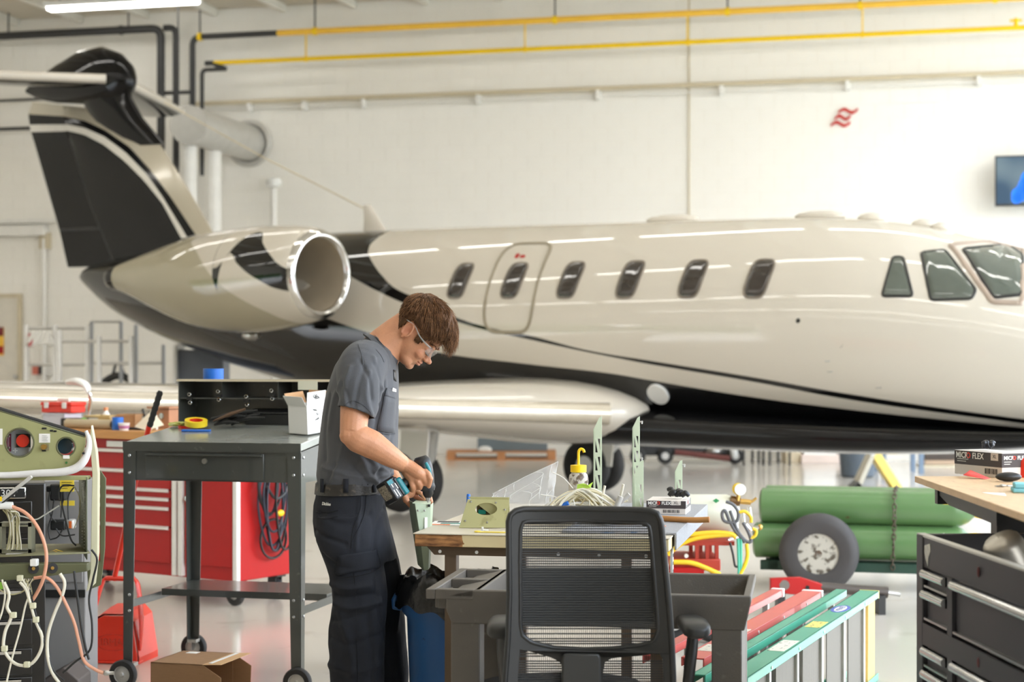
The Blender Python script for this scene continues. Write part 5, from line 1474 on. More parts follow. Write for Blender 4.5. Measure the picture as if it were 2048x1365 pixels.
rib(1357, 921, 0, 15, 1.08, 'smallest pale green pierced rib behind the glove box on the bench', 2, bolts=(.9,))
t = bt('green_tray', 'flat pale green frame lying on the bench between the ribs', 'frame', 1235, .80, CM)
b = MB(); b.bx(-.05, .07, -.05, -.04, 0, .012).bx(-.05, .07, .04, .05, 0, .012).bx(-.05, -.04, -.05, .05, 0, .012).bx(.06, .07, -.05, .05, 0, .012); b.build('frame', pg, t)
MB().bx(-.04, .06, -.04, .04, .001, .003).build('inset', mat('teal_dark', L(60, 110, 110), .5), t)
# ---- glove boxes (also used on the right table)
def glove_box(label, loc, rz, w=.235, d=.125, h=.07):
    t = thing('glove_box', label, 'box', loc, rz, 'printed glove boxes')
    lo = mat('box_lower', L(216, 208, 200), .6, var=.02)
    MB().bx(-w/2, w/2, 0, d, 0, h).build('carton', lo, t, bevel=.001)
    dk_ = mat('box_band', L(66, 58, 58), .5, var=.05)
    MB().bx(-w/2-.0006, w/2+.0006, -.0006, d+.0006, h*.42, h-.001).build('dark_band', dk_, t)
    MB().bx(-w/2+.02, w/2-.02, .02, d-.02, h, h+.001).build('top_panel', lo, t)
    for side in (0, 1):
        L_ = w if side == 0 else d
        def pt(u, z, o=.0012): return Vector((-w/2+u*w, -o, z)) if side == 0 else Vector((w/2+o, u*d, z))
        rot = (pi/2, 0, 0) if side == 0 else (pi/2, 0, pi/2)
        sz = .026*L_/.235*(1.0 if side == 0 else 1.25)
        text('brand_text', 'MICR   FLEX', sz, M['white'], t, pt(.33 if side == 0 else .42, h*.80), rot, .0003, bold=.0004)
        text('brand_letter', 'O', sz, M['redb'], t, pt(.33-.025 if side == 0 else .42-.03, h*.80), rot, .0003, bold=.0006)
        for k in range(2):
            b = MB(); p0, p1 = pt(.06, h*(.66-.09*k)), pt(.30-.05*k, h*(.63-.09*k))
            b.bx(min(p0.x, p1.x), max(p0.x, p1.x)+.0004, min(p0.y, p1.y), max(p0.y, p1.y)+.0004, p1.z, p0.z); b.build('print_line', M['galv'], t)
    MB().bx(w/2-.055, w/2-.018, -.0012, 0, h*.68, h*.98).build('size_panel', lo, t)
    text('size_text', 'XL', .016, M['ink'], t, (w/2-.036, -.0016, h*.84), (pi/2, 0, 0), .0002)
    bars = MB()
    for k in range(11): bars.bx(w/2-.085+k*.006, w/2-.085+k*.006+random.choice((.0015, .003)), -.0012, 0, h*.12, h*.34)
    stuffp(bars.build('barcode', M['ink'], t))
    return t
gb = glove_box('dark and white glove box on the carpet mat of the bench', wb(wbx(1332, .78), .78, CM), wbr, .148, .19, .052)
t = thing('glove', 'black rubber glove crumpled on the glove box of the bench', 'glove', wb(wbx(1350, .86), .86, CM+.0545), wbr)
def crumpled_glove(t, s=1, seed=2):
    rr = random.Random(seed); b = MB()
    for i in range(7):
        a = rr.uniform(0, 2*pi); p = Vector((rr.uniform(-.025, .03)*s, rr.uniform(-.02, .02)*s, .010*s))
        q = p+Vector((cos(a)*.03*s, sin(a)*.02*s, rr.uniform(.0, .022)*s))
        b.tube(spline([p, (p+q)/2+Vector((0, 0, .012*s)), q], 4), [.008*s, .012*s, .007*s], 8)
    b.build('glove', mat('nitrile', L(30, 30, 32), .35, var=.2, bump=.4, bs=90), t, smooth=60)
crumpled_glove(t)
# ---- brown hose, leather sleeve
t = bt('brown_hose', 'brown rubber tube lying along the front of the glove box', 'hose', 1270, .47, CM+.011)
hm = mat('brown_rubber', L(178, 124, 66), .6, var=.12)
e0 = wbx(1418, .43)-wbx(1270, .47)
pts = spline([(-.05, .12, .0), (.02, .08, 0), (.10, .02, 0), (e0*.75, -.02, 0), (e0, -.035, .004)], 6)
MB().tube(pts, .0105, 12, caps=False).build('tube', hm, t, smooth=60)
MB().torus(pts[-1], .009, .002, 16, 6, RY(pi/2)).build('mouth', mat('tube_mouth', L(220, 160, 110), .6), t, smooth=60)
MB().cyl(pts[-1]-Vector((.01, 0, 0)), pts[-1]-Vector((.002, 0, 0)), .008).build('bore', M['dark'], t)
lt2 = mat('tan_leather', L(176, 116, 62), .7, var=.15, bump=.3)
t = bt('leather_sleeve', 'folded tan leather sleeve on the bench in front of the brown tube', 'sleeve', 1240, .36, CM+.012)
rows = []
for i, (x, h_, w_) in enumerate(((-.06, .012, .02), (-.02, .018, .025), (.02, .022, .028), (.05, .034, .022), (.065, .022, .012))):
    rows.append([Vector((x+.004*sin(3*a), w_*cos(a), h_*.9*(.5+.5*sin(a))**1.2-.010+.004*sin(5*a+i))) for a in np.linspace(0, 2*pi, 16, endpoint=False)])
MB().loft(rows).build('sleeve', lt2, t, smooth=50)
t = bt('brown_duct', 'flattened brown hose behind the leather sleeve', 'hose', 1215, .62, CM+.01)
MB().tube(spline([(-.07, .01, .012), (0, 0, .010), (.07, -.02, .004), (.14, -.05, .002)], 6), [.015, .014, .012, .010], 10, flat=.7).build('tube', hm, t, smooth=60)
# ---- bundle of wires with connectors
t = bt('wire_harness', 'tangled bundle of cream wires with connectors on the bench', 'wires', 1170, .42, CM+.0005); t.scale = (1.38, 1.1, 1.4)
wm = [mat('cream_wire', L(224, 214, 180), .5), WIRE['w'], mat('tan_wire', L(196, 180, 132), .5), mat('white_wire', L(240, 238, 230), .4)]
rr = random.Random(11)
for i in range(46):
    w_ = rr.uniform(.05, .115); hgt = rr.uniform(.035, .088)*(1-abs(w_-.08)*2); yy = rr.uniform(-.06, .06); x0 = rr.uniform(-.03, .02)
    pts = [Vector((x0-w_, yy, .004)), Vector((x0-w_*.7, yy*.8, hgt*.65)), Vector((x0, yy*.5, hgt)), Vector((x0+w_*.7, yy*.7, hgt*.6)), Vector((x0+w_, yy+rr.uniform(-.03, .03), .004))]
    MB().tube(spline(pts, 4), rr.choice((.0018, .0024, .0032)), 5).build('wire', wm[i % 4], t, smooth=60)
for i in range(30):
    a = Vector((rr.uniform(-.09, .07), rr.uniform(-.07, .03), .01)); 
    b_ = a+Vector((rr.uniform(-.06, .06), rr.uniform(-.03, .0), rr.uniform(.01, .055)))
    MB().tube(spline([a, (a+b_)/2+Vector((rr.uniform(-.01, .01), 0, .008)), b_], 3), .0013, 5).build('loose_wire', wm[(i+1) % 4], t, smooth=60)
MB().tube(spline([(-.115, -.02, .07), (-.07, -.02, .062), (-.02, -.03, .03), (.0, -.03, .01)], 5), .0014, 5).build('loose_wire', wm[3], t)
MB().tube(spline([(-.09, .03, .125), (-.06, .03, .11), (-.035, .02, .085)], 5), .0014, 5).build('loose_wire', wm[3], t)
MB().tube(spline([(-.12, -.06, .012), (-.04, -.07, .02), (.03, -.05, .03), (.06, -.04, .02)], 5), .011, 10).build('loom_sleeve', wm[0], t, smooth=60)
MB().tube(spline([(-.12, -.08, .012), (-.09, -.085, .014), (-.05, -.08, .02)], 5), .0085, 10).build('loom_sleeve', M['dark'], t, smooth=60)
MB().tube(spline([(-.165, -.08, .010), (-.14, -.085, .013), (-.115, -.085, .012)], 5), .010, 10).build('loom_sleeve', mat('pale_blue_sleeve', L(190, 204, 212), .4), t, smooth=60)
MB().tube(spline([(-.055, -.075, .022), (-.03, -.085, .016), (-.01, -.09, .006)], 5), .009, 10).build('loom_sleeve', mat('print_sleeve', L(226, 222, 224), .5, spots=(L(200, 110, 120), 50, .6, .66)), t, smooth=60)
MB().cyl((-.06, -.03, .04), (-.04, -.034, .05), .006).build('blue_splice', M['blue'], t)
cn = MB().lathe([(.018, 0), (.024, .003), (.024, .02), (.02, .024), (.02, .036)], 20, M4((.068, -.075, .022), (pi/2, 0, 0))).build('round_connector', M['galv'], t, smooth=40)
MB().cyl((.068, -.112, .022), (.068, -.108, .022), .012, n=18).build('connector_face', mat('connector_blue', L(70, 84, 110), .4), cn)
MB().torus((.068, -.1, .022), .018, .003, 20, 6, RX(pi/2)).build('connector_ring', M['steel'], cn)
for (a, b_, r) in (((.06, -.03, .02), (.12, -.03, .075), .006), ((.085, -.02, .02), (.105, -.03, .10), .0035), ((.04, -.02, .03), (.055, -.02, .095), .0035), ((.08, -.05, .02), (.10, -.05, .07), .008)):
    MB().cyl(a, b_, r, n=10).build('heat_shrink', M['galv'] if r > .005 else WIRE['w'], t)
t = bt('paper_tag', 'lime green paper tag on top of the wire bundle', 'tag', 1170, .43, .128)
MB().add([(-.03, 0, 0), (.02, 0, .004), (.03, 0, .026), (.012, -.005, .014), (-.005, 0, .02), (-.028, 0, .016), (-.03, .02, .004), (.02, .02, .008)], [(0, 1, 2, 3, 4, 5), (0, 6, 7, 1)]).build('tag', mat('lime_paper', L(178, 214, 80), .6), t, smooth=0).modifiers.new('t', 'SOLIDIFY').thickness = .001
t = bt('copper_wire', 'loop of thin copper wire on the carpet mat', 'wire', 1320, .30, CM+.002)
MB().tube(spline([(-.04, .03, 0), (-.01, .03, 0), (.018, .01, 0), (.012, -.012, 0), (-.02, -.012, 0)], 6), .0018, 6).build('wire', mat('copper', L(206, 130, 90), .4, metal=.5), t, smooth=60)
# ================================================================ rubbish bin with black liner
BIN = Vector((-.2227, 6.285, 0))
t = thing('trash_bin', 'blue plastic trash bin under the bench corner beside the mechanic', 'bin', BIN)
bb = mat('bin_blue', L(36, 88, 146), .45, var=.08, spots=(L(22, 40, 66), 16, .66, .70))
MB().lathe([(.125, 0), (.135, .01), (.155, .52), (.172, .54), (.178, .60), (.17, .605), (.15, .54), (.12, .02)], 36, caps=True).build('body', bb, t, smooth=50)
MB().prism([(-.205, .55), (-.17, .545), (-.17, .60), (-.20, .60), (-.208, .585)], .1, M4((0, 0, 0), (pi/2, 0, 0))).build('handle', bb, t, bevel=.006)
MB().prism([(.205, .55), (.17, .545), (.17, .60), (.20, .60), (.208, .585)], .1, M4((0, 0, 0), (pi/2, 0, 0))).build('handle', bb, t, bevel=.006)
t = thing('bin_liner', 'crinkled black bin liner hanging over the blue trash bin rim', 'bag', BIN)
rr = random.Random(3); rows = []
for i, (r, z) in enumerate(((.10, .30), (.13, .45), (.150, .56), (.158, .655), (.165, .672), (.176, .668), (.187, .64), (.193, .61), (.196, .565), (.197, .525))):
    ring = []
    for k in range(110):
        a = 2*pi*k/110
        w = 1+.014*sin(9*a+2*i*.4)*(i > 3)+.020*sin(19*a+i*1.3)*(i > 2)+.014*rr.uniform(-1, 1)
        dz = .012*sin(3*a+1)+.010*sin(11*a+i)+(.028*cos(a)*-1 if i > 7 else 0)*(i-7)
        if i >= 5: w = max(w, 1.0)+.012
        ring.append(Vector((r*w*cos(a), r*w*sin(a), z+dz*(i > 2))))
    rows.append(ring)
MB().loft(rows, False).build('liner', mat('black_film', L(20, 20, 20),   .26, var=.1, spec=.6, bump=.7, bs=34), t, smooth=60)
# ================================================================ grey utility cart
ca = thing('utility_cart', 'dark grey plastic utility cart with deep tray in front of the bench', 'cart', (0, 0, 0), 0)
CG = mat('cart_grey', L(96, 90, 82), .5, var=.08, vs=14, bump=.15, bs=200, spots=(L(116, 110, 102), 26, .64, .74))
rimz = .756
P0 = Vector((-.258, 5.24, 0)); crz = -radians(9.5)
ca.location = P0; ca.rotation_euler = (0, 0, crz)
CW, CD = .965, .52
xl, xr = 0, CW
def trap(x0, x1, y0, y1, z, s=0): return [Vector((x0, y0, z)), Vector((x1, y0, z)), Vector((x1, y1, z)), Vector((x0, y1, z))]
# tray: outer and inner shells, rim leaning outwards towards the back
b = MB()
o0, o1, o2 = trap(0, CW, 0, CD, rimz), trap(.012, CW-.012, .012, CD-.012, rimz-.018), trap(.02, CW-.02, .02, CD-.02, rimz-.105)
i0, i1 = trap(.022, CW-.022, .022, CD-.022, rimz), trap(.032, CW-.03, .036, CD-.036, rimz-.085)
b.loft([trap(.075, CW-.02, .02, CD-.02, rimz-.105), trap(.06, CW-.01, .012, CD-.012, rimz-.065), trap(.06, CW, 0, CD, rimz-.02), trap(.15, CW, 0, CD, rimz-.0), trap(.165, CW-.022, .022, CD-.022, rimz), trap(.175, CW-.03, .036, CD-.036, rimz-.085)], True)
b.build('tray', CG, ca, bevel=.004)
b = MB()
b.bx(0, .028, 0, CD, rimz-.03, rimz); b.bx(.145, .163, .012, CD-.012, rimz-.05, rimz)
for y0, y1 in ((0, .032), (CD*.47, CD*.53), (CD-.032, CD)): b.bx(.028, .145, y0, y1, rimz-.03, rimz)
b.bx(.03, .15, .03, CD-.03, rimz-.062, rimz-.055); b.bx(.022, .034, .03, CD-.03, rimz-.06, rimz-.025); b.bx(.03, .15, .028, .036, rimz-.06, rimz-.025); b.bx(.03, .15, CD-.036, CD-.028, rimz-.06, rimz-.025)
b.build('tool_caddy', CG, ca, bevel=.003)
for sx in (0, 1):
    for sy in (0, 1):
        x0 = .072 if sx == 0 else CW-.115; y0 = .022 if sy == 0 else CD-.10
        lg = MB().bx(x0, x0+.088, y0, y0+.078, .13, rimz-.10).build('leg', CG, ca, bevel=.004)
        wx, wy = x0+.045, y0+.04
        MB().bx(wx-.03, wx+.03, wy-.025, wy+.025, .115, .13).bx(wx-.02, wx+.02, wy-.026, wy-.022, .05, .12).bx(wx-.02, wx+.02, wy+.022, wy+.026, .05, .12).build('caster', M['steel'], lg)
        MB().lathe([(.012, -.018), (.05, -.018), (.058, -.01), (.058, .01), (.05, .018), (.012, .018)], 22, M4((wx, wy, .058), (pi/2, 0, 0))).build('wheel', M['rubber'], lg, smooth=50)
b = MB()
for k in range(5): b.bx(CW-.112, CW-.03, .102, CD-.103, .26+.085*k, .266+.085*k)
b.build('side_rib', CG, ca)
MB().bx(CW-.035, CW-.028, .10, CD-.10, .13, rimz-.1).build('side_web', CG, ca)
MB().bx(.03, CW-.03, .03, CD-.03, .13, .20).build('lower_tray', CG, ca, bevel=.004)
MB().bx(CW-.0205, CW-.0185, .16, .36, rimz-.085, rimz-.035).build('worn_label', mat('worn_label', L(150, 146, 138), .6, var=.2, vs=60), ca)
MB().bx(.33, .43, .018, .0195, rimz-.085, rimz-.05).build('embossed_panel', mat('emboss_grey', L(80, 75, 68), .6), ca)
# ================================================================ mesh back office chair
YB = 4.86
s5 = F/YB
och = thing('office_chair', 'black office chair with see-through mesh back facing the bench', 'chair', (.15, 4.98, 0), 0)
def H(px, py, dy=0): p = at(px, py, YB+dy); return p-och.location
BP = mat('black_frame', L(38, 37, 35), .38, var=.06, bump=.05, bs=300)
BP2 = mat('charcoal_frame', L(52, 51, 48), .42, var=.05)
def curve_y(px): return .10*((px-1168)/170)**2*.6*-1
def HB(px, py, o=0):
    return H(px, py, -.055*((px-1170)/160)**2*-1*0+.035*(1-((px-1170)/165)**2)+o)
# frame of the back: outer loop following the outline, an oval hole above, two below
outer = [(1017, 1045), (1022, 1026), (1040, 1019), (1170, 1018), (1298, 1021), (1316, 1028), (1323, 1046), (1330, 1130), (1338, 1210), (1344, 1290), (1347, 1362), (1349, 1440), (1330, 1462), (1170, 1470), (1010, 1462), (1006, 1440), (1010, 1362), (1016, 1280), (1019, 1190), (1018, 1110)]
inner = [(1040, 1064), (1044, 1046), (1056, 1043), (1170, 1041), (1286, 1046), (1298, 1050), (1302, 1068), (1308, 1140), (1314, 1210), (1317, 1262), (1308, 1284), (1280, 1292), (1230, 1298), (1170, 1300), (1108, 1297), (1062, 1286), (1044, 1272), (1040, 1250), (1040, 1190), (1039, 1120)]
low_l = [(1040, 1300), (1056, 1303), (1105, 1317), (1122, 1326), (1124, 1345), (1124, 1440), (1036, 1440), (1036, 1360)]
low_r = [(1210, 1326), (1224, 1317), (1290, 1312), (1318, 1306), (1326, 1318), (1328, 1380), (1328, 1440), (1206, 1440), (1206, 1345)]
def resample(pts, n):
    P = [Vector((p[0], p[1], 0)) for p in pts]; P.append(P[0])
    d = [0]
    for a, b_ in zip(P, P[1:]): d.append(d[-1]+(b_-a).length)
    return [(I(s, d, [p.x for p in P]), I(s, d, [p.y for p in P])) for s in np.linspace(0, d[-1], n, endpoint=False)]
bm = bmesh.new()
def bring(pts):
    v_ = [bm.verts.new(HB(*p)) for p in pts]
    return [bm.edges.new((v_[i], v_[(i+1) % len(v_)])) for i in range(len(v_))]
ed = bring(resample(outer, 90))+bring(resample(inner, 80))+bring(resample(low_l, 34))+bring(resample(low_r, 34))
bmesh.ops.triangle_fill(bm, edges=ed, use_beauty=True)
ex = bmesh.ops.extrude_face_region(bm, geom=list(bm.faces))
bmesh.ops.translate(bm, vec=(0, .022, 0), verts=[v for v in ex['geom'] if isinstance(v, bmesh.types.BMVert)])
bmesh.ops.recalc_face_normals(bm, faces=bm.faces)
me = bpy.data.meshes.new('back_frame'); bm.to_mesh(me); bm.free(); me.materials.append(BP)
bfm = bpy.data.objects.new('back_frame', me); COL.objects.link(bfm); bfm.parent = och
bv = bfm.modifiers.new('edge', 'BEVEL'); bv.width = .006; bv.segments = 3; bv.limit_method = 'ANGLE'; bv.angle_limit = radians(50)
me.shade_smooth(); me.set_sharp_from_angle(angle=radians(35))
# rounded bead along the outer and inner edges of the frame
for pts, r in ((outer, .009), (inner, .007)):
    P = [HB(x, y, .004) for x, y in resample(pts, 100)]; P += P[:2]
    MB().tube(P, r, 8, False).build('frame_bead', BP, bfm, smooth=60)
# woven mesh: horizontal strips with fine verticals, open between
def mesh_mat():
    m = mat('back_mesh', L(44, 44, 42), .6, var=.05)
    return m
mm_ = mesh_mat()
wv = MB()
def span_at(pts, y):
    xs_ = []
    n = len(pts)
    for i in range(n):
        (xa, ya), (xb, yb) = pts[i], pts[(i+1) % n]
        if (ya-y)*(yb-y) < 0: xs_.append(xa+(xb-xa)*(y-ya)/(yb-ya))
    return (min(xs_), max(xs_)) if len(xs_) > 1 else None
y = 1042.0; step = 5.0
while y < 1440:
    for pts in (inner, low_l, low_r):
        sp_ = span_at(pts, y)
        if not sp_: continue
        x0, x1 = sp_[0]-4, sp_[1]+4
        n = 10
        for k in range(n):
            a, c = x0+(x1-x0)*k/n, x0+(x1-x0)*(k+1)/n
            hgt = 3.3 if 1128 < y < 1250 else 2.6
            p = [HB(a, y, .010), HB(c, y, .010), HB(c, y+hgt, .010), HB(a, y+hgt, .010)]
            q = [v+Vector((0, .0012, 0)) for v in p]
            wv.add(p+q, [(0, 1, 2, 3), (7, 6, 5, 4), (0, 4, 5, 1), (2, 6, 7, 3)])
    y += step
stuffp(wv.build('back_mesh', mm_, och, smooth=0))
wv = MB()
x = 1036.0
while x < 1330:
    for pts in (inner, low_l, low_r):
        tr = [(b_, a) for a, b_ in pts]; sp_ = span_at(tr, x)
        if not sp_: continue
        a, c = sp_[0]-3, sp_[1]+3
        p = [HB(x, a, .0095), HB(x+.8, a, .0095), HB(x+.8, c, .0095), HB(x, c, .0095)]
        q = [v+Vector((0, .0008, 0)) for v in p]
        wv.add(p+q, [(0, 1, 2, 3), (7, 6, 5, 4), (1, 5, 6, 2), (3, 7, 4, 0)])
    x += 4.2
stuffp(wv.build('back_mesh_warp', mm_, och, smooth=0))
# lumbar band behind the mesh, spine cover
b = MB()
n = 12
for k in range(n):
    a, c = 1044+(1308-1044)*k/n, 1044+(1308-1044)*(k+1)/n
    b.add([HB(a, 1136, .03), HB(c, 1136, .03), HB(c, 1246, .03), HB(a, 1246, .03), HB(a, 1136, .036), HB(c, 1136, .036), HB(c, 1246, .036), HB(a, 1246, .036)], [(0, 1, 2, 3), (7, 6, 5, 4), (0, 4, 5, 1), (2, 6, 7, 3)])
b.build('lumbar_pad', mat('lumbar', L(38, 37, 35), .6), och)
MB().prism([(H(1128, 0).x, H(0, 1309).z), (H(1198, 0).x, H(0, 1309).z), (H(1202, 0).x, H(0, 1318).z), (H(1204, 0).x, H(0, 1500).z), (H(1122, 0).x, H(0, 1500).z), (H(1124, 0).x, H(0, 1318).z)], .03, M4((0, H(0, 0, .022).y, 0), (pi/2, 0, 0))).build('spine_cover', BP2, och, bevel=.006)
sz_ = .47
MB().tube([H(1163, 1450, .05), Vector((H(1163, 0).x, .05, .42)), Vector((.0, .17, .40))], [.035, .035, .04], 12).build('back_bracket', BP, och, smooth=60)
pad = MB()
rows = []
for f, w_, z_ in ((0, .20, .45), (.06, .235, .475), (.5, .25, .48), (.9, .245, .478), (1, .215, .445)):
    yy = .03+.42*f
    rows.append([Vector((w_*cos(a)*1.0, yy, z_-.03+.032*sin(a))) for a in np.linspace(0, 2*pi, 24, endpoint=False)])
pad.loft(rows).build('seat', mat('seat_fabric', L(38, 37, 36), .9, var=.1, bump=.2, bs=300), och, smooth=60)
for sg, pxa in ((-1, 999), (1, 1404)):
    ax = H(pxa, 0).x
    bx0 = ax-.01*sg
    arm = MB().tube([Vector((bx0-sg*.055, .14, .40)), Vector((bx0-sg*.01, .12, .44)), Vector((bx0+sg*.0, .07, .60)), Vector((bx0+sg*.005, .05, .68))], [.02, .024, .026, .022], 10, flat=.6)
    arm.tube([Vector((0, .15, .405)), Vector((bx0-sg*.05, .14, .40))], .018, 8)
    arm = arm.build('arm_post', BP, och, smooth=60)
    ztp = H(0, 1258).z
    rows = []
    for f, w_, h_ in ((0, .012, .008), (.03, .03, .017), (.15, .040, .021), (.5, .042, .021), (.85, .038, .019), (.97, .028, .014), (1, .01, .006)):
        yy = -.03+.17*f
        rows.append([Vector((ax+sg*.015*f*-1+math.copysign(abs(cos(a))**.6, cos(a))*w_, yy, ztp-.014-.015*(1-f)**4+math.copysign(abs(sin(a))**.6, sin(a))*h_)) for a in np.linspace(0, 2*pi, 20, endpoint=False)])
    MB().loft(rows).build('arm_pad', BP2, och, smooth=60)
MB().cyl((0, .15, .10), (0, .15, .42), .028, n=14).build('gas_lift', M['chrome'], och)
for k in range(5):
    a = 2*pi*k/5+.3; e_ = Vector((.28*cos(a), .15+.28*sin(a), .075))
    lg = MB().tube([Vector((0, .15, .115)), e_], [.03, .018], 8).build('base_leg', BP, och, smooth=60)
    MB().torus(e_-Vector((0, 0, .045)), .017, .0125, 16, 8, RX(pi/2) ).build('caster', M['rubber'], lg, smooth=60)
# ================================================================ right side: black roller chest
RB_ = radians(90-3.8)
XC, YCF = 1.136, 4.90
rch = thing('roller_chest', 'dark grey roller tool chest with chrome drawer trims in the right corner', 'chest', (XC, YCF, 0), -RB_)
# local x runs along the drawer front towards the camera, y into the chest (to the right)
KC = mat('chest_grey', L(66, 64, 68), .42, var=.05, metal=.2)
ztc = .956
def chx(px):     # along-front coordinate for a pixel column
    k = (px-CX)/F; c, s = cos(-RB_), sin(-RB_)
    return (k*YCF-XC)/(c-k*s)
xe = 1.35
b = MB(); b.bx(0, xe, .0, .02, .16, .20); b.bx(0, xe, .02, .62, .16, .19); b.bx(0, .02, .0, .62, .16, ztc); b.bx(xe-.02, xe, 0, .62, .16, ztc); b.bx(0, xe, .60, .62, .16, ztc)
b.bx(.02, xe-.02, .02, .60, .80, .81)
b.bx(0, xe, 0, .015, .868, ztc)
b.build('body', KC, rch, bevel=.003)
MB().bx(.0, xe, -.002, .02, ztc-.004, ztc+.002).build('top_rim', M['galv'], rch)
c1_ = .28
MB().bx(0, .055, -.004, .02, .16, ztc-.0).build('corner_post', KC, rch, bevel=.003)
MB().bx(c1_-.012, c1_+.028, -.002, .02, .16, .868).build('divider_post', KC, rch)
MB().bx(0, xe, -.003, .02, .655, .715).build('cross_band', KC, rch)
MB().bx(.02, xe-.02, .30, .31, .19, .80).build('inner_back', M['ink'], rch)
def drawer(x0, x1, z1, z0):
    d = MB().bx(x0, x1, .008, .30, z0, z1).build('drawer', KC, rch, bevel=.002)
    MB().tube([Vector((x0+.005, -.004, z1-.010)), Vector((x1-.005, -.004, z1-.010))], .013, 10).build('drawer_trim', M['chrome'], d, smooth=60)
    MB().bx(x0, x1, -.002, .01, z0, z0+.006).build('drawer_lip', M['steel'], d)
    return d
for z1, z0 in ((.862, .815), (.805, .725)): drawer(.062, c1_-.016, z1, z0)
drawer(c1_+.034, xe-.06, .862, .725)
for z1, z0 in ((.648, .595), (.585, .53), (.52, .43), (.42, .33), (.32, .21)): drawer(.062, c1_-.016, z1, z0)
for z1, z0 in ((.648, .58), (.57, .50), (.49, .40), (.39, .30), (.29, .21)): drawer(c1_+.034, xe-.06, z1, z0)
for x, z in ((.52, .912), (.52, .685)): MB().ell((x, -.003, z), (.006, .004, .014), 10).build('lock', mat('lock_maroon', L(90, 40, 40), .4), rch)
dl_ = MB()
dl_.prism([(0, 0), (.05, .01), (.055, -.01), (.035, -.03), (.03, -.055), (.01, -.035), (.0, -.02)], .0012, M4((.066, -.0008, .93), (pi/2, 0, 0))); dl_.build('torn_decal', mat('decal_grey', L(196, 194, 186), .5, var=.25, vs=80), rch)
for x in (.08, xe-.08):
    for y in (.08, .54):
        c = MB().bx(x-.04, x+.04, y-.04, y+.04, .145, .16).bx(x-.03, x+.03, y-.028, y-.022, .06, .15).bx(x-.03, x+.03, y+.022, y+.028, .06, .15).build('caster', M['steel'], rch)
        MB().lathe([(.01, -.02), (.06, -.02), (.065, -.01), (.065, .01), (.06, .02), (.01, .02)], 22, M4((x, y, .065), (pi/2, 0, 0))).build('wheel', M['rubber'], c, smooth=50)
RCH = Matrix.Translation((XC, YCF, 0)) @ Matrix.Rotation(-RB_, 4, 'Z')
def chp(x, y, z): return RCH @ Vector((x, y, z))
t = thing('metal_cup', 'dull metal cup leaning upside down in the chest top tray', 'cup', chp(.36, .16, .86), 0)
MB().lathe([(.062, 0), (.060, .002), (.054, .09), (.050, .108), (.040, .118), (.002, .121)], 30, M4((.0, 0, .02), (.15, -.52, 0)), caps=False).build('cup', mat('dull_metal', L(196, 190, 178), .35, metal=.55), t, smooth=50)
MB().bx(-.05, .05, -.05, .05, -.049, -.02).build('base_block', M['dark'], t)
t = thing('small_gear', 'cream toothed wheel lying in the chest tray beside the metal cup', 'gear', chp(.20, .16, .86), 0)
gp_ = [( (.034 if k % 2 else .026)*cos(2*pi*k/24), (.034 if k % 2 else .026)*sin(2*pi*k/24)) for k in range(24)]
MB().prism(gp_, .008, M4((0, 0, .06), (1.1, 0, .2))).build('gear', mat('cream_plastic', L(214, 206, 184), .5), t); MB().bx(-.02, .02, -.02, .02, -.045, .035).build('hub_block', M['dark'], t)
t = thing('pliers', 'black pliers lying in the chest tray behind the metal cup', 'pliers', chp(.42, .16, .82), .6)
MB().tube([(-.08, 0, .05), (0, 0, .06), (.07, .01, .05)], [.008, .012, .006], 8).tube([(-.08, .03, .05), (0, .005, .06), (.07, 0, .05)], [.008, .012, .006], 8).build('tool', M['dark'], t); MB().bx(-.05, .05, -.01, .03, -.008, .045).build('socket_tray', M['dark'], t)
# ================================================================ wooden topped standing table
t2 = thing('work_table', 'wooden topped black standing table behind the roller chest', 'table', (1.293, 5.62, 0), -radians(90+2.0))
# local x towards the camera, y to the right
zt2 = 1.066+.034
TB = mat('table_black', L(28, 27, 26), .4, var=.1)
wtop = mat('plywood_top', L(214, 180, 138), .38, var=.12, vs=5, stretch=(2, 7, 7), spots=(L(186, 142, 100), 7, .56, .8))
zz_ = CH-(954-HY)/(F/5.62)
MB().bx(0, 1.5, 0, .9, zz_-.018, zz_+.002).build('table_top', wtop, t2, bevel=.002)
MB().bx(.12, .16, .04, .86, zz_-.075, zz_-.019).build('side_arm', TB, t2)
ar = MB().prism([(.10, zz_-.0185), (.9, zz_-.0185), (.9, zz_-.07), (.30, zz_-.066), (.15, zz_-.045), (.11, zz_-.028)], .03, M4((0, .06, 0), (pi/2, 0, 0))).build('edge_arm', TB, t2)
for x in (.22, 1.2):
    MB().bx(x, x+.08, (.19 if x < 1 else .62), (.30 if x < 1 else .73), .03, zz_-.02).build('leg', TB, t2, bevel=.004)
    MB().bx(x-.0, x+.08, (.05 if x < 1 else .52), .75, 0, .03).build('foot', TB, t2)
MB().bx(.24, 1.25, .66, .70, zz_-.14, zz_-.08).bx(.24, .28, .30, .70, zz_-.14, zz_-.08).build('cross_beam', TB, t2)
T2M = Matrix.Translation((1.293, 5.62, 0)) @ Matrix.Rotation(-radians(92.0), 4, 'Z')
def tp(x, y, z=0): return T2M @ Vector((x, y, zz_+.002+z))
def tpx(px, py):      # table point under a pixel
    Y = (CH-zz_-.002)*F/(py-HY); return Vector(((px-CX)*Y/F, Y, zz_+.002))
g2 = glove_box('large dark and white glove box on the wooden table, seen corner on', tpx(1995, 956), -radians(52), .245, .12, .078)
th2 = -radians(68); g2.location = tpx(2004, 957)-Vector((cos(th2)*.1225, sin(th2)*.1225, 0)); g2.rotation_euler = (0, 0, th2)
t = thing('glove', 'black glove on top of the glove box on the wooden table', 'glove', g2.location+Vector((.03, .03, .0805)), 0)
crumpled_glove(t, .8, 6)
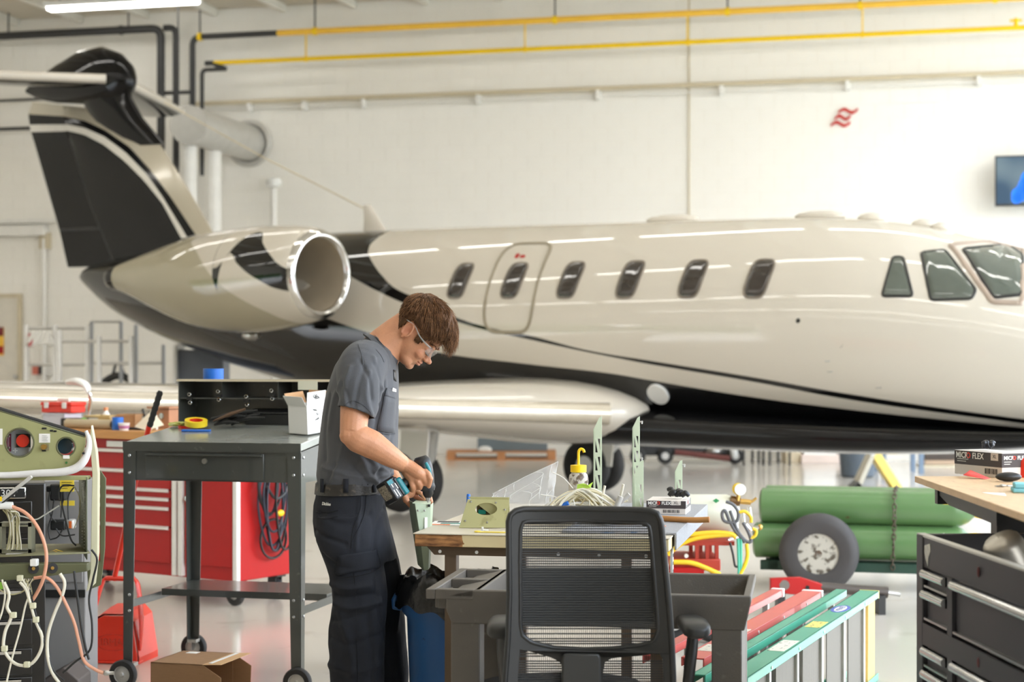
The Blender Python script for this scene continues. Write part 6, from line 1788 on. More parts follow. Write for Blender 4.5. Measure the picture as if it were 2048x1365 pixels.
q = tpx(1953, 958); t = thing('sticky_note', 'coral sticky note curling up from the wooden table', 'note', q, 0)
MB().add([(-.045, -.01, .012), (.02, -.03, .001), (.045, .0, .0), (-.012, .03, .026), (-.01, 0, .014), (.018, .0, .004)], [(0, 1, 5, 4), (1, 2, 5), (2, 3, 4, 5), (3, 0, 4)]).build('note', mat('coral_note', L(238, 82, 74), .6), t, smooth=180).modifiers.new('t', 'SOLIDIFY').thickness = .0006
q = tpx(2017, 964); t = thing('sunglass_case', 'rounded black glasses case on the wooden table edge', 'case', q, -.1)
MB().ell((0, 0, .015), (.040, .022, .0145), 18).build('case', M['dark'], t, smooth=60)
q = tpx(2012, 974); t = thing('key_bunch', 'small bunch of keys by the glasses case on the wooden table', 'keys', q, .4)
MB().torus((0, 0, .003), .012, .0015, 16, 6).bx(.008, .035, -.004, .004, .001, .004).bx(-.035, -.008, .0, .008, .001, .004).ell((-.02, -.01, .005), (.012, .008, .004), 10).build('keys', M['steel'], t)
q = tpx(2042, 985); t = thing('blue_cloth', 'folded light blue wipe at the edge of the wooden table', 'cloth', q, -.2)
MB().bx(-.025, .09, -.04, .05, 0, .012).bx(-.02, .085, -.035, .045, .012, .026).build('cloth', mat('sky_cloth', L(130, 196, 206), .9), t, bevel=.004)
q = tpx(2000, 988); t = thing('loose_paper', 'white sheet of paper under the blue wipe on the wooden table', 'paper', q+Vector((0, 0, .0006)), -.3)
MB().add([(-.03, -.02, 0), (.02, -.09, 0), (.012, .02, 0), (-.05, .03, 0)], [(0, 1, 2, 3)]).build('sheet', M['paper'], t, smooth=0).modifiers.new('t', 'SOLIDIFY').thickness = .0005
q = tpx(2052, 955); t = thing('red_jar', 'red round jar at the frame edge of the wooden table', 'cap', q, 0)
MB().lathe([(.001, 0), (.03, 0), (.03, .05), (.022, .062), (.001, .064)], 24).build('jar', M['redb'], t, smooth=50)
# ================================================================ stepladders lying on their sides
def fib(n, c): return mat(n, c, .4, var=.05, coat=.2, spots=(tuple(min(1, x*.6) for x in c), 18, .68, .74))
GRN = fib('fibreglass_green', L(64, 158, 128)); RDD = fib('fibreglass_red', L(206, 92, 84)); RDB = fib('fibreglass_brightred', L(196, 60, 54))
LDIR = Vector((-.665, -1.62, 0)).normalized(); LN = Vector((-LDIR.y, LDIR.x, 0))    # LN points right/away
def ladder(name, label, p, m, ln, zt_, gap, stickers, group=None, endcap=None):
    t = thing(name, label, 'ladder', (p[0], p[1], 0), math.atan2(LDIR.y, LDIR.x))
    # local x towards the camera, y to the right side
    def chan(y, nm, z, w, hgt):
        b = MB(); b.bx(0, ln, y-w/2, y+w/2, z-.006, z); b.bx(0, ln, y-w/2, y-w/2+.006, z-hgt, z); b.bx(0, ln, y+w/2-.006, y+w/2, z-hgt, z)
        return b.build(nm, m, t, bevel=.002)
    for y, w in ((0, .085), (gap, .05)):
        r = chan(y, 'rail', zt_, w, .032)
        b = MB(); b.bx(0, ln, y-w/2, y+w/2, .0, .006); b.bx(0, ln, y-w/2, y-w/2+.006, 0, .032); b.bx(0, ln, y+w/2-.006, y+w/2, 0, .032); b.build('rail', m, t, bevel=.002)
        if endcap:
            for z_ in (zt_, ): MB().bx(-.02, .01, y-w/2-.004, y+w/2+.004, z_-.036, z_+.003).build('end_cap', endcap, t, bevel=.003)
    x = .28; k = 0
    while x < ln-.1:
        s_ = MB().bx(x, x+.012, -.034, .036, .006, zt_-.006).bx(x, x+.022, .033, .037, .006, zt_-.033).build('step', M['whitem'], t)
        MB().bx(x+.023, x+.30, .020, .024, .006, zt_-.034).build('step_tread', mat_tread, t)
        for zz in (zt_-.018,): MB().cyl((x+.02, .0425, zz), (x+.02, .0455, zz), .006, n=10).build('rivet', M['white'], t)
        x += .42; k += 1
    x = .2
    while x < ln-.1:
        MB().bx(x, x+.03, gap-.012, gap+.012, .006, zt_-.006).build('rear_brace', M['galv'], t); x += .6
    for k in range(3): MB().bx(.3+.7*k, .33+.7*k, 0, gap, zt_-.05, zt_-.045).build('spreader', M['galv'], t) if gap > .1 else None
    return t
def tread():
    m = mat('ribbed_tread', L(120, 114, 102), .6, var=.1)
    t = m.node_tree; b = t.nodes['Principled BSDF']; tc = t.nodes['Texture Coordinate']
    w = t.nodes.new('ShaderNodeTexWave'); w.inputs['Scale'].default_value = 26; w.bands_direction = 'X'; w.inputs['Distortion'].default_value = .6
    t.links.new(tc.outputs['Object'], w.inputs['Vector'])
    mx = t.nodes.new('ShaderNodeMix'); mx.data_type = 'RGBA'; mx.inputs['A'].default_value = (*L(70, 66, 58), 1); mx.inputs['B'].default_value = (*L(138, 132, 120), 1)
    t.links.new(w.outputs['Fac'], mx.inputs['Factor']); t.links.new(mx.outputs['Result'], b.inputs['Base Color'])
    return m
mat_tread = tread()
ZL = .40
far = at(1738, 1182, F*(CH-ZL)/(1182-HY))
gl = ladder('step_ladder', 'green fibreglass step ladder lying on its side, nearest of the ladders', (far.x, far.y), GRN, 2.3, ZL, -.125, None)
MB().prism([(0, ZL-.03), (-.02, ZL-.03), (-.02, ZL-.06), (.10, .06), (.10, 0.0), (.16, 0), (.16, .03), (.06, ZL-.1)], .05, M4((0, -.0, 0), (pi/2, 0, 0))).build('foot_brace', mat('ochre_plastic', L(222, 180, 96), .5), gl) if False else None
MB().prism([(-.005, ZL-.034), (.095, ZL-.034), (.105, 0.005), (.26, .005), (.25, ZL-.034)], .05, M4((-.05, .01, 0), (pi/2, 0, 0))).build('foot_brace', mat('ochre_plastic', L(226, 186, 104), .5), gl)
MB().bx(-.014, .0, -.043, .043, ZL-.034, ZL+.001).build('ochre_end', mat('ochre_end', L(196, 190, 110), .5), gl)
st = MB().cyl((.62, 0, ZL), (.62, 0, ZL+.0008), 1, n=32); 
for i, v in enumerate(st.v): st.v[i] = (.62+(v[0]-.62)*.105, v[1]*.036, v[2])
so_ = st.build('maker_sticker', mat('sticker_blue', L(70, 90, 176), .4), gl)
st = MB().cyl((.62, 0, ZL+.0006), (.62, 0, ZL+.0012), 1, n=32)
for i, v in enumerate(st.v): st.v[i] = (.62+(v[0]-.62)*.082, v[1]*.022, v[2])
st.build('sticker_field', M['white'], so_)
text('sticker_text', 'WERNER', .034, mat('sticker_ink', L(60, 70, 130), .5), so_, (.62, 0, ZL+.0014), (0, 0, pi), .0002)
MB().bx(1.0, 1.16, -.03, .03, ZL, ZL+.0008).build('yellow_label', mat('label_yellow', L(222, 206, 110), .5, spots=(L(90, 90, 80), 60, .58, .62)), gl)
MB().bx(1.5, 1.75, -.03, .03, ZL, ZL+.0008).build('white_label', mat('label_white', L(226, 222, 206), .5, spots=(L(120, 130, 120), 60, .6, .64)), gl)
fr_ = at(1662, 1176, F*(CH-ZL)/(1176-HY))
rl = ladder('step_ladder', 'red fibreglass step ladder lying on its side behind the green one', (fr_.x-.02, fr_.y), RDD, 1.9, ZL-.005, -.16, None, endcap=M['whitem'])
rl.location = (gl.location.x-.25, gl.location.y+.03, 0)
for x0, x1, m in ((1.2, 1.4, 'label_white'), (1.6, 1.75, 'label_white')):
    MB().bx(x0, x1, -.03, .03, ZL-.005, ZL-.0042).build('faded_label', mat('faded_label', L(214, 206, 190), .5, spots=(L(110, 130, 120), 40, .58, .63)), rl)
# ================================================================ green gas cylinders on their trailer
YG = 11.15
gB = -BETA
def G(px, py, dy=0): return at(px, py, YG+dy)
cyl0 = G(1517, 1012)
GR = mat('cylinder_green', L(90, 124, 76), .3, var=.08, vs=4, coat=.3, spots=(L(96, 66, 40), 12, .70, .74))
def cylinder(label, px, py, dy, L_=1.30, R_=.112):
    p = G(px, py, dy)
    t = thing('gas_cylinder', label, 'cylinder', p, gB, 'green gas cylinders')
    MB().lathe([(.02, 0), (R_-.02, 0), (R_, .015), (R_, L_-.12), (R_*.93, L_-.06), (R_*.72, L_-.015), (R_*.36, L_+.025), (.03, L_+.045)], 36, RY(pi/2).to_4x4()).build('shell', GR, t, smooth=50)
    nk = MB().cyl((L_+.03, 0, 0), (L_+.075, 0, 0), .028, n=16).build('neck', M['brass'], t)
    MB().cyl((L_+.075, 0, 0), (L_+.12, 0, 0), .016, n=12).cyl((L_+.09, 0, -.05), (L_+.09, 0, .05), .012, n=10).build('valve', M['brass'], t)
    MB().lathe([(.05, L_+.02), (.055, L_+.06), (.045, L_+.11), (.035, L_+.11), (.04, L_+.05)], 18, RY(pi/2).to_4x4(), caps=False).build('valve_guard', M['yellow'], t)
    return t
a_ = cylinder('green gas cylinder, upper front one of the stack on the trailer', 1521, 1011, 0)
MB().bx(1.02, 1.08, -.05, .05, .085, .1125).build('yellow_tag', M['yellow'], a_) if False else None
lb_ = MB()
for k in range(6):
    a0, a1 = radians(20+k*7), radians(20+(k+1)*7); r_ = .1128
    lb_.add([(1.13, -r_*cos(a0), r_*sin(a0)), (1.19, -r_*cos(a0), r_*sin(a0)), (1.19, -r_*cos(a1), r_*sin(a1)), (1.13, -r_*cos(a1), r_*sin(a1))], [(0, 1, 2, 3)])
lb_.build('yellow_label', M['yellow'], a_)
for x in (1.255,): MB().lathe([(.085, x-.02), (.10, x-.05)], 36, RY(pi/2).to_4x4(), caps=False).build('white_label', M['paper'], a_) if False else None
c2_ = cylinder('green gas cylinder, lower front one of the stack on the trailer', 1508, 1080, -.02)
lb_ = MB()
for k in range(7):
    a0, a1 = radians(-6+k*7), radians(-6+(k+1)*7); 
    for x0, x1, m_i in ((1.17, 1.20, 0), (1.20, 1.24, 1)):
        ra, rb2 = (.1125 if x0 < 1.18 else .109), (.109 if x0 < 1.18 else .1)
        lb_.add([(x0, -ra*cos(a0), ra*sin(a0)), (x1, -rb2*cos(a0), rb2*sin(a0)), (x1, -rb2*cos(a1), rb2*sin(a1)), (x0, -ra*cos(a1), ra*sin(a1))], [(0, 1, 2, 3)], m_i)
lb_.build('shoulder_label', [M['paper'], M['yellow']], c2_)
cylinder('green gas cylinder, upper rear one hidden behind the front stack', 1530, 1005, .24)
cylinder('green gas cylinder, lower rear one hidden behind the front stack', 1518, 1074, .22)
tr = thing('cylinder_trailer', 'green steel trailer with one grey aircraft tyre carrying the gas cylinders', 'trailer', G(1508, 1080, -.02), gB)
tr.location.z = 0
zb = G(0, 1080).z-.115
DGN = mat('trailer_green', L(36, 66, 52), .5, var=.1)
MB().bx(.05, 1.25, -.10, -.04, zb-.06, zb-.003).bx(.05, 1.25, .24, .30, zb-.06, zb-.003).bx(.1, .16, -.10, .30, zb-.06, zb-.01).bx(1.1, 1.16, -.10, .30, zb-.06, zb-.01).build('chassis', DGN, tr)
for y in (.345,): MB().bx(.1, .14, y, y+.03, zb-.06, zb+.36).bx(1.1, 1.14, y, y+.03, zb-.06, zb+.36).build('stake', DGN, tr)
wcx = (G(1656, 1118, -.2)-tr.location).x*cos(BETA)
def wheel(y, parent):
    R_ = .243
    w = MB().lathe([(.125, -.07), (.19, -.085), (.225, -.07), (R_, -.03), (R_, .03), (.225, .07), (.19, .085), (.125, .07)], 48, M4((wcx, y, R_), (pi/2, 0, 0)), caps=False).build('tyre', mat('grey_tyre', L(70, 67, 66), .75, var=.1), parent, smooth=60)
    MB().lathe([(.02, -.05), (.05, -.055), (.06, -.03), (.09, -.035), (.112, -.055), (.126, -.06), (.126, .06), (.02, .06)], 40, M4((wcx, y, R_), (pi/2, 0, 0))).build('hub', mat('worn_hub', L(196, 192, 180), .5, metal=.2, spots=(L(96, 88, 76), 26, .52, .62)), w, smooth=40)
    for k in range(8):
        a = 2*pi*k/8; MB().cyl((wcx+.09*cos(a), y+(-.04), R_+.09*sin(a)), (wcx+.09*cos(a), y-.052, R_+.09*sin(a)), .008, n=8).build('hub_bolt', M['steel'], w)
    MB().cyl((wcx, y-.05, R_), (wcx, y-.06, R_), .022, n=16).build('hub_cap', mat('rust', L(110, 76, 50), .6), w)
wheel(-.24, tr); wheel(.44, tr)
MB().cyl((wcx, -.2, .243), (wcx, .44, .243), .025, n=12).bx(wcx-.03, wcx+.03, -.09, -.05, .243, zb-.01).bx(wcx-.03, wcx+.03, .25, .29, .243, zb-.01).build('axle', DGN, tr)
# chain over the stack
ch_ = thing('chain', 'rusty chain hanging down over the front of the green cylinders', 'chain', tr.location, gB)
cm_ = mat('chain_rust', L(92, 82, 68), .55, metal=.4, var=.2)
cxp = (G(1781, 1000)-tr.location).x*cos(BETA)+.03
ztop_ = G(0, 1011).z; zlow = G(0, 1080).z
pth = spline([Vector((cxp+.01, .10, ztop_+.125)), Vector((cxp+.005, -.01, ztop_+.125)), Vector((cxp, -.085, ztop_+.085)), Vector((cxp, -.12, ztop_)), Vector((cxp-.002, -.118, (ztop_+zlow)/2)), Vector((cxp-.005, -.145, zlow)), Vector((cxp-.01, -.13, zlow-.09)), Vector((cxp-.01, -.115, zlow-.16))], 8)
d_ = 0; last = pth[0]; k = 0
for p in pth[1:]:
    seg = p-last
    if seg.length > .026:
        q = seg.to_track_quat('X', 'Z').to_matrix() @ (RX(pi/2) if k % 2 else RX(0))
        MB().torus((last+p)/2, .012, .0042, 12, 6, q @ Matrix.Diagonal((1.6, 1, 1))).build('link', cm_, ch_, smooth=60); k += 1; last = p
# red tow jack with dark rod in front of the wheel
tj = thing('tow_bar', 'red tow bar with dark round shaft lying on the floor before the trailer tyre', 'bar', (0, 0, 0), 0)
Yj = 9.9
def J(px, py, dy=0): return at(px, py, Yj+dy)
MB().prism([(J(1540, 0).x, J(0, 1157).z), (J(1600, 0).x, J(0, 1155).z), (J(1643, 0).x, J(0, 1168).z), (J(1643, 0).x, J(0, 1184).z), (J(1600, 0).x, J(0, 1190).z), (J(1540, 0).x, J(0, 1185).z)], .05, M4((0, Yj, 0), (pi/2, 0, 0))).build('red_head', M['red'], tj, bevel=.004)
MB().cyl(J(1569, 1171, -.03), J(1569, 1171, .03), .028, n=20).build('pin', M['steel'], tj); MB().cyl(J(1615, 1176, -.03), J(1615, 1176, .03), .012).build('bolt', M['dark'], tj)
MB().tube([J(1640, 1174), J(1700, 1180), J(1775, 1186)], [.026, .03, .032], 12).build('shaft', mat('shaft_brown', L(84, 76, 70), .5, metal=.4), tj, smooth=50)
MB().tube([J(1775, 1186), J(1778, 1186), J(1800, 1189)], [.014, .012, .016], 10).build('tip', M['steel'], tj)
for px in (1560, 1760):
    p = J(px, 1200); MB().bx(p.x-.02, p.x+.02, Yj-.06, Yj+.06, 0, J(0, 1187 if px < 1700 else 1194).z+.012).build('cradle', M['dark'], tj)
# ================================================================ hose cart with gauges
hc = thing('nitrogen_cart', 'red wheeled gas service cart with pale tank, gauge and yellow hoses', 'cart', (0, 0, 0), 0)
YH = 9.0
def Hc(px, py, dy=0): return at(px, py, YH+dy)
tk = mat('pale_tank', L(214, 214, 196), .35, var=.06)
c0_, c1_p = Hc(1350, 1028, .05), Hc(1432, 1028, .05)
TR = .10
b = MB().lathe([(.004, -.02), (.05, -.012), (.085, .012), (TR, .05), (TR, .30), (.085, .34), (.05, .365), (.03, .37)], 30, Matrix.Translation(Hc(1336, 1028, .05)) @ RY(pi/2).to_4x4())
tank = b.build('tank', tk, hc, smooth=60)
q = Hc(1432, 1002, -.05); MB().prism([(-.018, 0), (0, .012), (.018, 0), (0, -.012)], .002, M4((q.x, q.y-.005, q.z), (pi/2, 0, 0))).build('green_mark', mat('mark_green', L(40, 140, 80), .5), tank)
RC = mat('cart_red', L(176, 58, 40), .45, var=.12)
b = MB()
for (x0, y0, x1, y1) in ((1330, 1078, 1462, 1086),):
    a, b_ = Hc(x0, y0), Hc(x1, y1); b.bx(a.x, b_.x, YH-.14, YH+.2, b_.z, a.z)
for x in (1385, 1405, 1424):
    a, b_ = Hc(x, 1086), Hc(x+7, 1120); b.bx(a.x, b_.x, YH-.14, YH-.10, b_.z, a.z)
    b.bx(a.x, b_.x, YH+.16, YH+.2, b_.z, a.z)
b.build('frame', RC, hc)
a, b_ = Hc(1340, 1112), Hc(1434, 1135); MB().bx(a.x, b_.x, YH-.16, YH+.22, b_.z, a.z).build('lower_box', RC, hc, bevel=.006)
a, b_ = Hc(1335, 1127), Hc(1400, 1150); MB().bx(a.x, b_.x, YH-.2, YH-.16, b_.z, a.z).build('front_plate', M['red'], hc, bevel=.004)
q = Hc(1372, 1112, -.15); MB().cyl((q.x, q.y, q.z), (q.x, q.y-.02, q.z), .010).build('bolt', M['white'], hc)
for px in (1345, 1428):
    for dy in (-.12, .18):
        p = Hc(px, 0, dy); w = MB().torus((p.x, p.y, .12), .085, .035, 24, 10, RX(pi/2)).build('wheel', M['rubber'], hc, smooth=60)
        MB().bx(p.x-.02, p.x+.02, p.y-.012, p.y+.012, .12, Hc(0, 1136).z).build('strut', RC, w)
        MB().cyl((p.x, p.y-.03, .12), (p.x, p.y+.03, .12), .055).build('hub', M['galv'], w)
g = Hc(1477, 979, -.02)
MB().cyl((g.x, g.y-.02, g.z), (g.x, g.y+.025, g.z), .030, n=28).build('gauge_case', M['yellow'], hc); MB().cyl((g.x+.006, g.y-.03, g.z), (g.x+.005, g.y-.018, g.z), .029, n=28).build('gauge_face', M['white'], hc)
MB().tube([g-Vector((0, 0, .028)), g-Vector((.005, 0, .06))], .010, 8).build('gauge_stem', M['brass'], hc)
q = Hc(1468, 1002); MB().cyl((q.x-.02, q.y, q.z+.004), (q.x+.03, q.y, q.z-.006), .024, n=10).build('regulator', mat('dark_brass', L(120, 92, 62), .4, metal=.7), hc)
MB().cyl((q.x+.03, q.y, q.z-.004), (q.x+.085, q.y, q.z-.008), .014, n=12).build('outlet', M['brass'], hc)
MB().tube([(q.x+.08, q.y, q.z-.012), (q.x+.10, q.y, q.z+.0), (q.x+.115, q.y, q.z+.014)], .007, 8).build('lever', M['brass'], hc)
b = MB().cyl(Hc(1466, 1018), Hc(1470, 1050), .016, n=10); b.build('valve_body', mat('dark_brass2', L(140, 110, 72), .4, metal=.7), hc)
for (x0, y0, x1, y1) in ((1486, 1024, 1488, 1045), (1498, 1015, 1502, 1040), (1492, 1050, 1502, 1062)):
    MB().cyl(Hc(x0, y0), Hc(x1, y1), .009, n=10).build('fitting', M['chrome'], hc)
q = Hc(1520, 1055, 0); MB().ell(q, (.014, .012, .016), 10).build('brass_plug', M['brass'], hc); MB().cyl(Hc(1506, 1057), q, .010, n=8).build('plug_stem', M['chrome'], hc)
yh = mat('yellow_hose', L(238, 196, 40), .4, var=.05)
def hose(pix, r, m, nm='hose', dys=None):
    MB().tube(spline([Hc(x, y, (dys[i] if dys else -.2)) for i, (x, y) in enumerate(pix)], 6), r, 9).build(nm, m, hc, smooth=60)
hose([(1330, 1078), (1380, 1070), (1430, 1066), (1462, 1069), (1472, 1076)], .0125, yh)
hose([(1335, 1110), (1360, 1090), (1390, 1078), (1430, 1072), (1462, 1070)], .012, yh)
hose([(1340, 1125), (1380, 1126), (1410, 1136), (1440, 1150)], .0125, yh)
hose([(1478, 1025), (1490, 1024), (1501, 1034), (1502, 1046)], .0085, yh)
hose([(1500, 1078), (1510, 1072), (1512, 1062), (1505, 1058)], .0085, yh)
hose([(1493, 1088), (1495, 1110), (1490, 1130), (1480, 1150), (1470, 1180)], .010, yh)
gh = mat('grey_hose', L(92, 92, 94), .5)
hose([(1452, 1004), (1466, 1010), (1476, 1025), (1474, 1042), (1462, 1046), (1448, 1042), (1444, 1028), (1450, 1022), (1458, 1040), (1470, 1062), (1484, 1078), (1490, 1086)], .0085, gh, 'cable')
hose([(1460, 1022), (1470, 1050), (1480, 1070), (1494, 1084), (1502, 1082), (1496, 1064), (1486, 1046)], .0085, gh, 'cable')
th_ = mat('teal_hose', L(90, 190, 160), .4)
hose([(1476, 1078), (1477, 1110), (1478, 1150)], .008, th_); hose([(1482, 1078), (1482, 1112), (1482, 1165)], .007, th_)
hose([(1460, 1086), (1466, 1110), (1470, 1132), (1476, 1134)], .006, M['dark'], 'cable')
MB().tube([Hc(1455, 1082, -.1), Hc(1475, 1075, -.05), Hc(1470, 1010, 0)], .009, 8).build('manifold_pipe', M['steel'], hc)
# ================================================================ far things under and beside the jet
def fthing(n, l, c, g=None): return thing(n, l, c, (0, 0, 0), 0, g)
def fbox(t, nm, m, px0, py0, px1, py1, Y, d, bevel=.004, floor=False):
    a, b_ = at(px0, py0, Y), at(px1, py1, Y)
    return MB().bx(a.x, b_.x, Y, Y+d, 0 if floor else b_.z, a.z).build(nm, m, t, bevel=bevel)
bluegrey = mat('blue_grey', L(112, 122, 128), .5)
palw = mat('pallet_wood', L(196, 138, 92), .7, var=.15)
def yfloor(py): return CH*F/(py-HY)
Yp = yfloor(921)
pl_ = fthing('pallet', 'wooden pallet on the floor far beyond the jet wheels', 'pallet')
a, b_ = at(893, 921, Yp), at(1112, 921, Yp)
for k in range(8):
    x0 = a.x+(b_.x-a.x)*k/7-.05
for i, y in enumerate((0, .15, .30, .45)): MB().bx(a.x, b_.x, Yp+y, Yp+y+.11, .10, .125).build('board', palw, pl_)
for x in (a.x, (a.x+b_.x)/2-.06, b_.x-.12): MB().bx(x, x+.12, Yp, Yp+.56, .02, .10).build('block', palw, pl_)
MB().bx(a.x, b_.x, Yp, Yp+.1, 0, .02).bx(a.x, b_.x, Yp+.46, Yp+.56, 0, .02).build('bottom_board', palw, pl_)
t = fthing('blue_crate', 'blue grey crate standing on the far wooden pallet', 'crate')
a, b_ = at(955, 866, Yp+.05), at(1095, 908, Yp+.05)
MB().bx(a.x, b_.x, Yp+.05, Yp+.50, .127, a.z).build('crate', bluegrey, t, bevel=.01); MB().bx(a.x-.02, b_.x+.02, Yp+.03, Yp+.52, a.z, a.z+.04).build('lid', bluegrey, t)
q = at(970, 900, Yp); MB().ell((q.x, Yp+.04, q.z), (.1, .02, .05), 12).build('white_patch', M['paper'], t)
Yq = yfloor(928)
t = fthing('ground_power_unit', 'low black ground power unit with maroon tow bar under the jet nose', 'machine')
fbox(t, 'body', M['dark'], 1268, 868, 1482, 912, Yq, .5, .02)
for px in (1275, 1330, 1470):
    p = at(px, 0, Yq-.05); w = MB().torus((p.x, Yq-.08, .11), .075, .035, 22, 8, RX(pi/2)).build('wheel', M['rubber'], t, smooth=60); MB().cyl((p.x, Yq-.11, .11), (p.x, Yq+.02, .11), .05).build('hub', M['galv'], w)
MB().tube([at(1350, 905, Yq-.12), at(1460, 918, Yq-.2)], .04, 8).build('tow_bar', mat('maroon_bar', L(110, 60, 54), .5), t); MB().ell(at(1468, 905, Yq-.1), (.055, .05, .09), 12).build('white_float', M['white'], t)
MB().ell(at(1428, 903, Yq-.06), (.12, .05, .04), 12).build('canister', M['steel'], t)
def far_chair(label, px):
    Yc = yfloor(929)
    p = at(px, 0, Yc); t = thing('side_chair', label, 'chair', (p.x, Yc, 0), .2, 'chairs against the far wall')
    tan_ = mat('tan_fabric', L(186, 168, 140), .8)
    MB().bx(-.16, .16, -.24, .22, .40, .46).build('seat', tan_, t, bevel=.02); MB().bx(-.15, .15, .22, .27, .45, .85).build('backrest', tan_, t, bevel=.02)
    for x in (-.14, .14):
        for y in (-.22, .22): MB().cyl((x, y, 0), (x, y, .42), .018, n=8).build('leg', M['dark'], t)
far_chair('tan chair with black legs against the far wall, left one', 1496); far_chair('tan chair with black legs against the far wall, right one', 1548)
Yw = yfloor(927)
t = fthing('storage_cabinet', 'beige and white storage cabinet standing by the far wall', 'cabinet')
fbox(t, 'column', mat('beige_panel', L(206, 190, 160), .6), 1572, 830, 1602, 930, Yw, .4, .004, True)
fbox(t, 'white_front', M['white'], 1608, 850, 1672, 910, Yw, .4)
fbox(t, 'pink_base', mat('pink_beige', L(226, 208, 196), .6), 1603, 910, 1692, 924, Yw-.05, .5, .006, True)
fbox(t, 'dark_side', M['dark'], 1672, 870, 1692, 908, Yw, .35)
Yt = yfloor(957)
t = fthing('waste_bin', 'slate blue tall waste bin standing beyond the gas cylinders', 'bin')
p = at(1725, 0, Yt)
MB().lathe([(.17, 0), (.20, .02), (.25, .62), (.26, .66), (.23, .66), (.18, .04)], 28).build('bin', mat('slate', L(84, 94, 104), .5), t, smooth=50); t.location = (p.x-.02, Yt+.2, 0)
t = fthing('steel_rack', 'blue grey steel rack with shelves beyond the gas cylinders', 'rack')
Yr = yfloor(948)
for px in (1768, 1843):
    for dy in (0, .45):
        a = at(px, 0, Yr); MB().bx(a.x-.03, a.x+.03, Yr+dy, Yr+dy+.05, 0, 1.35).build('post', mat('rack_blue', L(108, 126, 146), .45), t)
for z in (.30, .62, .95, 1.3):
    a, b_ = at(1768, 0, Yr), at(1843, 0, Yr); MB().bx(a.x, b_.x, Yr+.02, Yr+.48, z-.02, z).build('shelf', M['galv'], t)
t = fthing('hazard_sign', 'small red and yellow sign on the steel rack', 'sign')
fbox(t, 'plate', M['yellow'], 1750, 884, 1786, 905, Yr-.06, .03); fbox(t, 'red_field', M['redb'], 1757, 891, 1779, 904, Yr-.07, .01); fbox(t, 'white_field', M['white'], 1760, 884, 1774, 890, Yr-.07, .01)
t = fthing('panel_stack', 'brown boards shelved against the far wall right of the rack', 'boards')
Ys = yfloor(935)
for i, (y0, y1, m) in enumerate(((884, 902, 'tan'), (903, 920, 'dark'), (921, 930, 'tan'))):
    fbox(t, 'board_stack', mat('board_'+m, L(176, 150, 124) if m == 'tan' else L(64, 52, 42), .6), 1850, y0, 1940, y1, Ys, .4)
fbox(t, 'stand', M['conduit'], 1846, 931, 1944, 936, Ys, .4, .004, True)
# yellow A-frame chock
t = fthing('folding_sign', 'yellow and grey folding A-frame stand on the floor beyond the cylinders', 'stand')
Yf = yfloor(978)
def K(px, py, dy=0): return at(px, py, Yf+dy)
def plank(pa, pb, w, m, nm):
    a, b_ = K(*pa), K(*pb); d = (b_-a).normalized(); n = Vector((d.z, 0, -d.x))*w/2
    b = MB(); pts = [a+n, b_+n, b_-n, a-n]
    b.add([p+Vector((0, -.14, 0)) for p in pts]+[p+Vector((0, .14, 0)) for p in pts], [(0, 1, 2, 3), (7, 6, 5, 4), (0, 4, 5, 1), (1, 5, 6, 2), (2, 6, 7, 3), (3, 7, 4, 0)])
    return b.build(nm, m, t, bevel=.004)
plank((1748, 908), (1792, 977), .09, mat('sign_yellow', L(240, 214, 110), .5), 'yellow_board')
plank((1742, 908), (1712, 974), .05, mat('sign_grey', L(196, 190, 174), .6), 'grey_board')
MB().cyl(K(1745, 906, -.16), K(1745, 906, .16), .035, n=12).build('hinge', M['white'], t)
plank((1704, 977), (1716, 966), .06, M['dark'], 'foot')
# ---- guard rails of a work platform at far left
gal = mat('platform_white', L(236, 234, 230), .35)
def rail(label, posts, bars, Y, nm='guard_rail', m=gal, r=.03):
    t = fthing(nm, label, 'railing')
    for px, y0, y1 in posts:
        a = at(px, y0, Y); MB().cyl((a.x, Y, 0), (a.x, Y, a.z), r, n=10).build('post', m, t, smooth=60)
    for x0, x1, y in bars:
        a, b_ = at(x0, y, Y), at(x1, y, Y); MB().cyl(a, b_, r*.62, n=8).build('bar', M['galv'], t, smooth=60)
    return t
rail('white guard railing with three posts in front of the door', [(53, 650, 0), (110, 650, 0), (175, 650, 0)], [(53, 175, 657), (53, 175, 730)], 20.0)
rail('white guard railing with posts under the tail of the jet', [(119, 660, 0), (198, 672, 0), (262, 672, 0)], [(119, 262, 683), (198, 262, 727)], 19.2)
rail('grey pipe railing nearest the wall under the tail', [(183, 644, 0), (242, 644, 0), (272, 650, 0), (327, 690, 0)], [(183, 242, 644), (183, 327, 727)], 22.3, m=mat('pipe_grey', L(160, 162, 164), .4), r=.025)
t = fthing('white_gloves', 'white plastic sheet hung on the guard railing by the door', 'sheet')
a = at(82, 676, 19.93)
rows = []
for i in range(7):
    z = at(0, 661+i*5, 19.9).z; w = .10+.012*i
    rows.append([Vector((a.x+w*(k/10*2-1), 19.90+.02*sin(k*1.7+i), z+.02*sin(k*2.1)*(i == 6))) for k in range(11)])
b = MB(); b.loft(rows, False, 0, False); b.build('sheet', M['paper'], t, smooth=60).modifiers.new('t', 'SOLIDIFY').thickness = .006
t.name = 'plastic_sheet'
a = at(60, 680, 19.9); tg = fthing('red_tag', 'red strip tag tied on the guard railing beside the plastic sheet', 'tag'); MB().bx(a.x-.02, a.x+.03, 19.9, 19.91, at(0, 694, 19.9).z, at(0, 667, 19.9).z).build('tag', mat('tag_red', L(190, 90, 90), .6), tg)
t = fthing('hose_reel', 'black hose looped low against the wall under the tail', 'hose')
Yx = 23.4
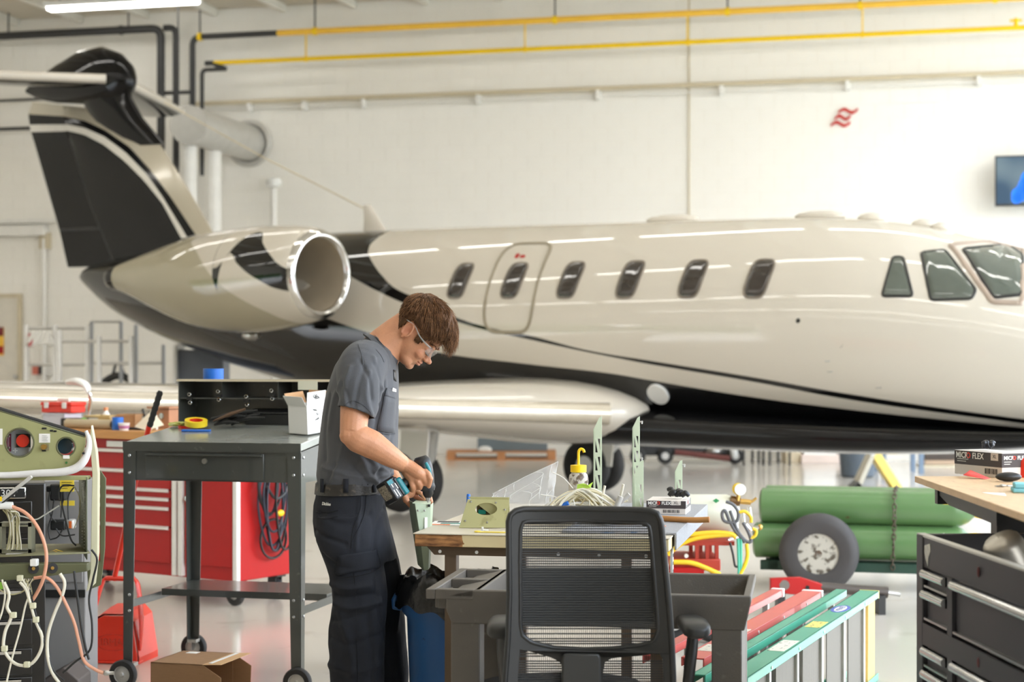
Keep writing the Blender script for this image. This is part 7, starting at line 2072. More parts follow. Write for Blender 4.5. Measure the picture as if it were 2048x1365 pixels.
MB().tube(spline([at(196, 776, Yx), at(215, 760, Yx), at(235, 752, Yx), at(256, 758, Yx), at(272, 778, Yx)], 6), .05, 8).tube([at(224, 758, Yx), at(231, 729, Yx), at(240, 728, Yx), at(252, 760, Yx)], .02, 6).build('hose', M['dark'], t, smooth=60)
MB().bx(at(190, 0, Yx).x, at(280, 0, Yx).x, Yx-.1, Yx+.1, 0, at(0, 774, Yx).z).build('hose_box', M['conduit'], t)
t = fthing('wall_locker', 'blue grey locker standing behind the desk under the tail', 'locker')
fbox(t, 'body', mat('locker_blue', L(116, 122, 134), .5), 352, 700, 446, 790, 20.5, .5, .01, True)
fbox(t, 'pale_edge', M['whitem'], 346, 690, 353, 790, 20.4, .55, .004, True)
# ================================================================ the mechanic
YM = 6.30
man = thing('person', 'man in grey short sleeve work shirt and black trousers leaning over with a drill', 'person', (at(705, 0, YM).x, YM, 0), 0)
mo = Vector(man.location)
def Q(px, py, Y=YM): return at(px, py, Y)-mo
def remesh(parts, vox, smooth=4, fac=.5):
    """one continuous skin out of overlapping closed shapes"""
    me = bpy.data.meshes.new('tmp'); me.from_pydata(parts.v, [], parts.f)
    bm = bmesh.new(); bm.from_mesh(me); bmesh.ops.recalc_face_normals(bm, faces=bm.faces); bm.to_mesh(me); bm.free()
    o = bpy.data.objects.new('tmp', me); COL.objects.link(o)
    r = o.modifiers.new('r', 'REMESH'); r.mode = 'VOXEL'; r.voxel_size = vox
    if smooth:
        s = o.modifiers.new('s', 'SMOOTH'); s.iterations = smooth; s.factor = fac
    bpy.context.view_layer.update()
    out = bpy.data.meshes.new_from_object(o.evaluated_get(bpy.context.evaluated_depsgraph_get()))
    bpy.data.objects.remove(o); bpy.data.meshes.remove(me)
    return out
def vget(me):
    a = np.empty(len(me.vertices)*3, np.float32); me.vertices.foreach_get('co', a); a = a.reshape(-1, 3).astype(float)
    n = np.empty(len(me.vertices)*3, np.float32); me.vertices.foreach_get('normal', n); return a, n.reshape(-1, 3).astype(float)
def vset(me, a): me.vertices.foreach_set('co', a.astype(np.float32).ravel()); me.update()
def segd(P, a, b):
    a = np.array(a); b = np.array(b); d = b-a; t = np.clip(((P-a)@d)/max(d@d, 1e-9), 0, 1)
    return np.linalg.norm(P-(a+t[:, None]*d), axis=1), t
def folds(me, lines, gain=1.3):
    P0_, N0_ = vget(me); bv_ = BVHTree.FromPolygons([Vector(tuple(x)) for x in P0_], [tuple(p.vertices) for p in me.polygons])
    cl = Vector((0, 0, CH))-mo; new = []
    for pts, w, h in lines:
        out = []
        for p in spline([Vector(q) for q in pts], 4):
            r = bv_.ray_cast(cl, (Vector(p)-cl).normalized())
            if r[0] is not None and r[0].y < .1: out.append(tuple(r[0]))
        if len(out) > 1: new.append((out, w, h))
    lines = new
    """lines: (points, width, height): ridges (+) and creases (-) pressed along the normals"""
    P, N = vget(me); D = np.zeros(len(P))
    for pts, w, h in lines:
        best = np.full(len(P), 9.0)
        for a, b in zip(pts, pts[1:]):
            d, _ = segd(P, a, b); best = np.minimum(best, d)
        D += gain*h*np.exp(-(best/w)**2)
    vset(me, P+N*D[:, None])
def fin_obj(me, name, m, parent=man):
    me.name = name; me.materials.clear()
    for x in (m if isinstance(m, list) else [m]): me.materials.append(x)
    me.shade_smooth()
    o = bpy.data.objects.new(name, me); COL.objects.link(o); o.parent = parent
    return o
def limb(b, pts, radii, n=16, flat=1.0):
    P = spline(pts, 6); b.tube(P, [I(i/(len(P)-1), np.linspace(0, 1, len(radii)), radii) for i in range(len(P))], n, True, 0, flat)
    for p, r in ((P[0], radii[0]), (P[-1], radii[-1])): b.ell(p, (r*.97, r*.97, r*.97), 12)
# ---------------------------------------------------------------- head (upright frame: x forward, y left, z up, origin between the ear canals)
PITCH, YAW = radians(53), radians(-9)
HM = Matrix.Translation(Q(829, 667.5)) @ Matrix.Rotation(YAW, 4, 'Z') @ Matrix.Rotation(PITCH, 4, 'Y')
def hp(x, y, z): return HM @ Vector((x, y, z))
FZ = [-.100, -.092, -.083, -.072, -.06, -.048, -.036, -.022, -.005, .010, .022, .034, .05, .068, .085, .10, .113, .123, .129]
FX = [.064, .082, .091, .088, .092, .094, .094, .091, .089, .0865, .0885, .094, .095, .092, .085, .074, .057, .036, .012]
FB = [.00, -.012, -.02, -.03, -.04, -.052, -.063, -.073, -.082, -.087, -.09, -.092, -.093, -.092, -.088, -.081, -.067, -.046, -.02]
FW = [.024, .036, .046, .053, .0575, .061, .0635, .066, .068, .069, .070, .0715, .0735, .0745, .073, .067, .055, .038, .014]
def head_surf(a, z, off=0):
    xf, xb, w = I(z, FZ, FX), I(z, FZ, FB), I(z, FZ, FW)
    cx = (xf+xb)/2+.004; rx = (xf-cx) if cos(a) > 0 else (cx-xb)
    pw = .86 if z < .03 else .95
    c = math.copysign(abs(cos(a))**pw, cos(a)); s = math.copysign(abs(sin(a))**.95, sin(a))
    return Vector((cx+(rx+off)*c, (w+off)*s, z))
hb = MB()
hb.loft([[HM @ head_surf(2*pi*k/48, z) for k in range(48)] for z in FZ])
def he(c, r, eul=(0, 0, 0)): hb.ell(hp(*c), r, 14, HM.to_3x3().normalized() @ Euler(eul).to_matrix())
# nose
nr_ = []
for x, z, w, d in ((.091, .020, .0085, .010), (.099, .006, .0085, .012), (.108, -.008, .0098, .014), (.1145, -.018, .0118, .0145), (.113, -.026, .0118, .011), (.104, -.031, .010, .009)):
    nr_.append([hp(x-d+d*cos(a), w*sin(a), z) for a in np.linspace(0, 2*pi, 16, endpoint=False)])
hb.loft(nr_)
he((.112, 0, -.019), (.0125, .0115, .0105))
for s in (-1, 1):
    he((.1005, s*.0125, -.024), (.0115, .0068, .0085))
    he((.068, s*.032, -.022), (.026, .025, .026))             # cheek
    he((.086, s*.030, .030), (.011, .024, .008), (0, 0, s*-.35))   # brow
    he((.0805, s*.032, .008), (.0125, .0145, .0115))          # lids over the eyeball
    he((.046, s*.036, -.064), (.044, .019, .024), (0, .42, 0))      # jaw
    he((.012, s*.045, -.046), (.026, .016, .030))
he((.094, 0, -.0435), (.0100, .022, .0062)); he((.0945, 0, -.0545), (.0095, .019, .0066))   # lips
he((.078, 0, -.083), (.018, .027, .016))                     # chin
# ears
for s in (-1, 1):
    R_ = HM.to_3x3().normalized() @ Euler((0, -.25, s*.42)).to_matrix()
    c = Vector((-.012, s*.0735, -.001))
    hb.ell(HM @ c, (.0175, .0058, .029), 14, R_)
    pts = []
    for k in range(22):
        a = radians(-55+k*13.5)
        pts.append(HM @ (c+Euler((0, -.25, s*.42)).to_matrix() @ Vector((.0178*cos(a), s*.0045, .030*sin(a)))))
    hb.tube(pts, [.003]+[.0050]*20+[.0035], 8)
    hb.ell(HM @ (c+Vector((.004, s*.0, -.027))), (.0075, .0052, .008), 10, R_)
    hb.ell(HM @ (c+Vector((.014, s*.001, -.001))), (.0045, .005, .007), 10, R_)
# neck
limb(hb, [Q(758, 712), Q(778, 692), Q(797, 680), hp(-.005, 0, -.02)], [.075, .064, .058, .056], 24)
limb(hb, [hp(-.045, 0, .0), Q(775, 676), Q(752, 700)], [.05, .052, .06], 20)
# ---------------------------------------------------------------- torso, arms, legs under the clothes
limb(hb, [Q(700, 1010), Q(702, 950), Q(712, 860), Q(722, 790), Q(735, 735), Q(752, 712)], [.10, .10, .105, .10, .09, .07], 24)
SHR, ELR, WRR = Q(722, 735, 6.13), Q(706, 868, 6.04), Q(806, 929, 6.10)
SHL, ELL, WRL = Q(738, 735, 6.47), Q(738, 880, 6.50), Q(792, 968, 6.34)
hb.ell(SHR, (.06, .055, .06), 14); hb.ell(SHL, (.06, .055, .06), 14)
limb(hb, [SHR, Q(712, 800, 6.08), ELR], [.060, .054, .046], 18)
limb(hb, [ELR, Q(716, 877, 6.04), Q(744, 890, 6.05), Q(780, 913, 6.06), WRR], [.043, .050, .050, .038, .029], 18)
hb.ell(Q(699, 872, 6.03), (.036, .036, .034), 12)
limb(hb, [SHL, Q(738, 810, 6.50), ELL], [.058, .052, .044], 16)
limb(hb, [ELL, Q(764, 930, 6.43), WRL], [.046, .044, .029], 16)
HIP_R, KN_R, AN_R = Q(700, 1040, 6.22), Q(712, 1240, 6.21), Q(716, 1478, 6.21)
HIP_L, KN_L, AN_L = Q(706, 1040, 6.38), Q(764, 1240, 6.42), Q(766, 1478, 6.42)
limb(hb, [HIP_R, KN_R, AN_R], [.070, .055, .04], 18); limb(hb, [HIP_L, KN_L, AN_L], [.070, .055, .04], 18)
# ---------------------------------------------------------------- hands: palm and five fingers each
fg = MB()
def finger(b, pts, r0, r1): 
    P = spline(pts, 4); b.tube(P, [r0+(r1-r0)*i/(len(P)-1) for i in range(len(P))], 10)
    b.ell(P[-1], (r1, r1, r1), 8)
    for q in pts[1:-1]: b.ell(q, (r0*1.06, r0*1.06, r0*1.06), 8)
def hq(px, py, dy): return Q(px, py, 6.105+dy)
# right hand: back of the hand to the viewer, fingers curled over the drill handle
palm = [WRR, hq(820, 936, .0), hq(836, 946, -.004), hq(846, 953, .0)]
for dz, r in ((0, .024),): limb(hb, palm, [.030, .033, .034, .027], 16, .8)
limb(hb, [hq(816, 941, .005), hq(828, 956, .004), hq(834, 965, .004)], [.026, .027, .022], 14)
kn = [hq(852, 943, -.012), hq(846, 955, -.016), hq(836, 965, -.016), hq(825, 972, -.012)]
for (a, m_, e_, r) in ((kn[0], hq(860, 958, -.018), hq(857, 974, -.008), .0105),):
    finger(hb, [hq(838, 943, .0), a, m_, e_], .0115, .0088)
for a, m_, e_, st_ in ((kn[1], hq(851, 968, -.006), hq(838, 973, .018), hq(832, 946, .0)), (kn[2], hq(840, 975, -.004), hq(828, 975, .02), hq(826, 952, .0)), (kn[3], hq(825, 980, -.001), hq(815, 976, .02), hq(820, 955, .0))):
    finger(hb, [st_, a, m_, e_], .0112, .0092)
finger(hb, [hq(822, 937, .018), hq(838, 944, .036), hq(850, 956, .038)], .0125, .010)      # thumb on the far side
# left hand: holds the bracket from behind
def lq(px, py, dy=0): return Q(px, py, 6.30+dy)
limb(hb, [WRL, lq(806, 975, .02), lq(818, 984, .0)], [.029, .032, .026], 16, .8)
finger(hb, [lq(812, 972, -.0), lq(828, 976, -.02), lq(842, 985, -.02), lq(850, 997, -.01)], .0115, .009)
finger(hb, [lq(815, 976, .02), lq(838, 978, .015), lq(856, 990, .01), lq(862, 1004, .0)], .0112, .009)
finger(hb, [lq(815, 980, .03), lq(838, 984, .03), lq(857, 998, .022), lq(861, 1014, .012)], .0112, .009)
finger(hb, [lq(812, 984, .035), lq(832, 994, .04), lq(850, 1008, .03), lq(857, 1020, .018)], .010, .008)
finger(hb, [lq(806, 985, -.015), lq(812, 1000, -.022), lq(822, 1013, -.016)], .0125, .0095)        # thumb on the near flange
body = remesh(hb, .0028, 5, .45)
# carve eye slits, mouth line, nostrils, ear bowl; soften
P, N = vget(body)
IM = np.array(HM.inverted()); PL = P@IM[:3, :3].T+IM[:3, 3]
D = np.zeros(len(P))
def dent(c, r, h):
    global D
    d = np.linalg.norm((PL-np.array(c))/np.array(r), axis=1); D += h*np.exp(-d**2)
for s in (-1, 1):
    for k in range(7):
        f = k/6; dent((.090-.010*f*f, s*(.021+.023*f), .003-.003*f+.004*abs(f-.5)), (.006, .003, .0016), -.0018)     # lid crease
        dent((.088-.010*f*f, s*(.021+.023*f), .0165-.003*f), (.006, .004, .002), -.0016)
    dent((.096, s*.007, -.0305), (.004, .003, .003), -.004)
    dent((-.008, s*.0785, .001), (.009, .010, .015), -.0085)
    dent((.000, s*.078, -.008), (.004, .006, .004), -.005)
    dent((.093, s*.016, -.034), (.006, .003, .012), -.0016)
    dent((.066, s*.052, -.044), (.014, .01, .012), -.0025)
for k in range(9):
    y = (k-4)*.0052; dent((.099-abs(y)*.35, y, -.0495), (.007, .0035, .0016), -.0028)
dent((.097, 0, -.068), (.008, .016, .004), -.0018); dent((.103, 0, -.036), (.004, .0025, .005), -.001)
P2 = P+N*D[:, None]
vset(body, P2)
# natural skin colour differences: lips, ear, cheek, beard shadow, forearm hair and veins
tint = np.zeros(len(P))
def blob_(c, r, v):
    global tint
    d = np.linalg.norm((PL-np.array(c))/np.array(r), axis=1); tint += v*np.exp(-d**2)
blob_((.098, 0, -.049), (.010, .020, .008), 1.0); blob_((.112, 0, -.02), (.014, .014, .014), .35)
for s in (-1, 1): blob_((-.012, s*.076, .0), (.02, .008, .032), .5); blob_((.075, s*.05, -.02), (.02, .02, .018), .25)
beard = np.zeros(len(P))
d = np.linalg.norm((PL-np.array((.07, 0, -.075)))/np.array((.05, .06, .03)), axis=1); beard = np.exp(-d**2)
ca_ = body.color_attributes.new('skin_tint', 'FLOAT_COLOR', 'POINT')
cols = np.zeros((len(P), 4), np.float32); cols[:, 0] = np.clip(tint, 0, 1); cols[:, 1] = np.clip(beard, 0, 1); cols[:, 3] = 1
ca_.data.foreach_set('color', cols.ravel())
skin = mat('skin', L(198, 140, 104), .5, var=.14, vs=22, sss=.07, bump=.14, bs=240, spots=(L(170, 114, 80), 150, .60, .85))
t_ = skin.node_tree; b_ = t_.nodes['Principled BSDF']
at_ = t_.nodes.new('ShaderNodeAttribute'); at_.attribute_name = 'skin_tint'; sp_ = t_.nodes.new('ShaderNodeSeparateColor'); t_.links.new(at_.outputs['Color'], sp_.inputs[0])
src = b_.inputs['Base Color'].links[0].from_socket
for ch, c, k in ((0, L(196, 104, 88), .75), (1, L(176, 132, 108), .45)):
    mx = t_.nodes.new('ShaderNodeMix'); mx.data_type = 'RGBA'; mu = t_.nodes.new('ShaderNodeMath'); mu.operation = 'MULTIPLY'; mu.inputs[1].default_value = k
    t_.links.new(sp_.outputs[ch], mu.inputs[0]); t_.links.new(mu.outputs[0], mx.inputs['Factor']); t_.links.new(src, mx.inputs['A']); mx.inputs['B'].default_value = (*c, 1); src = mx.outputs['Result']
t_.links.new(src, b_.inputs['Base Color'])
bo = fin_obj(body, 'body', skin)
# ---------------------------------------------------------------- hair, brows, lashes
hair_m = mat('brown_hair', L(92, 64, 42), .6, var=.35, vs=60, spec=.2)
hair_m2 = mat('chestnut_hair', L(150, 108, 72), .55, var=.25, vs=60, spec=.25)
def scalp_ok(a, z, p):
    # a: 0 = face, pi = back of the head
    af = abs(((a+pi) % (2*pi))-pi)
    lim = np.interp(af, [0, .45, .75, .95, 1.10, 1.22, 1.36, 1.46, 1.9, 2.05, 2.3, pi], [.070, .066, .056, .040, .016, .000, .002, .040, .040, .006, -.034, -.050])
    return z > lim
cap = MB(); rows = []
ZS = [-.05, -.04, -.028, -.015, 0, .012, .024, .036, .048, .06, .072, .084, .095, .105, .114, .122, .1285]
grid = {}
na = 72
for i, z in enumerate(ZS):
    for k in range(na):
        a = 2*pi*k/na
        p = head_surf(a, z)
        af = abs(((a+pi) % (2*pi))-pi)
        top = max(0, (z-.02)/.11)
        th = .004+.016*min(1, top*1.4)+(.008 if af < .8 and z > .06 else 0)
        if z < .02: th = .0035+.003*(z+.05)/.07
        n = Vector((p.x-.0, p.y, (p.z-.03)*.9)).normalized()
        w_ = noise.noise(Vector((a*5, z*30, 0)))*.006*(.4+top)+noise.noise(Vector((a*14, z*40, 3)))*.0045*(.3+top)
        grid[i, k] = len(cap.v); cap.v.append(tuple(HM @ (p+n*(th+w_))))
for i in range(len(ZS)-1):
    for k in range(na):
        a = 2*pi*(k+.5)/na; z = (ZS[i]+ZS[i+1])/2
        if scalp_ok(a, z, None):
            cap.f.append((grid[i, k], grid[i, (k+1) % na], grid[i+1, (k+1) % na], grid[i+1, k])); cap.m.append(0)
tp_ = len(cap.v); cap.v.append(tuple(HM @ Vector((-.004, 0, .129+.0165))))
for k in range(na): cap.f.append((grid[len(ZS)-1, k], grid[len(ZS)-1, (k+1) % na], tp_)); cap.m.append(0)
hairo = cap.build('hair', hair_m, man, smooth=180)
md = hairo.modifiers.new('t', 'SOLIDIFY'); md.thickness = .006; md.offset = -1
st = MB(); rr = random.Random(21)
whorl = Vector((-.055, .01, .115))
cnt = 0
while cnt < 7500:
    a = rr.uniform(0, 2*pi); z = rr.uniform(-.052, .130)
    if not scalp_ok(a, z, None): continue
    cnt += 1
    p = head_surf(a, z); n = Vector((p.x, p.y, (p.z-.03)*.9)).normalized()
    af = abs(((a+pi) % (2*pi))-pi); top = max(0, min(1, (z-.015)/.09))
    d = p-whorl; d -= n*d.dot(n)
    if d.length < 1e-4: d = Vector((1, 0, 0))
    d.normalize()
    side = 1 if p.y > 0 else -1
    d = (d+Vector((.5*top, 0, -.5*(1-top)))+Vector((rr.gauss(0, .12), rr.gauss(0, .12), rr.gauss(0, .12)))).normalized(); d -= n*d.dot(n)*.8
    ln = (.016+.034*top)*rr.uniform(.7, 1.25)
    if af < .6 and z > .05: ln *= 1.15; d = (d+Vector((.9, .0, -.35))).normalized()
    lift = .004+.015*min(1, top*1.4)+(.008 if af < .8 and z > .06 else 0)
    if z < .02: lift = .003
    if .6 < af < 1.0 and z < .085: ln *= .5; d = (d+Vector((-.3, 0, -.2))).normalized()
    if .95 < af < 2.25 and z < .068:
        ln = rr.uniform(.008, .015); d = (Vector((-.35, 0, -.9))+Vector((rr.gauss(0, .15), 0, rr.gauss(0, .15)))).normalized(); d -= n*d.dot(n)*.9; lift = .004
    q0 = p+n*(lift*.55); q1 = p+n*(lift*1.02+.003*rr.random())+d*ln*.5; q2 = p+n*(lift*.86+rr.uniform(-.004, .004)*(.3+top))+d*ln
    pts = [HM @ q0, HM @ q1, HM @ q2]
    w = rr.uniform(.0006, .0012)
    o = len(st.v); mi = 0 if rr.random() < .66 else 1
    dirv = (pts[2]-pts[0]).normalized(); sd = dirv.cross(HM.to_3x3() @ n).normalized(); nn_ = (HM.to_3x3() @ n).normalized()
    for q, s_ in zip(pts, (1, .8, .12)):
        st.v += [tuple(q+sd*w*s_), tuple(q-sd*w*s_), tuple(q+nn_*w*s_)]
    for j in (0, 3): st.f += [(o+j, o+j+1, o+j+4, o+j+3), (o+j+1, o+j+2, o+j+5, o+j+4), (o+j+2, o+j, o+j+3, o+j+5)]; st.m += [mi]*3
# fringe hanging over the forehead
for _ in range(420):
    y = rr.gauss(-.005, .030)
    if abs(y) > .046: continue
    p = Vector((.080-.12*y*y*20, y, .080+rr.uniform(-.008, .012)))
    tip = Vector((.113+rr.uniform(-.012, .008)-abs(y)*.3, y*1.05+rr.uniform(-.006, .006), .068+rr.uniform(-.006, .012)))
    md_ = (p+tip)/2+Vector((.009, 0, .014))
    P_ = spline([p, md_, tip], 3); pts = [HM @ q for q in P_]; w = rr.uniform(.0008, .0015)
    o = len(st.v); mi = 0 if rr.random() < .45 else 1
    for j, q in enumerate(pts):
        f = 1-.9*j/(len(pts)-1); u = HM.to_3x3() @ Vector((0, 1, 0)); v_ = HM.to_3x3() @ Vector((.6, 0, .8))
        st.v += [tuple(q+u*w*f), tuple(q-u*w*f), tuple(q+v_*w*f)]
    for j in range(0, 3*(len(pts)-1), 3): st.f += [(o+j, o+j+1, o+j+4, o+j+3), (o+j+1, o+j+2, o+j+5, o+j+4), (o+j+2, o+j, o+j+3, o+j+5)]; st.m += [mi]*3
stuffp(st.build('hair_strands', [hair_m, hair_m2], man, smooth=180))
bw = MB()
for s in (-1, 1):
    for k in range(60):
        f = rr.random(); y = s*(.016+.034*f); x = .0965-.018*f*f-.006*f; z = .030+.006*sin(f*3)+rr.uniform(-.003, .003)
        p = hp(x, y, z); q = hp(x-.003-.004*f, y+s*.008, z+rr.uniform(-.001, .003)); bw.tube([p, q], [.0008, .0003], 4)
    for k in range(22):
        f = k/21; y = s*(.021+.023*f); p = hp(.0925-.010*f*f, y, .002-.003*f); q = hp(.100-.010*f*f, y+s*.002, -.003-.003*f); bw.tube([p, q], [.0006, .0003], 4)
bw.build('eyebrow', hair_m, man)
# sideburn on the viewer's side is part of the hair; safety glasses next
gl_ = thing('safety_glasses', 'clear safety glasses worn by the leaning mechanic', 'glasses', man.location)
def gp2(x, y, z): return HM @ Vector((x, y, z))
clr = mat('clear_plastic', L(235, 240, 240), .06, var=.0, alpha=.13, spec=.9)
for s in (-1, 1):
    b = MB(); rows = []
    for i in range(7):
        f = i/6; y = s*(.008+.056*f); x = .104-.022*f**2.2
        rows.append([gp2(x, y, .034-.006*f), gp2(x+.003, y, .017), gp2(x, y, -.006+.008*f*f), gp2(x-.0016, y, -.006+.008*f*f), gp2(x+.0012, y, .017), gp2(x-.0016, y, .034-.006*f)])
    b.loft(rows).build('lens', clr, gl_, smooth=50)
    MB().tube(spline([gp2(.083, s*.064, .026), gp2(.07, s*.0735, .024), gp2(.03, s*.0775, .022), gp2(-.01, s*.0785, .030), gp2(-.045, s*.078, .020)], 5), [.0045, .0055, .004, .0025, .002], 8, flat=.5).build('temple', mat('clear_temple', L(226, 230, 228), .1, alpha=.5, spec=.9), gl_, smooth=60)
MB().tube([gp2(.104, -.010, .026), gp2(.107, 0, .028), gp2(.104, .010, .026)], .0025, 6).build('bridge', clr, gl_)
# ---------------------------------------------------------------- work shirt
sb = MB()
def slab(py, back, front, lat, Yc=YM, tilt=0, n=40, pw=.9):
    c = (back+front)/2; a = (front-back)/2; out = []
    for k in range(n):
        t = 2*pi*k/n; cx = math.copysign(abs(cos(t))**pw, cos(t)); cy = math.copysign(abs(sin(t))**pw, sin(t))
        p = Q(c+a*cx, py+tilt*cx, Yc); p.y = Yc-mo.y+lat*cy; out.append(p)
    return out
sb.loft([slab(*r) for r in ((990, 641, 768, .165), (972, 637, 772, .172), (950, 634, 786, .180), (920, 636, 794, .184), (890, 638, 795.5, .187), (860, 641, 796, .190), (830, 645, 797, .194), (800, 650, 798, .197), (775, 656, 797, .20), (752, 663, 796, .203), (732, 671, 795, .200), (716, 682, 792, .182), (704, 694, 789, .125, YM, 3), (697, 710, 787, .090, YM, 8), (692, 727, 785, .068, YM, 14), (688, 742, 783, .055, YM, 20))])
# sleeves
def sleeve(pts, radii, flats):
    P = spline(pts, 5); n = len(P)
    R = [I(i/(n-1), np.linspace(0, 1, len(radii)), radii) for i in range(n)]
    sb.tube(P, R, 28, True)
sleeve([Q(735, 722, 6.19), Q(722, 742, 6.12), Q(720, 778, 6.085), Q(718, 804, 6.07), Q(711, 826, 6.062)], [.085, .088, .080, .070, .068], 1)
sleeve([Q(742, 722, 6.41), Q(740, 742, 6.48), Q(740, 790, 6.50), Q(740, 830, 6.50)], [.085, .086, .074, .066], 1)
shirt = remesh(sb, .0048, 6, .5)
def ql(pts, Y): return [tuple(Q(x, y, Y)) for x, y in pts]
NY_ = 6.10
fl = [
 # sleeve folds
 (ql([(700, 735), (690, 775), (692, 812)], 6.02), .010, .0045), (ql([(728, 735), (716, 775), (708, 820)], 6.0), .008, -.004), (ql([(738, 745), (732, 790), (742, 832)], 6.0), .010, .005),
 (ql([(720, 720), (738, 760), (744, 800)], 6.02), .007, -.004), (ql([(683, 760), (694, 790), (700, 812)], 6.03), .007, -.003), (ql([(750, 730), (762, 780), (752, 835)], 6.06), .009, -.006),
 (ql([(748, 716), (755, 750), (772, 800)], 6.08), .008, .004),
 # hem of the sleeve
 (ql([(684, 812), (700, 822), (722, 832), (742, 838)], 6.0), .004, .002),
 # trunk folds
 (ql([(764, 790), (752, 850), (740, 900), (700, 945)], 6.1), .012, -.005), (ql([(790, 850), (776, 900), (755, 950)], 6.12), .012, -.005), (ql([(660, 790), (652, 850), (650, 920)], 6.15), .010, -.004),
 (ql([(690, 880), (680, 920), (668, 955)], 6.1), .010, .005), (ql([(720, 905), (735, 945), (755, 965)], 6.1), .010, .006), (ql([(730, 890), (760, 925), (782, 950)], 6.1), .010, -.005),
 (ql([(705, 930), (722, 950), (735, 966)], 6.1), .007, -.005), (ql([(672, 930), (660, 950), (655, 964)], 6.12), .007, -.004), (ql([(684, 760), (668, 800), (660, 860)], 6.13), .012, .005),
 (ql([(700, 860), (716, 900), (745, 930)], 6.1), .009, -.005), (ql([(645, 935), (690, 948), (740, 955), (785, 948)], 6.12), .008, .005),
 (ql([(748, 945), (762, 935), (778, 945)], 6.1), .007, .006), (ql([(770, 760), (768, 820), (764, 880)], 6.1), .008, .003),
]
folds(shirt, fl)
P, N = vget(shirt)
nz = np.array([noise.noise(Vector((p[0]*14, p[1]*14, p[2]*7)))*.0032+noise.noise(Vector((p[0]*34, p[1]*34, p[2]*16)))*.0014 for p in P])
P += N*nz[:, None]; vset(shirt, P)
bm = bmesh.new(); bm.from_mesh(shirt); bm.normal_update()
for c_, ax in ((Q(711, 826, 6.062), (Q(711, 826, 6.062)-Q(718, 804, 6.07)).normalized()), (Q(740, 830, 6.50), Vector((0, 0, -1)))):
    kill = [f for f in bm.faces if (f.calc_center_median()-c_).length < .072 and f.normal.dot(ax) > .62 and abs(f.calc_center_median().y) > .15]
    bmesh.ops.delete(bm, geom=kill, context='FACES')
for _ in range(14):
    new = {}
    for v in bm.verts:
        if v.is_boundary:
            nb2 = [e.other_vert(v).co for e in v.link_edges if e.is_boundary]
            if len(nb2) == 2: new[v] = (nb2[0]+nb2[1])*.25+v.co*.5
    for v, c in new.items(): v.co = c
bm.to_mesh(shirt); bm.free()
sh_m = mat('grey_twill', L(78, 79, 83), .82, var=.06, vs=12, bump=.25, bs=420, sheen=.12)
so = fin_obj(shirt, 'shirt', sh_m)
md = so.modifiers.new('t', 'SOLIDIFY'); md.thickness = .003; md.offset = -1
# collar, placket, buttons, pocket, yoke seam, name patch
bvS = BVHTree.FromPolygons([Vector(v) for v in (tuple(x) for x in vget(shirt)[0])], [tuple(p.vertices) for p in shirt.polygons])
camL = Vector((0, 0, CH))-mo
col = MB(); rows = []
cA = Vector((sin(radians(48)), 0, cos(radians(48)))); cP = Vector((cos(radians(48)), 0, -sin(radians(48)))); cC = Q(763, 703)
def cring(ang, rx, ry, h): return cC+cA*h+cP*(rx*cos(ang))+Vector((0, ry*sin(ang), 0))
for i in range(41):
    ang = radians(10)+radians(340)*i/40
    dip = .5+.5*cos(ang)
    top = cring(ang, .063, .071, .024); rad = (cring(ang, 1, 1, 0)-cC).normalized()
    ring = [cring(ang, .058, .066, -.02), cring(ang, .060, .068, .016), top, top+rad*.006-cA*.001]
    down = (Vector((0, 0, -1))*.75-cA*.25+rad*.0).normalized()
    outp = []
    for s_, lift in ((.016, .016), (.030, .014), (.046+.012*dip, .010)):
        o_ = top+rad*s_+cA*.05+Vector((0, 0, .05)); h_ = bvS.ray_cast(o_, down)
        flat_ = top+rad*(s_*.75)-cA*(s_*.9)
        if h_[0] is not None and (h_[0]-top).length < s_*2.2+.02: q_ = h_[0]-down*lift
        else: q_ = flat_
        if dip > .93 or dip < .04: q_ = q_*.3+flat_*.7
        outp.append(q_)
    ring += outp+[outp[-1]+down*.003-rad*.002, outp[0]+down*.005, cring(ang, .064, .073, .006)]
    rows.append(ring)
P_r = [[Vector(p) for p in r] for r in rows]
for _ in range(2):
    for i in range(1, 40):
        for j in range(4, 9): P_r[i][j] = (rows[i-1][j]+rows[i][j]*2+rows[i+1][j])/4
    rows = [[Vector(p) for p in r] for r in P_r]
col.loft(rows, True).build('collar', sh_m, man, smooth=60)
MB().tube([r[6]+cA*.001 for r in rows], .0016, 6).build('collar_shadow_seam', mat('collar_edge_shade', L(58, 59, 62), .9), man, smooth=60)  # dark seam line: the shadow at the collar's edge put into colour
def on(bv, px, py, off=.0015):
    d = (Q(px, py)-camL).normalized(); h = bv.ray_cast(camL, d)
    return (h[0]+h[1]*off, h[1]) if h[0] is not None else (None, None)
def seam(bv, pix, r, m, name, off=.001, flat=.5, par=man):
    pts = []
    for p in spline([Vector((x, y, 0)) for x, y in pix], 5):
        q, n = on(bv, p.x, p.y, off)
        if q is not None: pts.append(q)
    if len(pts) > 2: return MB().tube(pts, r, 6, flat=flat).build(name, m, par, smooth=60)
seam_m = mat('grey_seam', L(74, 76, 80), .9, var=.05)
seam(bvS, [(717, 690), (724, 712), (727, 730)], .0016, seam_m, 'yoke_seam'); seam(bvS, [(752, 700), (762, 712), (768, 725)], .0016, seam_m, 'yoke_seam')
seam(bvS, [(689, 810), (706, 802), (728, 812), (742, 826)], .0014, seam_m, 'hem_seam')
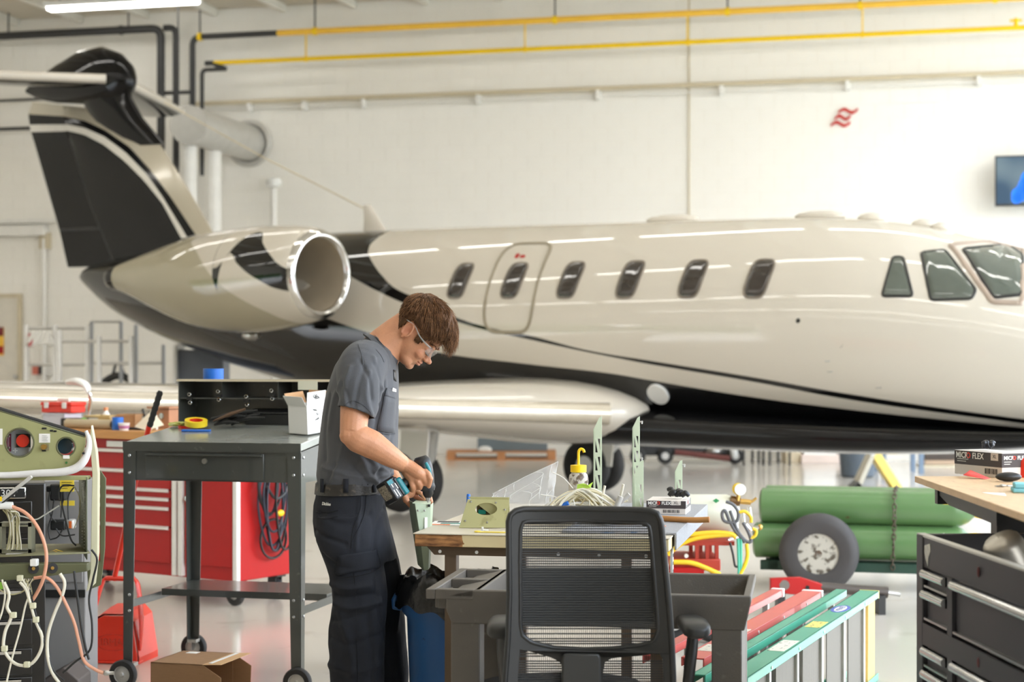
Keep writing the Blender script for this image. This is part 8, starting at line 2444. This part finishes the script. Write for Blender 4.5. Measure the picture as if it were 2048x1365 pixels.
# pocket on the chest, bent onto the shirt
def decal(bv, pix, name, m, par, off=.003, n=6):
    (ax, ay), (bx_, by), (cx, cy), (dx, dy) = pix; b = MB(); ok = True
    for i in range(n+1):
        for j in range(n+1):
            u, v = i/n, j/n; x = (ax*(1-u)+bx_*u)*(1-v)+(dx*(1-u)+cx*u)*v; y = (ay*(1-u)+by*u)*(1-v)+(dy*(1-u)+cy*u)*v
            q, nn = on(bv, x, y, off)
            if q is None: q = Q(x, y, 6.12)
            b.v.append(tuple(q))
    for i in range(n):
        for j in range(n): b.f.append((i*(n+1)+j, (i+1)*(n+1)+j, (i+1)*(n+1)+j+1, i*(n+1)+j+1)); b.m.append(0)
    o = b.build(name, m, par, smooth=60); md = o.modifiers.new('t', 'SOLIDIFY'); md.thickness = .0018; md.offset = 0
    return o
pk = decal(bvS, [(769, 790), (791, 798), (789, 868), (754, 862)], 'chest_pocket', sh_m, man)
seam(bvS, [(769, 792), (764, 820), (755, 860), (772, 868), (788, 868)], .0015, seam_m, 'pocket_seam', .0035)
decal(bvS, [(772, 776), (790, 782), (790, 798), (769, 792)], 'pocket_flap', sh_m, man, .004)
decal(bvS, [(783, 776), (789, 779), (789, 785), (781, 783)], 'name_patch', M['paper'], man, .006, 2)
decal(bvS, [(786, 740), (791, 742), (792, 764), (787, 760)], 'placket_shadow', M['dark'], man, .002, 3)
# ---------------------------------------------------------------- trousers
tb = MB()
tb.loft([slab(*r) for r in ((962, 638, 768, .166), (985, 633, 768, .172), (1010, 628, 770, .178), (1040, 626.5, 776, .182), (1070, 630, 784, .184), (1100, 642, 790, .180), (1120, 655, 792, .17))])
def leg_(rows, Yc):
    sb_ = []
    for py, bk_, ft, lat in rows: sb_.append(slab(py, bk_, ft, lat, Yc, 0, 30, .95))
    tb.loft(sb_)
leg_([(1030, 632, 752, .095), (1080, 632, 760, .098), (1120, 648, 768, .097), (1150, 659, 772, .094), (1175, 663, 775, .092), (1200, 664, 776, .09), (1225, 661, 774, .088), (1255, 658, 771, .086), (1290, 657, 770, .085), (1330, 660, 769, .084), (1400, 664, 768, .083), (1470, 668, 766, .082), (1508, 668, 768, .084)], 6.205)
leg_([(1030, 650, 774, .095), (1080, 665, 788, .096), (1120, 684, 798, .095), (1150, 694, 803, .092), (1200, 706, 806, .088), (1250, 712, 810, .086), (1300, 718, 814, .085), (1350, 722, 817, .084), (1430, 724, 818, .083), (1508, 724, 820, .084)], 6.41)
trs = remesh(tb, .005, 6, .5)
fl = [(ql([(775, 1000), (752, 1060), (748, 1110)], 6.05), .012, -.005), (ql([(748, 1120), (756, 1200), (770, 1280)], 6.08), .010, -.004), (ql([(628, 1060), (650, 1075), (690, 1090)], 6.05), .009, -.005),
      (ql([(640, 1105), (670, 1130), (700, 1140)], 6.05), .010, -.006), (ql([(655, 1165), (690, 1178), (740, 1172)], 6.08), .012, .006), (ql([(655, 1185), (690, 1196), (750, 1190)], 6.08), .010, -.007),
      (ql([(660, 1205), (700, 1216), (760, 1205)], 6.08), .012, .007), (ql([(655, 1240), (690, 1240), (735, 1228)], 6.08), .012, -.006), (ql([(660, 1275), (700, 1290), (760, 1270)], 6.08), .014, -.005),
      (ql([(680, 1230), (700, 1300), (706, 1380)], 6.08), .016, .005), (ql([(735, 1240), (744, 1310), (742, 1380)], 6.08), .012, -.005), (ql([(790, 1120), (800, 1180), (792, 1260)], 6.2), .010, .005),
      (ql([(640, 1030), (690, 1050), (740, 1030)], 6.05), .014, -.004), (ql([(720, 990), (716, 1040), (712, 1100)], 6.04), .007, .003), (ql([(660, 1330), (710, 1345), (760, 1330)], 6.08), .014, .005)]
folds(trs, fl, 1.5)
P, N = vget(trs)
nz = np.array([noise.noise(Vector((p[0]*12, p[1]*12, p[2]*8)))*.004+noise.noise(Vector((p[0]*30, p[1]*30, p[2]*22)))*.0018 for p in P])
vset(trs, P+N*nz[:, None])
bm = bmesh.new(); bm.from_mesh(trs)
for co, no in ((Q(0, 967), Vector((0, 0, 1))), (Q(0, 1504), Vector((0, 0, -1)))):
    bmesh.ops.bisect_plane(bm, geom=list(bm.verts)+list(bm.edges)+list(bm.faces), plane_co=co, plane_no=no, clear_outer=True, clear_inner=False)
bm.to_mesh(trs); bm.free()
tr_m = mat('black_twill', L(34, 36, 42), .8, var=.14, vs=9, bump=.25, bs=420, spec=.3)
to = fin_obj(trs, 'trousers', tr_m); md = to.modifiers.new('t', 'SOLIDIFY'); md.thickness = .003; md.offset = -1
bvT = BVHTree.FromPolygons([Vector(tuple(x)) for x in vget(trs)[0]], [tuple(p.vertices) for p in trs.polygons])
sm2 = mat('black_seam', L(20, 21, 25), .9)
cp = decal(bvT, [(676, 1112), (753, 1100), (757, 1136), (672, 1152)], 'cargo_pocket', tr_m, man, .005, 8)
seam(bvT, [(676, 1112), (672, 1150), (715, 1152), (757, 1136), (753, 1100)], .0016, sm2, 'pocket_seam', .007)
seam(bvT, [(721, 980), (720, 1020), (706, 1060), (702, 1100)], .0016, sm2, 'side_seam', .001); seam(bvT, [(733, 985), (728, 1030), (712, 1068), (702, 1085)], .0016, sm2, 'hip_pocket_seam', .001)
seam(bvT, [(632, 1024), (650, 1026), (676, 1022)], .0022, sm2, 'back_pocket_seam', .001); seam(bvT, [(630, 1036), (652, 1038), (676, 1034)], .0018, sm2, 'back_pocket_seam', .001)
seam(bvT, [(704, 1110), (712, 1200), (714, 1300), (716, 1370)], .0014, sm2, 'side_seam', .001)
# brand tab on the back pocket
q, n = on(bvT, 654, 1009, .002)
if q is not None:
    tb_ = text('brand_tab', 'Dickies', .0155, mat('tab_white', L(214, 212, 204), .7), man, q+n*.001, n.to_track_quat('Z', 'Y').to_euler(), .0004, bold=.0004)
# ---------------------------------------------------------------- belt with loops
bl = MB()
belt_m = mat('worn_black_leather', L(46, 42, 37), .42, var=.3, vs=30, bump=.25, bs=160, spots=(L(100, 88, 72), 34, .58, .74))
r0 = slab(985, 630, 772, .180, YM, -2, 60); r1 = slab(963, 632, 773, .178, YM, -2, 60)
bl.loft([[p*1 for p in r0], [p*1 for p in r1], [Vector((p.x*.975, p.y*.975, p.z)) for p in r1], [Vector((p.x*.975, p.y*.975, p.z)) for p in r0], [p*1 for p in r0]], False)
for i, v in enumerate(bl.v): bl.v[i] = v
bo_ = bl.build('belt', belt_m, man, smooth=50)
bvB = BVHTree.FromPolygons([Vector(v) for v in bl.v], bl.f)
for px in (646, 692, 748):
    a, _ = on(bvB, px-4, 965, .003); 
    b = MB(); ok = []
    for dx in (-4.5, 4.5):
        for py in (959, 984): ok.append(Q(px+dx+(2 if py == 984 else 0), py, YM-.0)); 
    hh_, nn = on(bvB, px, 972, .0035)
    if hh_ is None: continue
    u = Vector((nn.y, -nn.x, 0)).normalized()*-1
    b.add([hh_+u*.009+Vector((0, 0, -.024)), hh_-u*.009+Vector((0, 0, -.024)), hh_-u*.009+Vector((0, 0, .024)), hh_+u*.009+Vector((0, 0, .024))], [(0, 1, 2, 3)])
    o = b.build('belt_loop', tr_m, man); o.modifiers.new('t', 'SOLIDIFY').thickness = .003
for px in (724, 735, 745):
    q, n = on(bvB, px, 969.5, .0008)
    if q is not None: MB().cyl(q, q+n*.001, .0028, n=10).build('belt_hole', M['ink'], man)
# ---------------------------------------------------------------- shoes
for an, nm in ((AN_R, 'shoe'), (AN_L, 'shoe')):
    b = MB(); rows = []
    for x, w, h in ((-.085, .02, .05), (-.075, .036, .075), (-.03, .042, .085), (.03, .045, .075), (.10, .05, .055), (.16, .045, .045), (.195, .02, .03)):
        rows.append([Vector((an.x+x, an.y+w*cos(a), .012+max(0, h*.5+h*.5*sin(a)))) for a in np.linspace(0, 2*pi, 18, endpoint=False)])
    b.loft(rows); s_ = b.build(nm, mat('shoe_black', L(34, 33, 33), .5), man, smooth=60)
    MB().prism([(-.088, -.036), (.10, -.05), (.19, -.025), (.19, .025), (.10, .05), (-.088, .036)], .02, M4((an.x, an.y, .01))).build('sole', M['rubber'], s_, bevel=.003)
# ================================================================ cordless drill
dr_ = thing('cordless_drill', 'black and teal cordless drill held pointing down by the mechanic', 'drill', (0, 0, 0), 0)
YD = 6.12
def Dq(px, py, dy=0): return at(px, py, YD+dy)
tealp = mat('teal_plastic', L(18, 120, 128), .4, var=.05)
bp_ = mat('tool_black', L(30, 30, 31), .38, var=.08, bump=.1, bs=200)
b = MB()
P_ = [Dq(841, 914), Dq(843, 921), Dq(846, 935), Dq(850, 955), Dq(853, 972)]
b.tube(P_, [.020, .031, .034, .033, .028], 20); b.build('motor_body', bp_, dr_, smooth=50)
MB().tube([Dq(853, 968), Dq(855, 976), Dq(855.5, 982)], [.0275, .0285, .024], 20).build('clutch_ring', mat('clutch', L(44, 45, 46), .4), dr_, smooth=40)
MB().tube([Dq(855.5, 980), Dq(856, 989), Dq(856, 996)], [.0195, .0185, .011], 18).build('chuck', bp_, dr_, smooth=40)
MB().cyl(Dq(856, 995), Dq(856.2, 1003), .0095, .007).build('chuck_nose', M['steel'], dr_); MB().cyl(Dq(856.2, 1002), Dq(856.5, 1006), .0025).build('bit', M['steel'], dr_)
MB().tube(spline([Dq(851, 926, -.026), Dq(857, 940, -.026), Dq(861, 958, -.022)], 4), [.006, .009, .006], 8).build('side_trim', tealp, dr_, smooth=50)
b = MB(); b.tube(spline([Dq(848, 945), Dq(832, 955, -.0), Dq(815, 965, -.004), Dq(806, 972, -.006)], 5), [.021, .0205, .0195, .023], 14); b.build('handle', bp_, dr_, smooth=50)
# battery: a bevelled block square to the handle's end
hd = (Dq(806, 972)-Dq(848, 945)).normalized()
rx = hd; rz_ = Vector((0, -1, 0)).cross(rx); ry_ = Vector((rx.y, 0, 0))
RB2 = Matrix((( rx.x, 0, -rx.z if False else -hd.z), (0, 1, 0), (rx.z, 0, hd.x))).to_3x3()
RB2 = Matrix((Vector((hd.x, 0, hd.z)).normalized(), Vector((0, 1, 0)), Vector((hd.x, 0, hd.z)).normalized().cross(Vector((0, 1, 0))))).transposed()
RB2 = RB2 @ RZ(-.62)
MB().box(Dq(797, 977, -.012), (.022, .078, .066), RB2).build('teal_foot', tealp, dr_, bevel=.006)
MB().box(Dq(791, 977.5, -.018), (.016, .07, .07), RB2).build('black_foot', bp_, dr_, bevel=.004)
bt_ = MB().box(Dq(781, 982, -.022), (.044, .078, .082), RB2).build('battery', mat('battery_black', L(24, 24, 25), .35), dr_, bevel=.007, seg=3)
def bpt(x, y, z): return Dq(781, 982, -.022)+RB2 @ Vector((x, y, z))
MB().box(bpt(.0228, -.0, -.002), (.0012, .056, .052), RB2).build('rating_label', mat('label_grey', L(160, 152, 136), .6, spots=(L(70, 66, 60), 260, .5, .56)), bt_)
MB().box(bpt(.006, -.0396, -.026), (.022, .001, .016), RB2).build('teal_label', tealp, bt_)
for k, (x, z, h_) in enumerate(((.010, .016, .026), (.0, .020, .030), (-.008, -.004, .022), (.006, -.012, .014))):
    MB().box(bpt(x, -.0396, z), (.0035, .001, h_), RB2).build('print', M['paper'], bt_)
for x, y in ((792, 968), (786, 971)): MB().ell(Dq(x, y-6, -.03), (.006, .006, .004), 8).build('light', M['steel'], dr_)
# ================================================================ bracket held under the drill
br_ = thing('sheet_bracket', 'tapered pale green sheet metal channel held upright by the mechanic', 'bracket', (0, 0, 0), 0)
YK = 6.24
def Bq(px, py, dy=0): return at(px, py, YK+dy)
gp3 = mat('pale_green_sheet', L(178, 192, 166), .45, var=.04)
gp4 = mat('shaded_green_sheet', L(140, 154, 134), .45, var=.05)  # darker copy of the sheet green: the left flange's shade as colour
# web facing right/near, flange on the left side
def sheet(pts, m, name, th=.002):
    b = MB(); b.add([Vector(p) for p in pts], [tuple(range(len(pts)))]); o = b.build(name, m, br_, smooth=0); md = o.modifiers.new('t', 'SOLIDIFY'); md.thickness = th; md.offset = 0; return o
sheet([Bq(830, 1008, -.03), Bq(861, 1011, -.01), Bq(856, 1140, .0), Bq(848, 1142, -.005), Bq(840, 1070, -.02)], gp3, 'web')
sheet([Bq(816, 1000, .05), Bq(830, 1008, -.03), Bq(840, 1070, -.02), Bq(848, 1142, -.005), Bq(836, 1130, .035)], gp4, 'left_flange')
sheet([Bq(825, 1007, -.03), Bq(861, 1010, -.01), Bq(862, 1004, .05), Bq(832, 1002, .05)], gp3, 'top_flange')
sheet([Bq(861, 1011, -.01), Bq(866, 1006, .05), Bq(860, 1135, .03), Bq(856, 1140, .0)], gp3, 'right_flange')
for x in (836, 849): MB().ell(Bq(x, 1022, -.027), (.004, .003, .004), 8).build('rivet', M['steel'], br_)
MB().box(Bq(858, 1012, -.018), (.008, .006, .009)).build('notch', M['ink'], br_)
MB().prism([(0, 0), (.011, .0), (.011, .042), (0, .042)], .001, M4(Bq(849, 1059, -.021), (pi/2, 0, .3))).build('label_strip', M['paper'], br_)
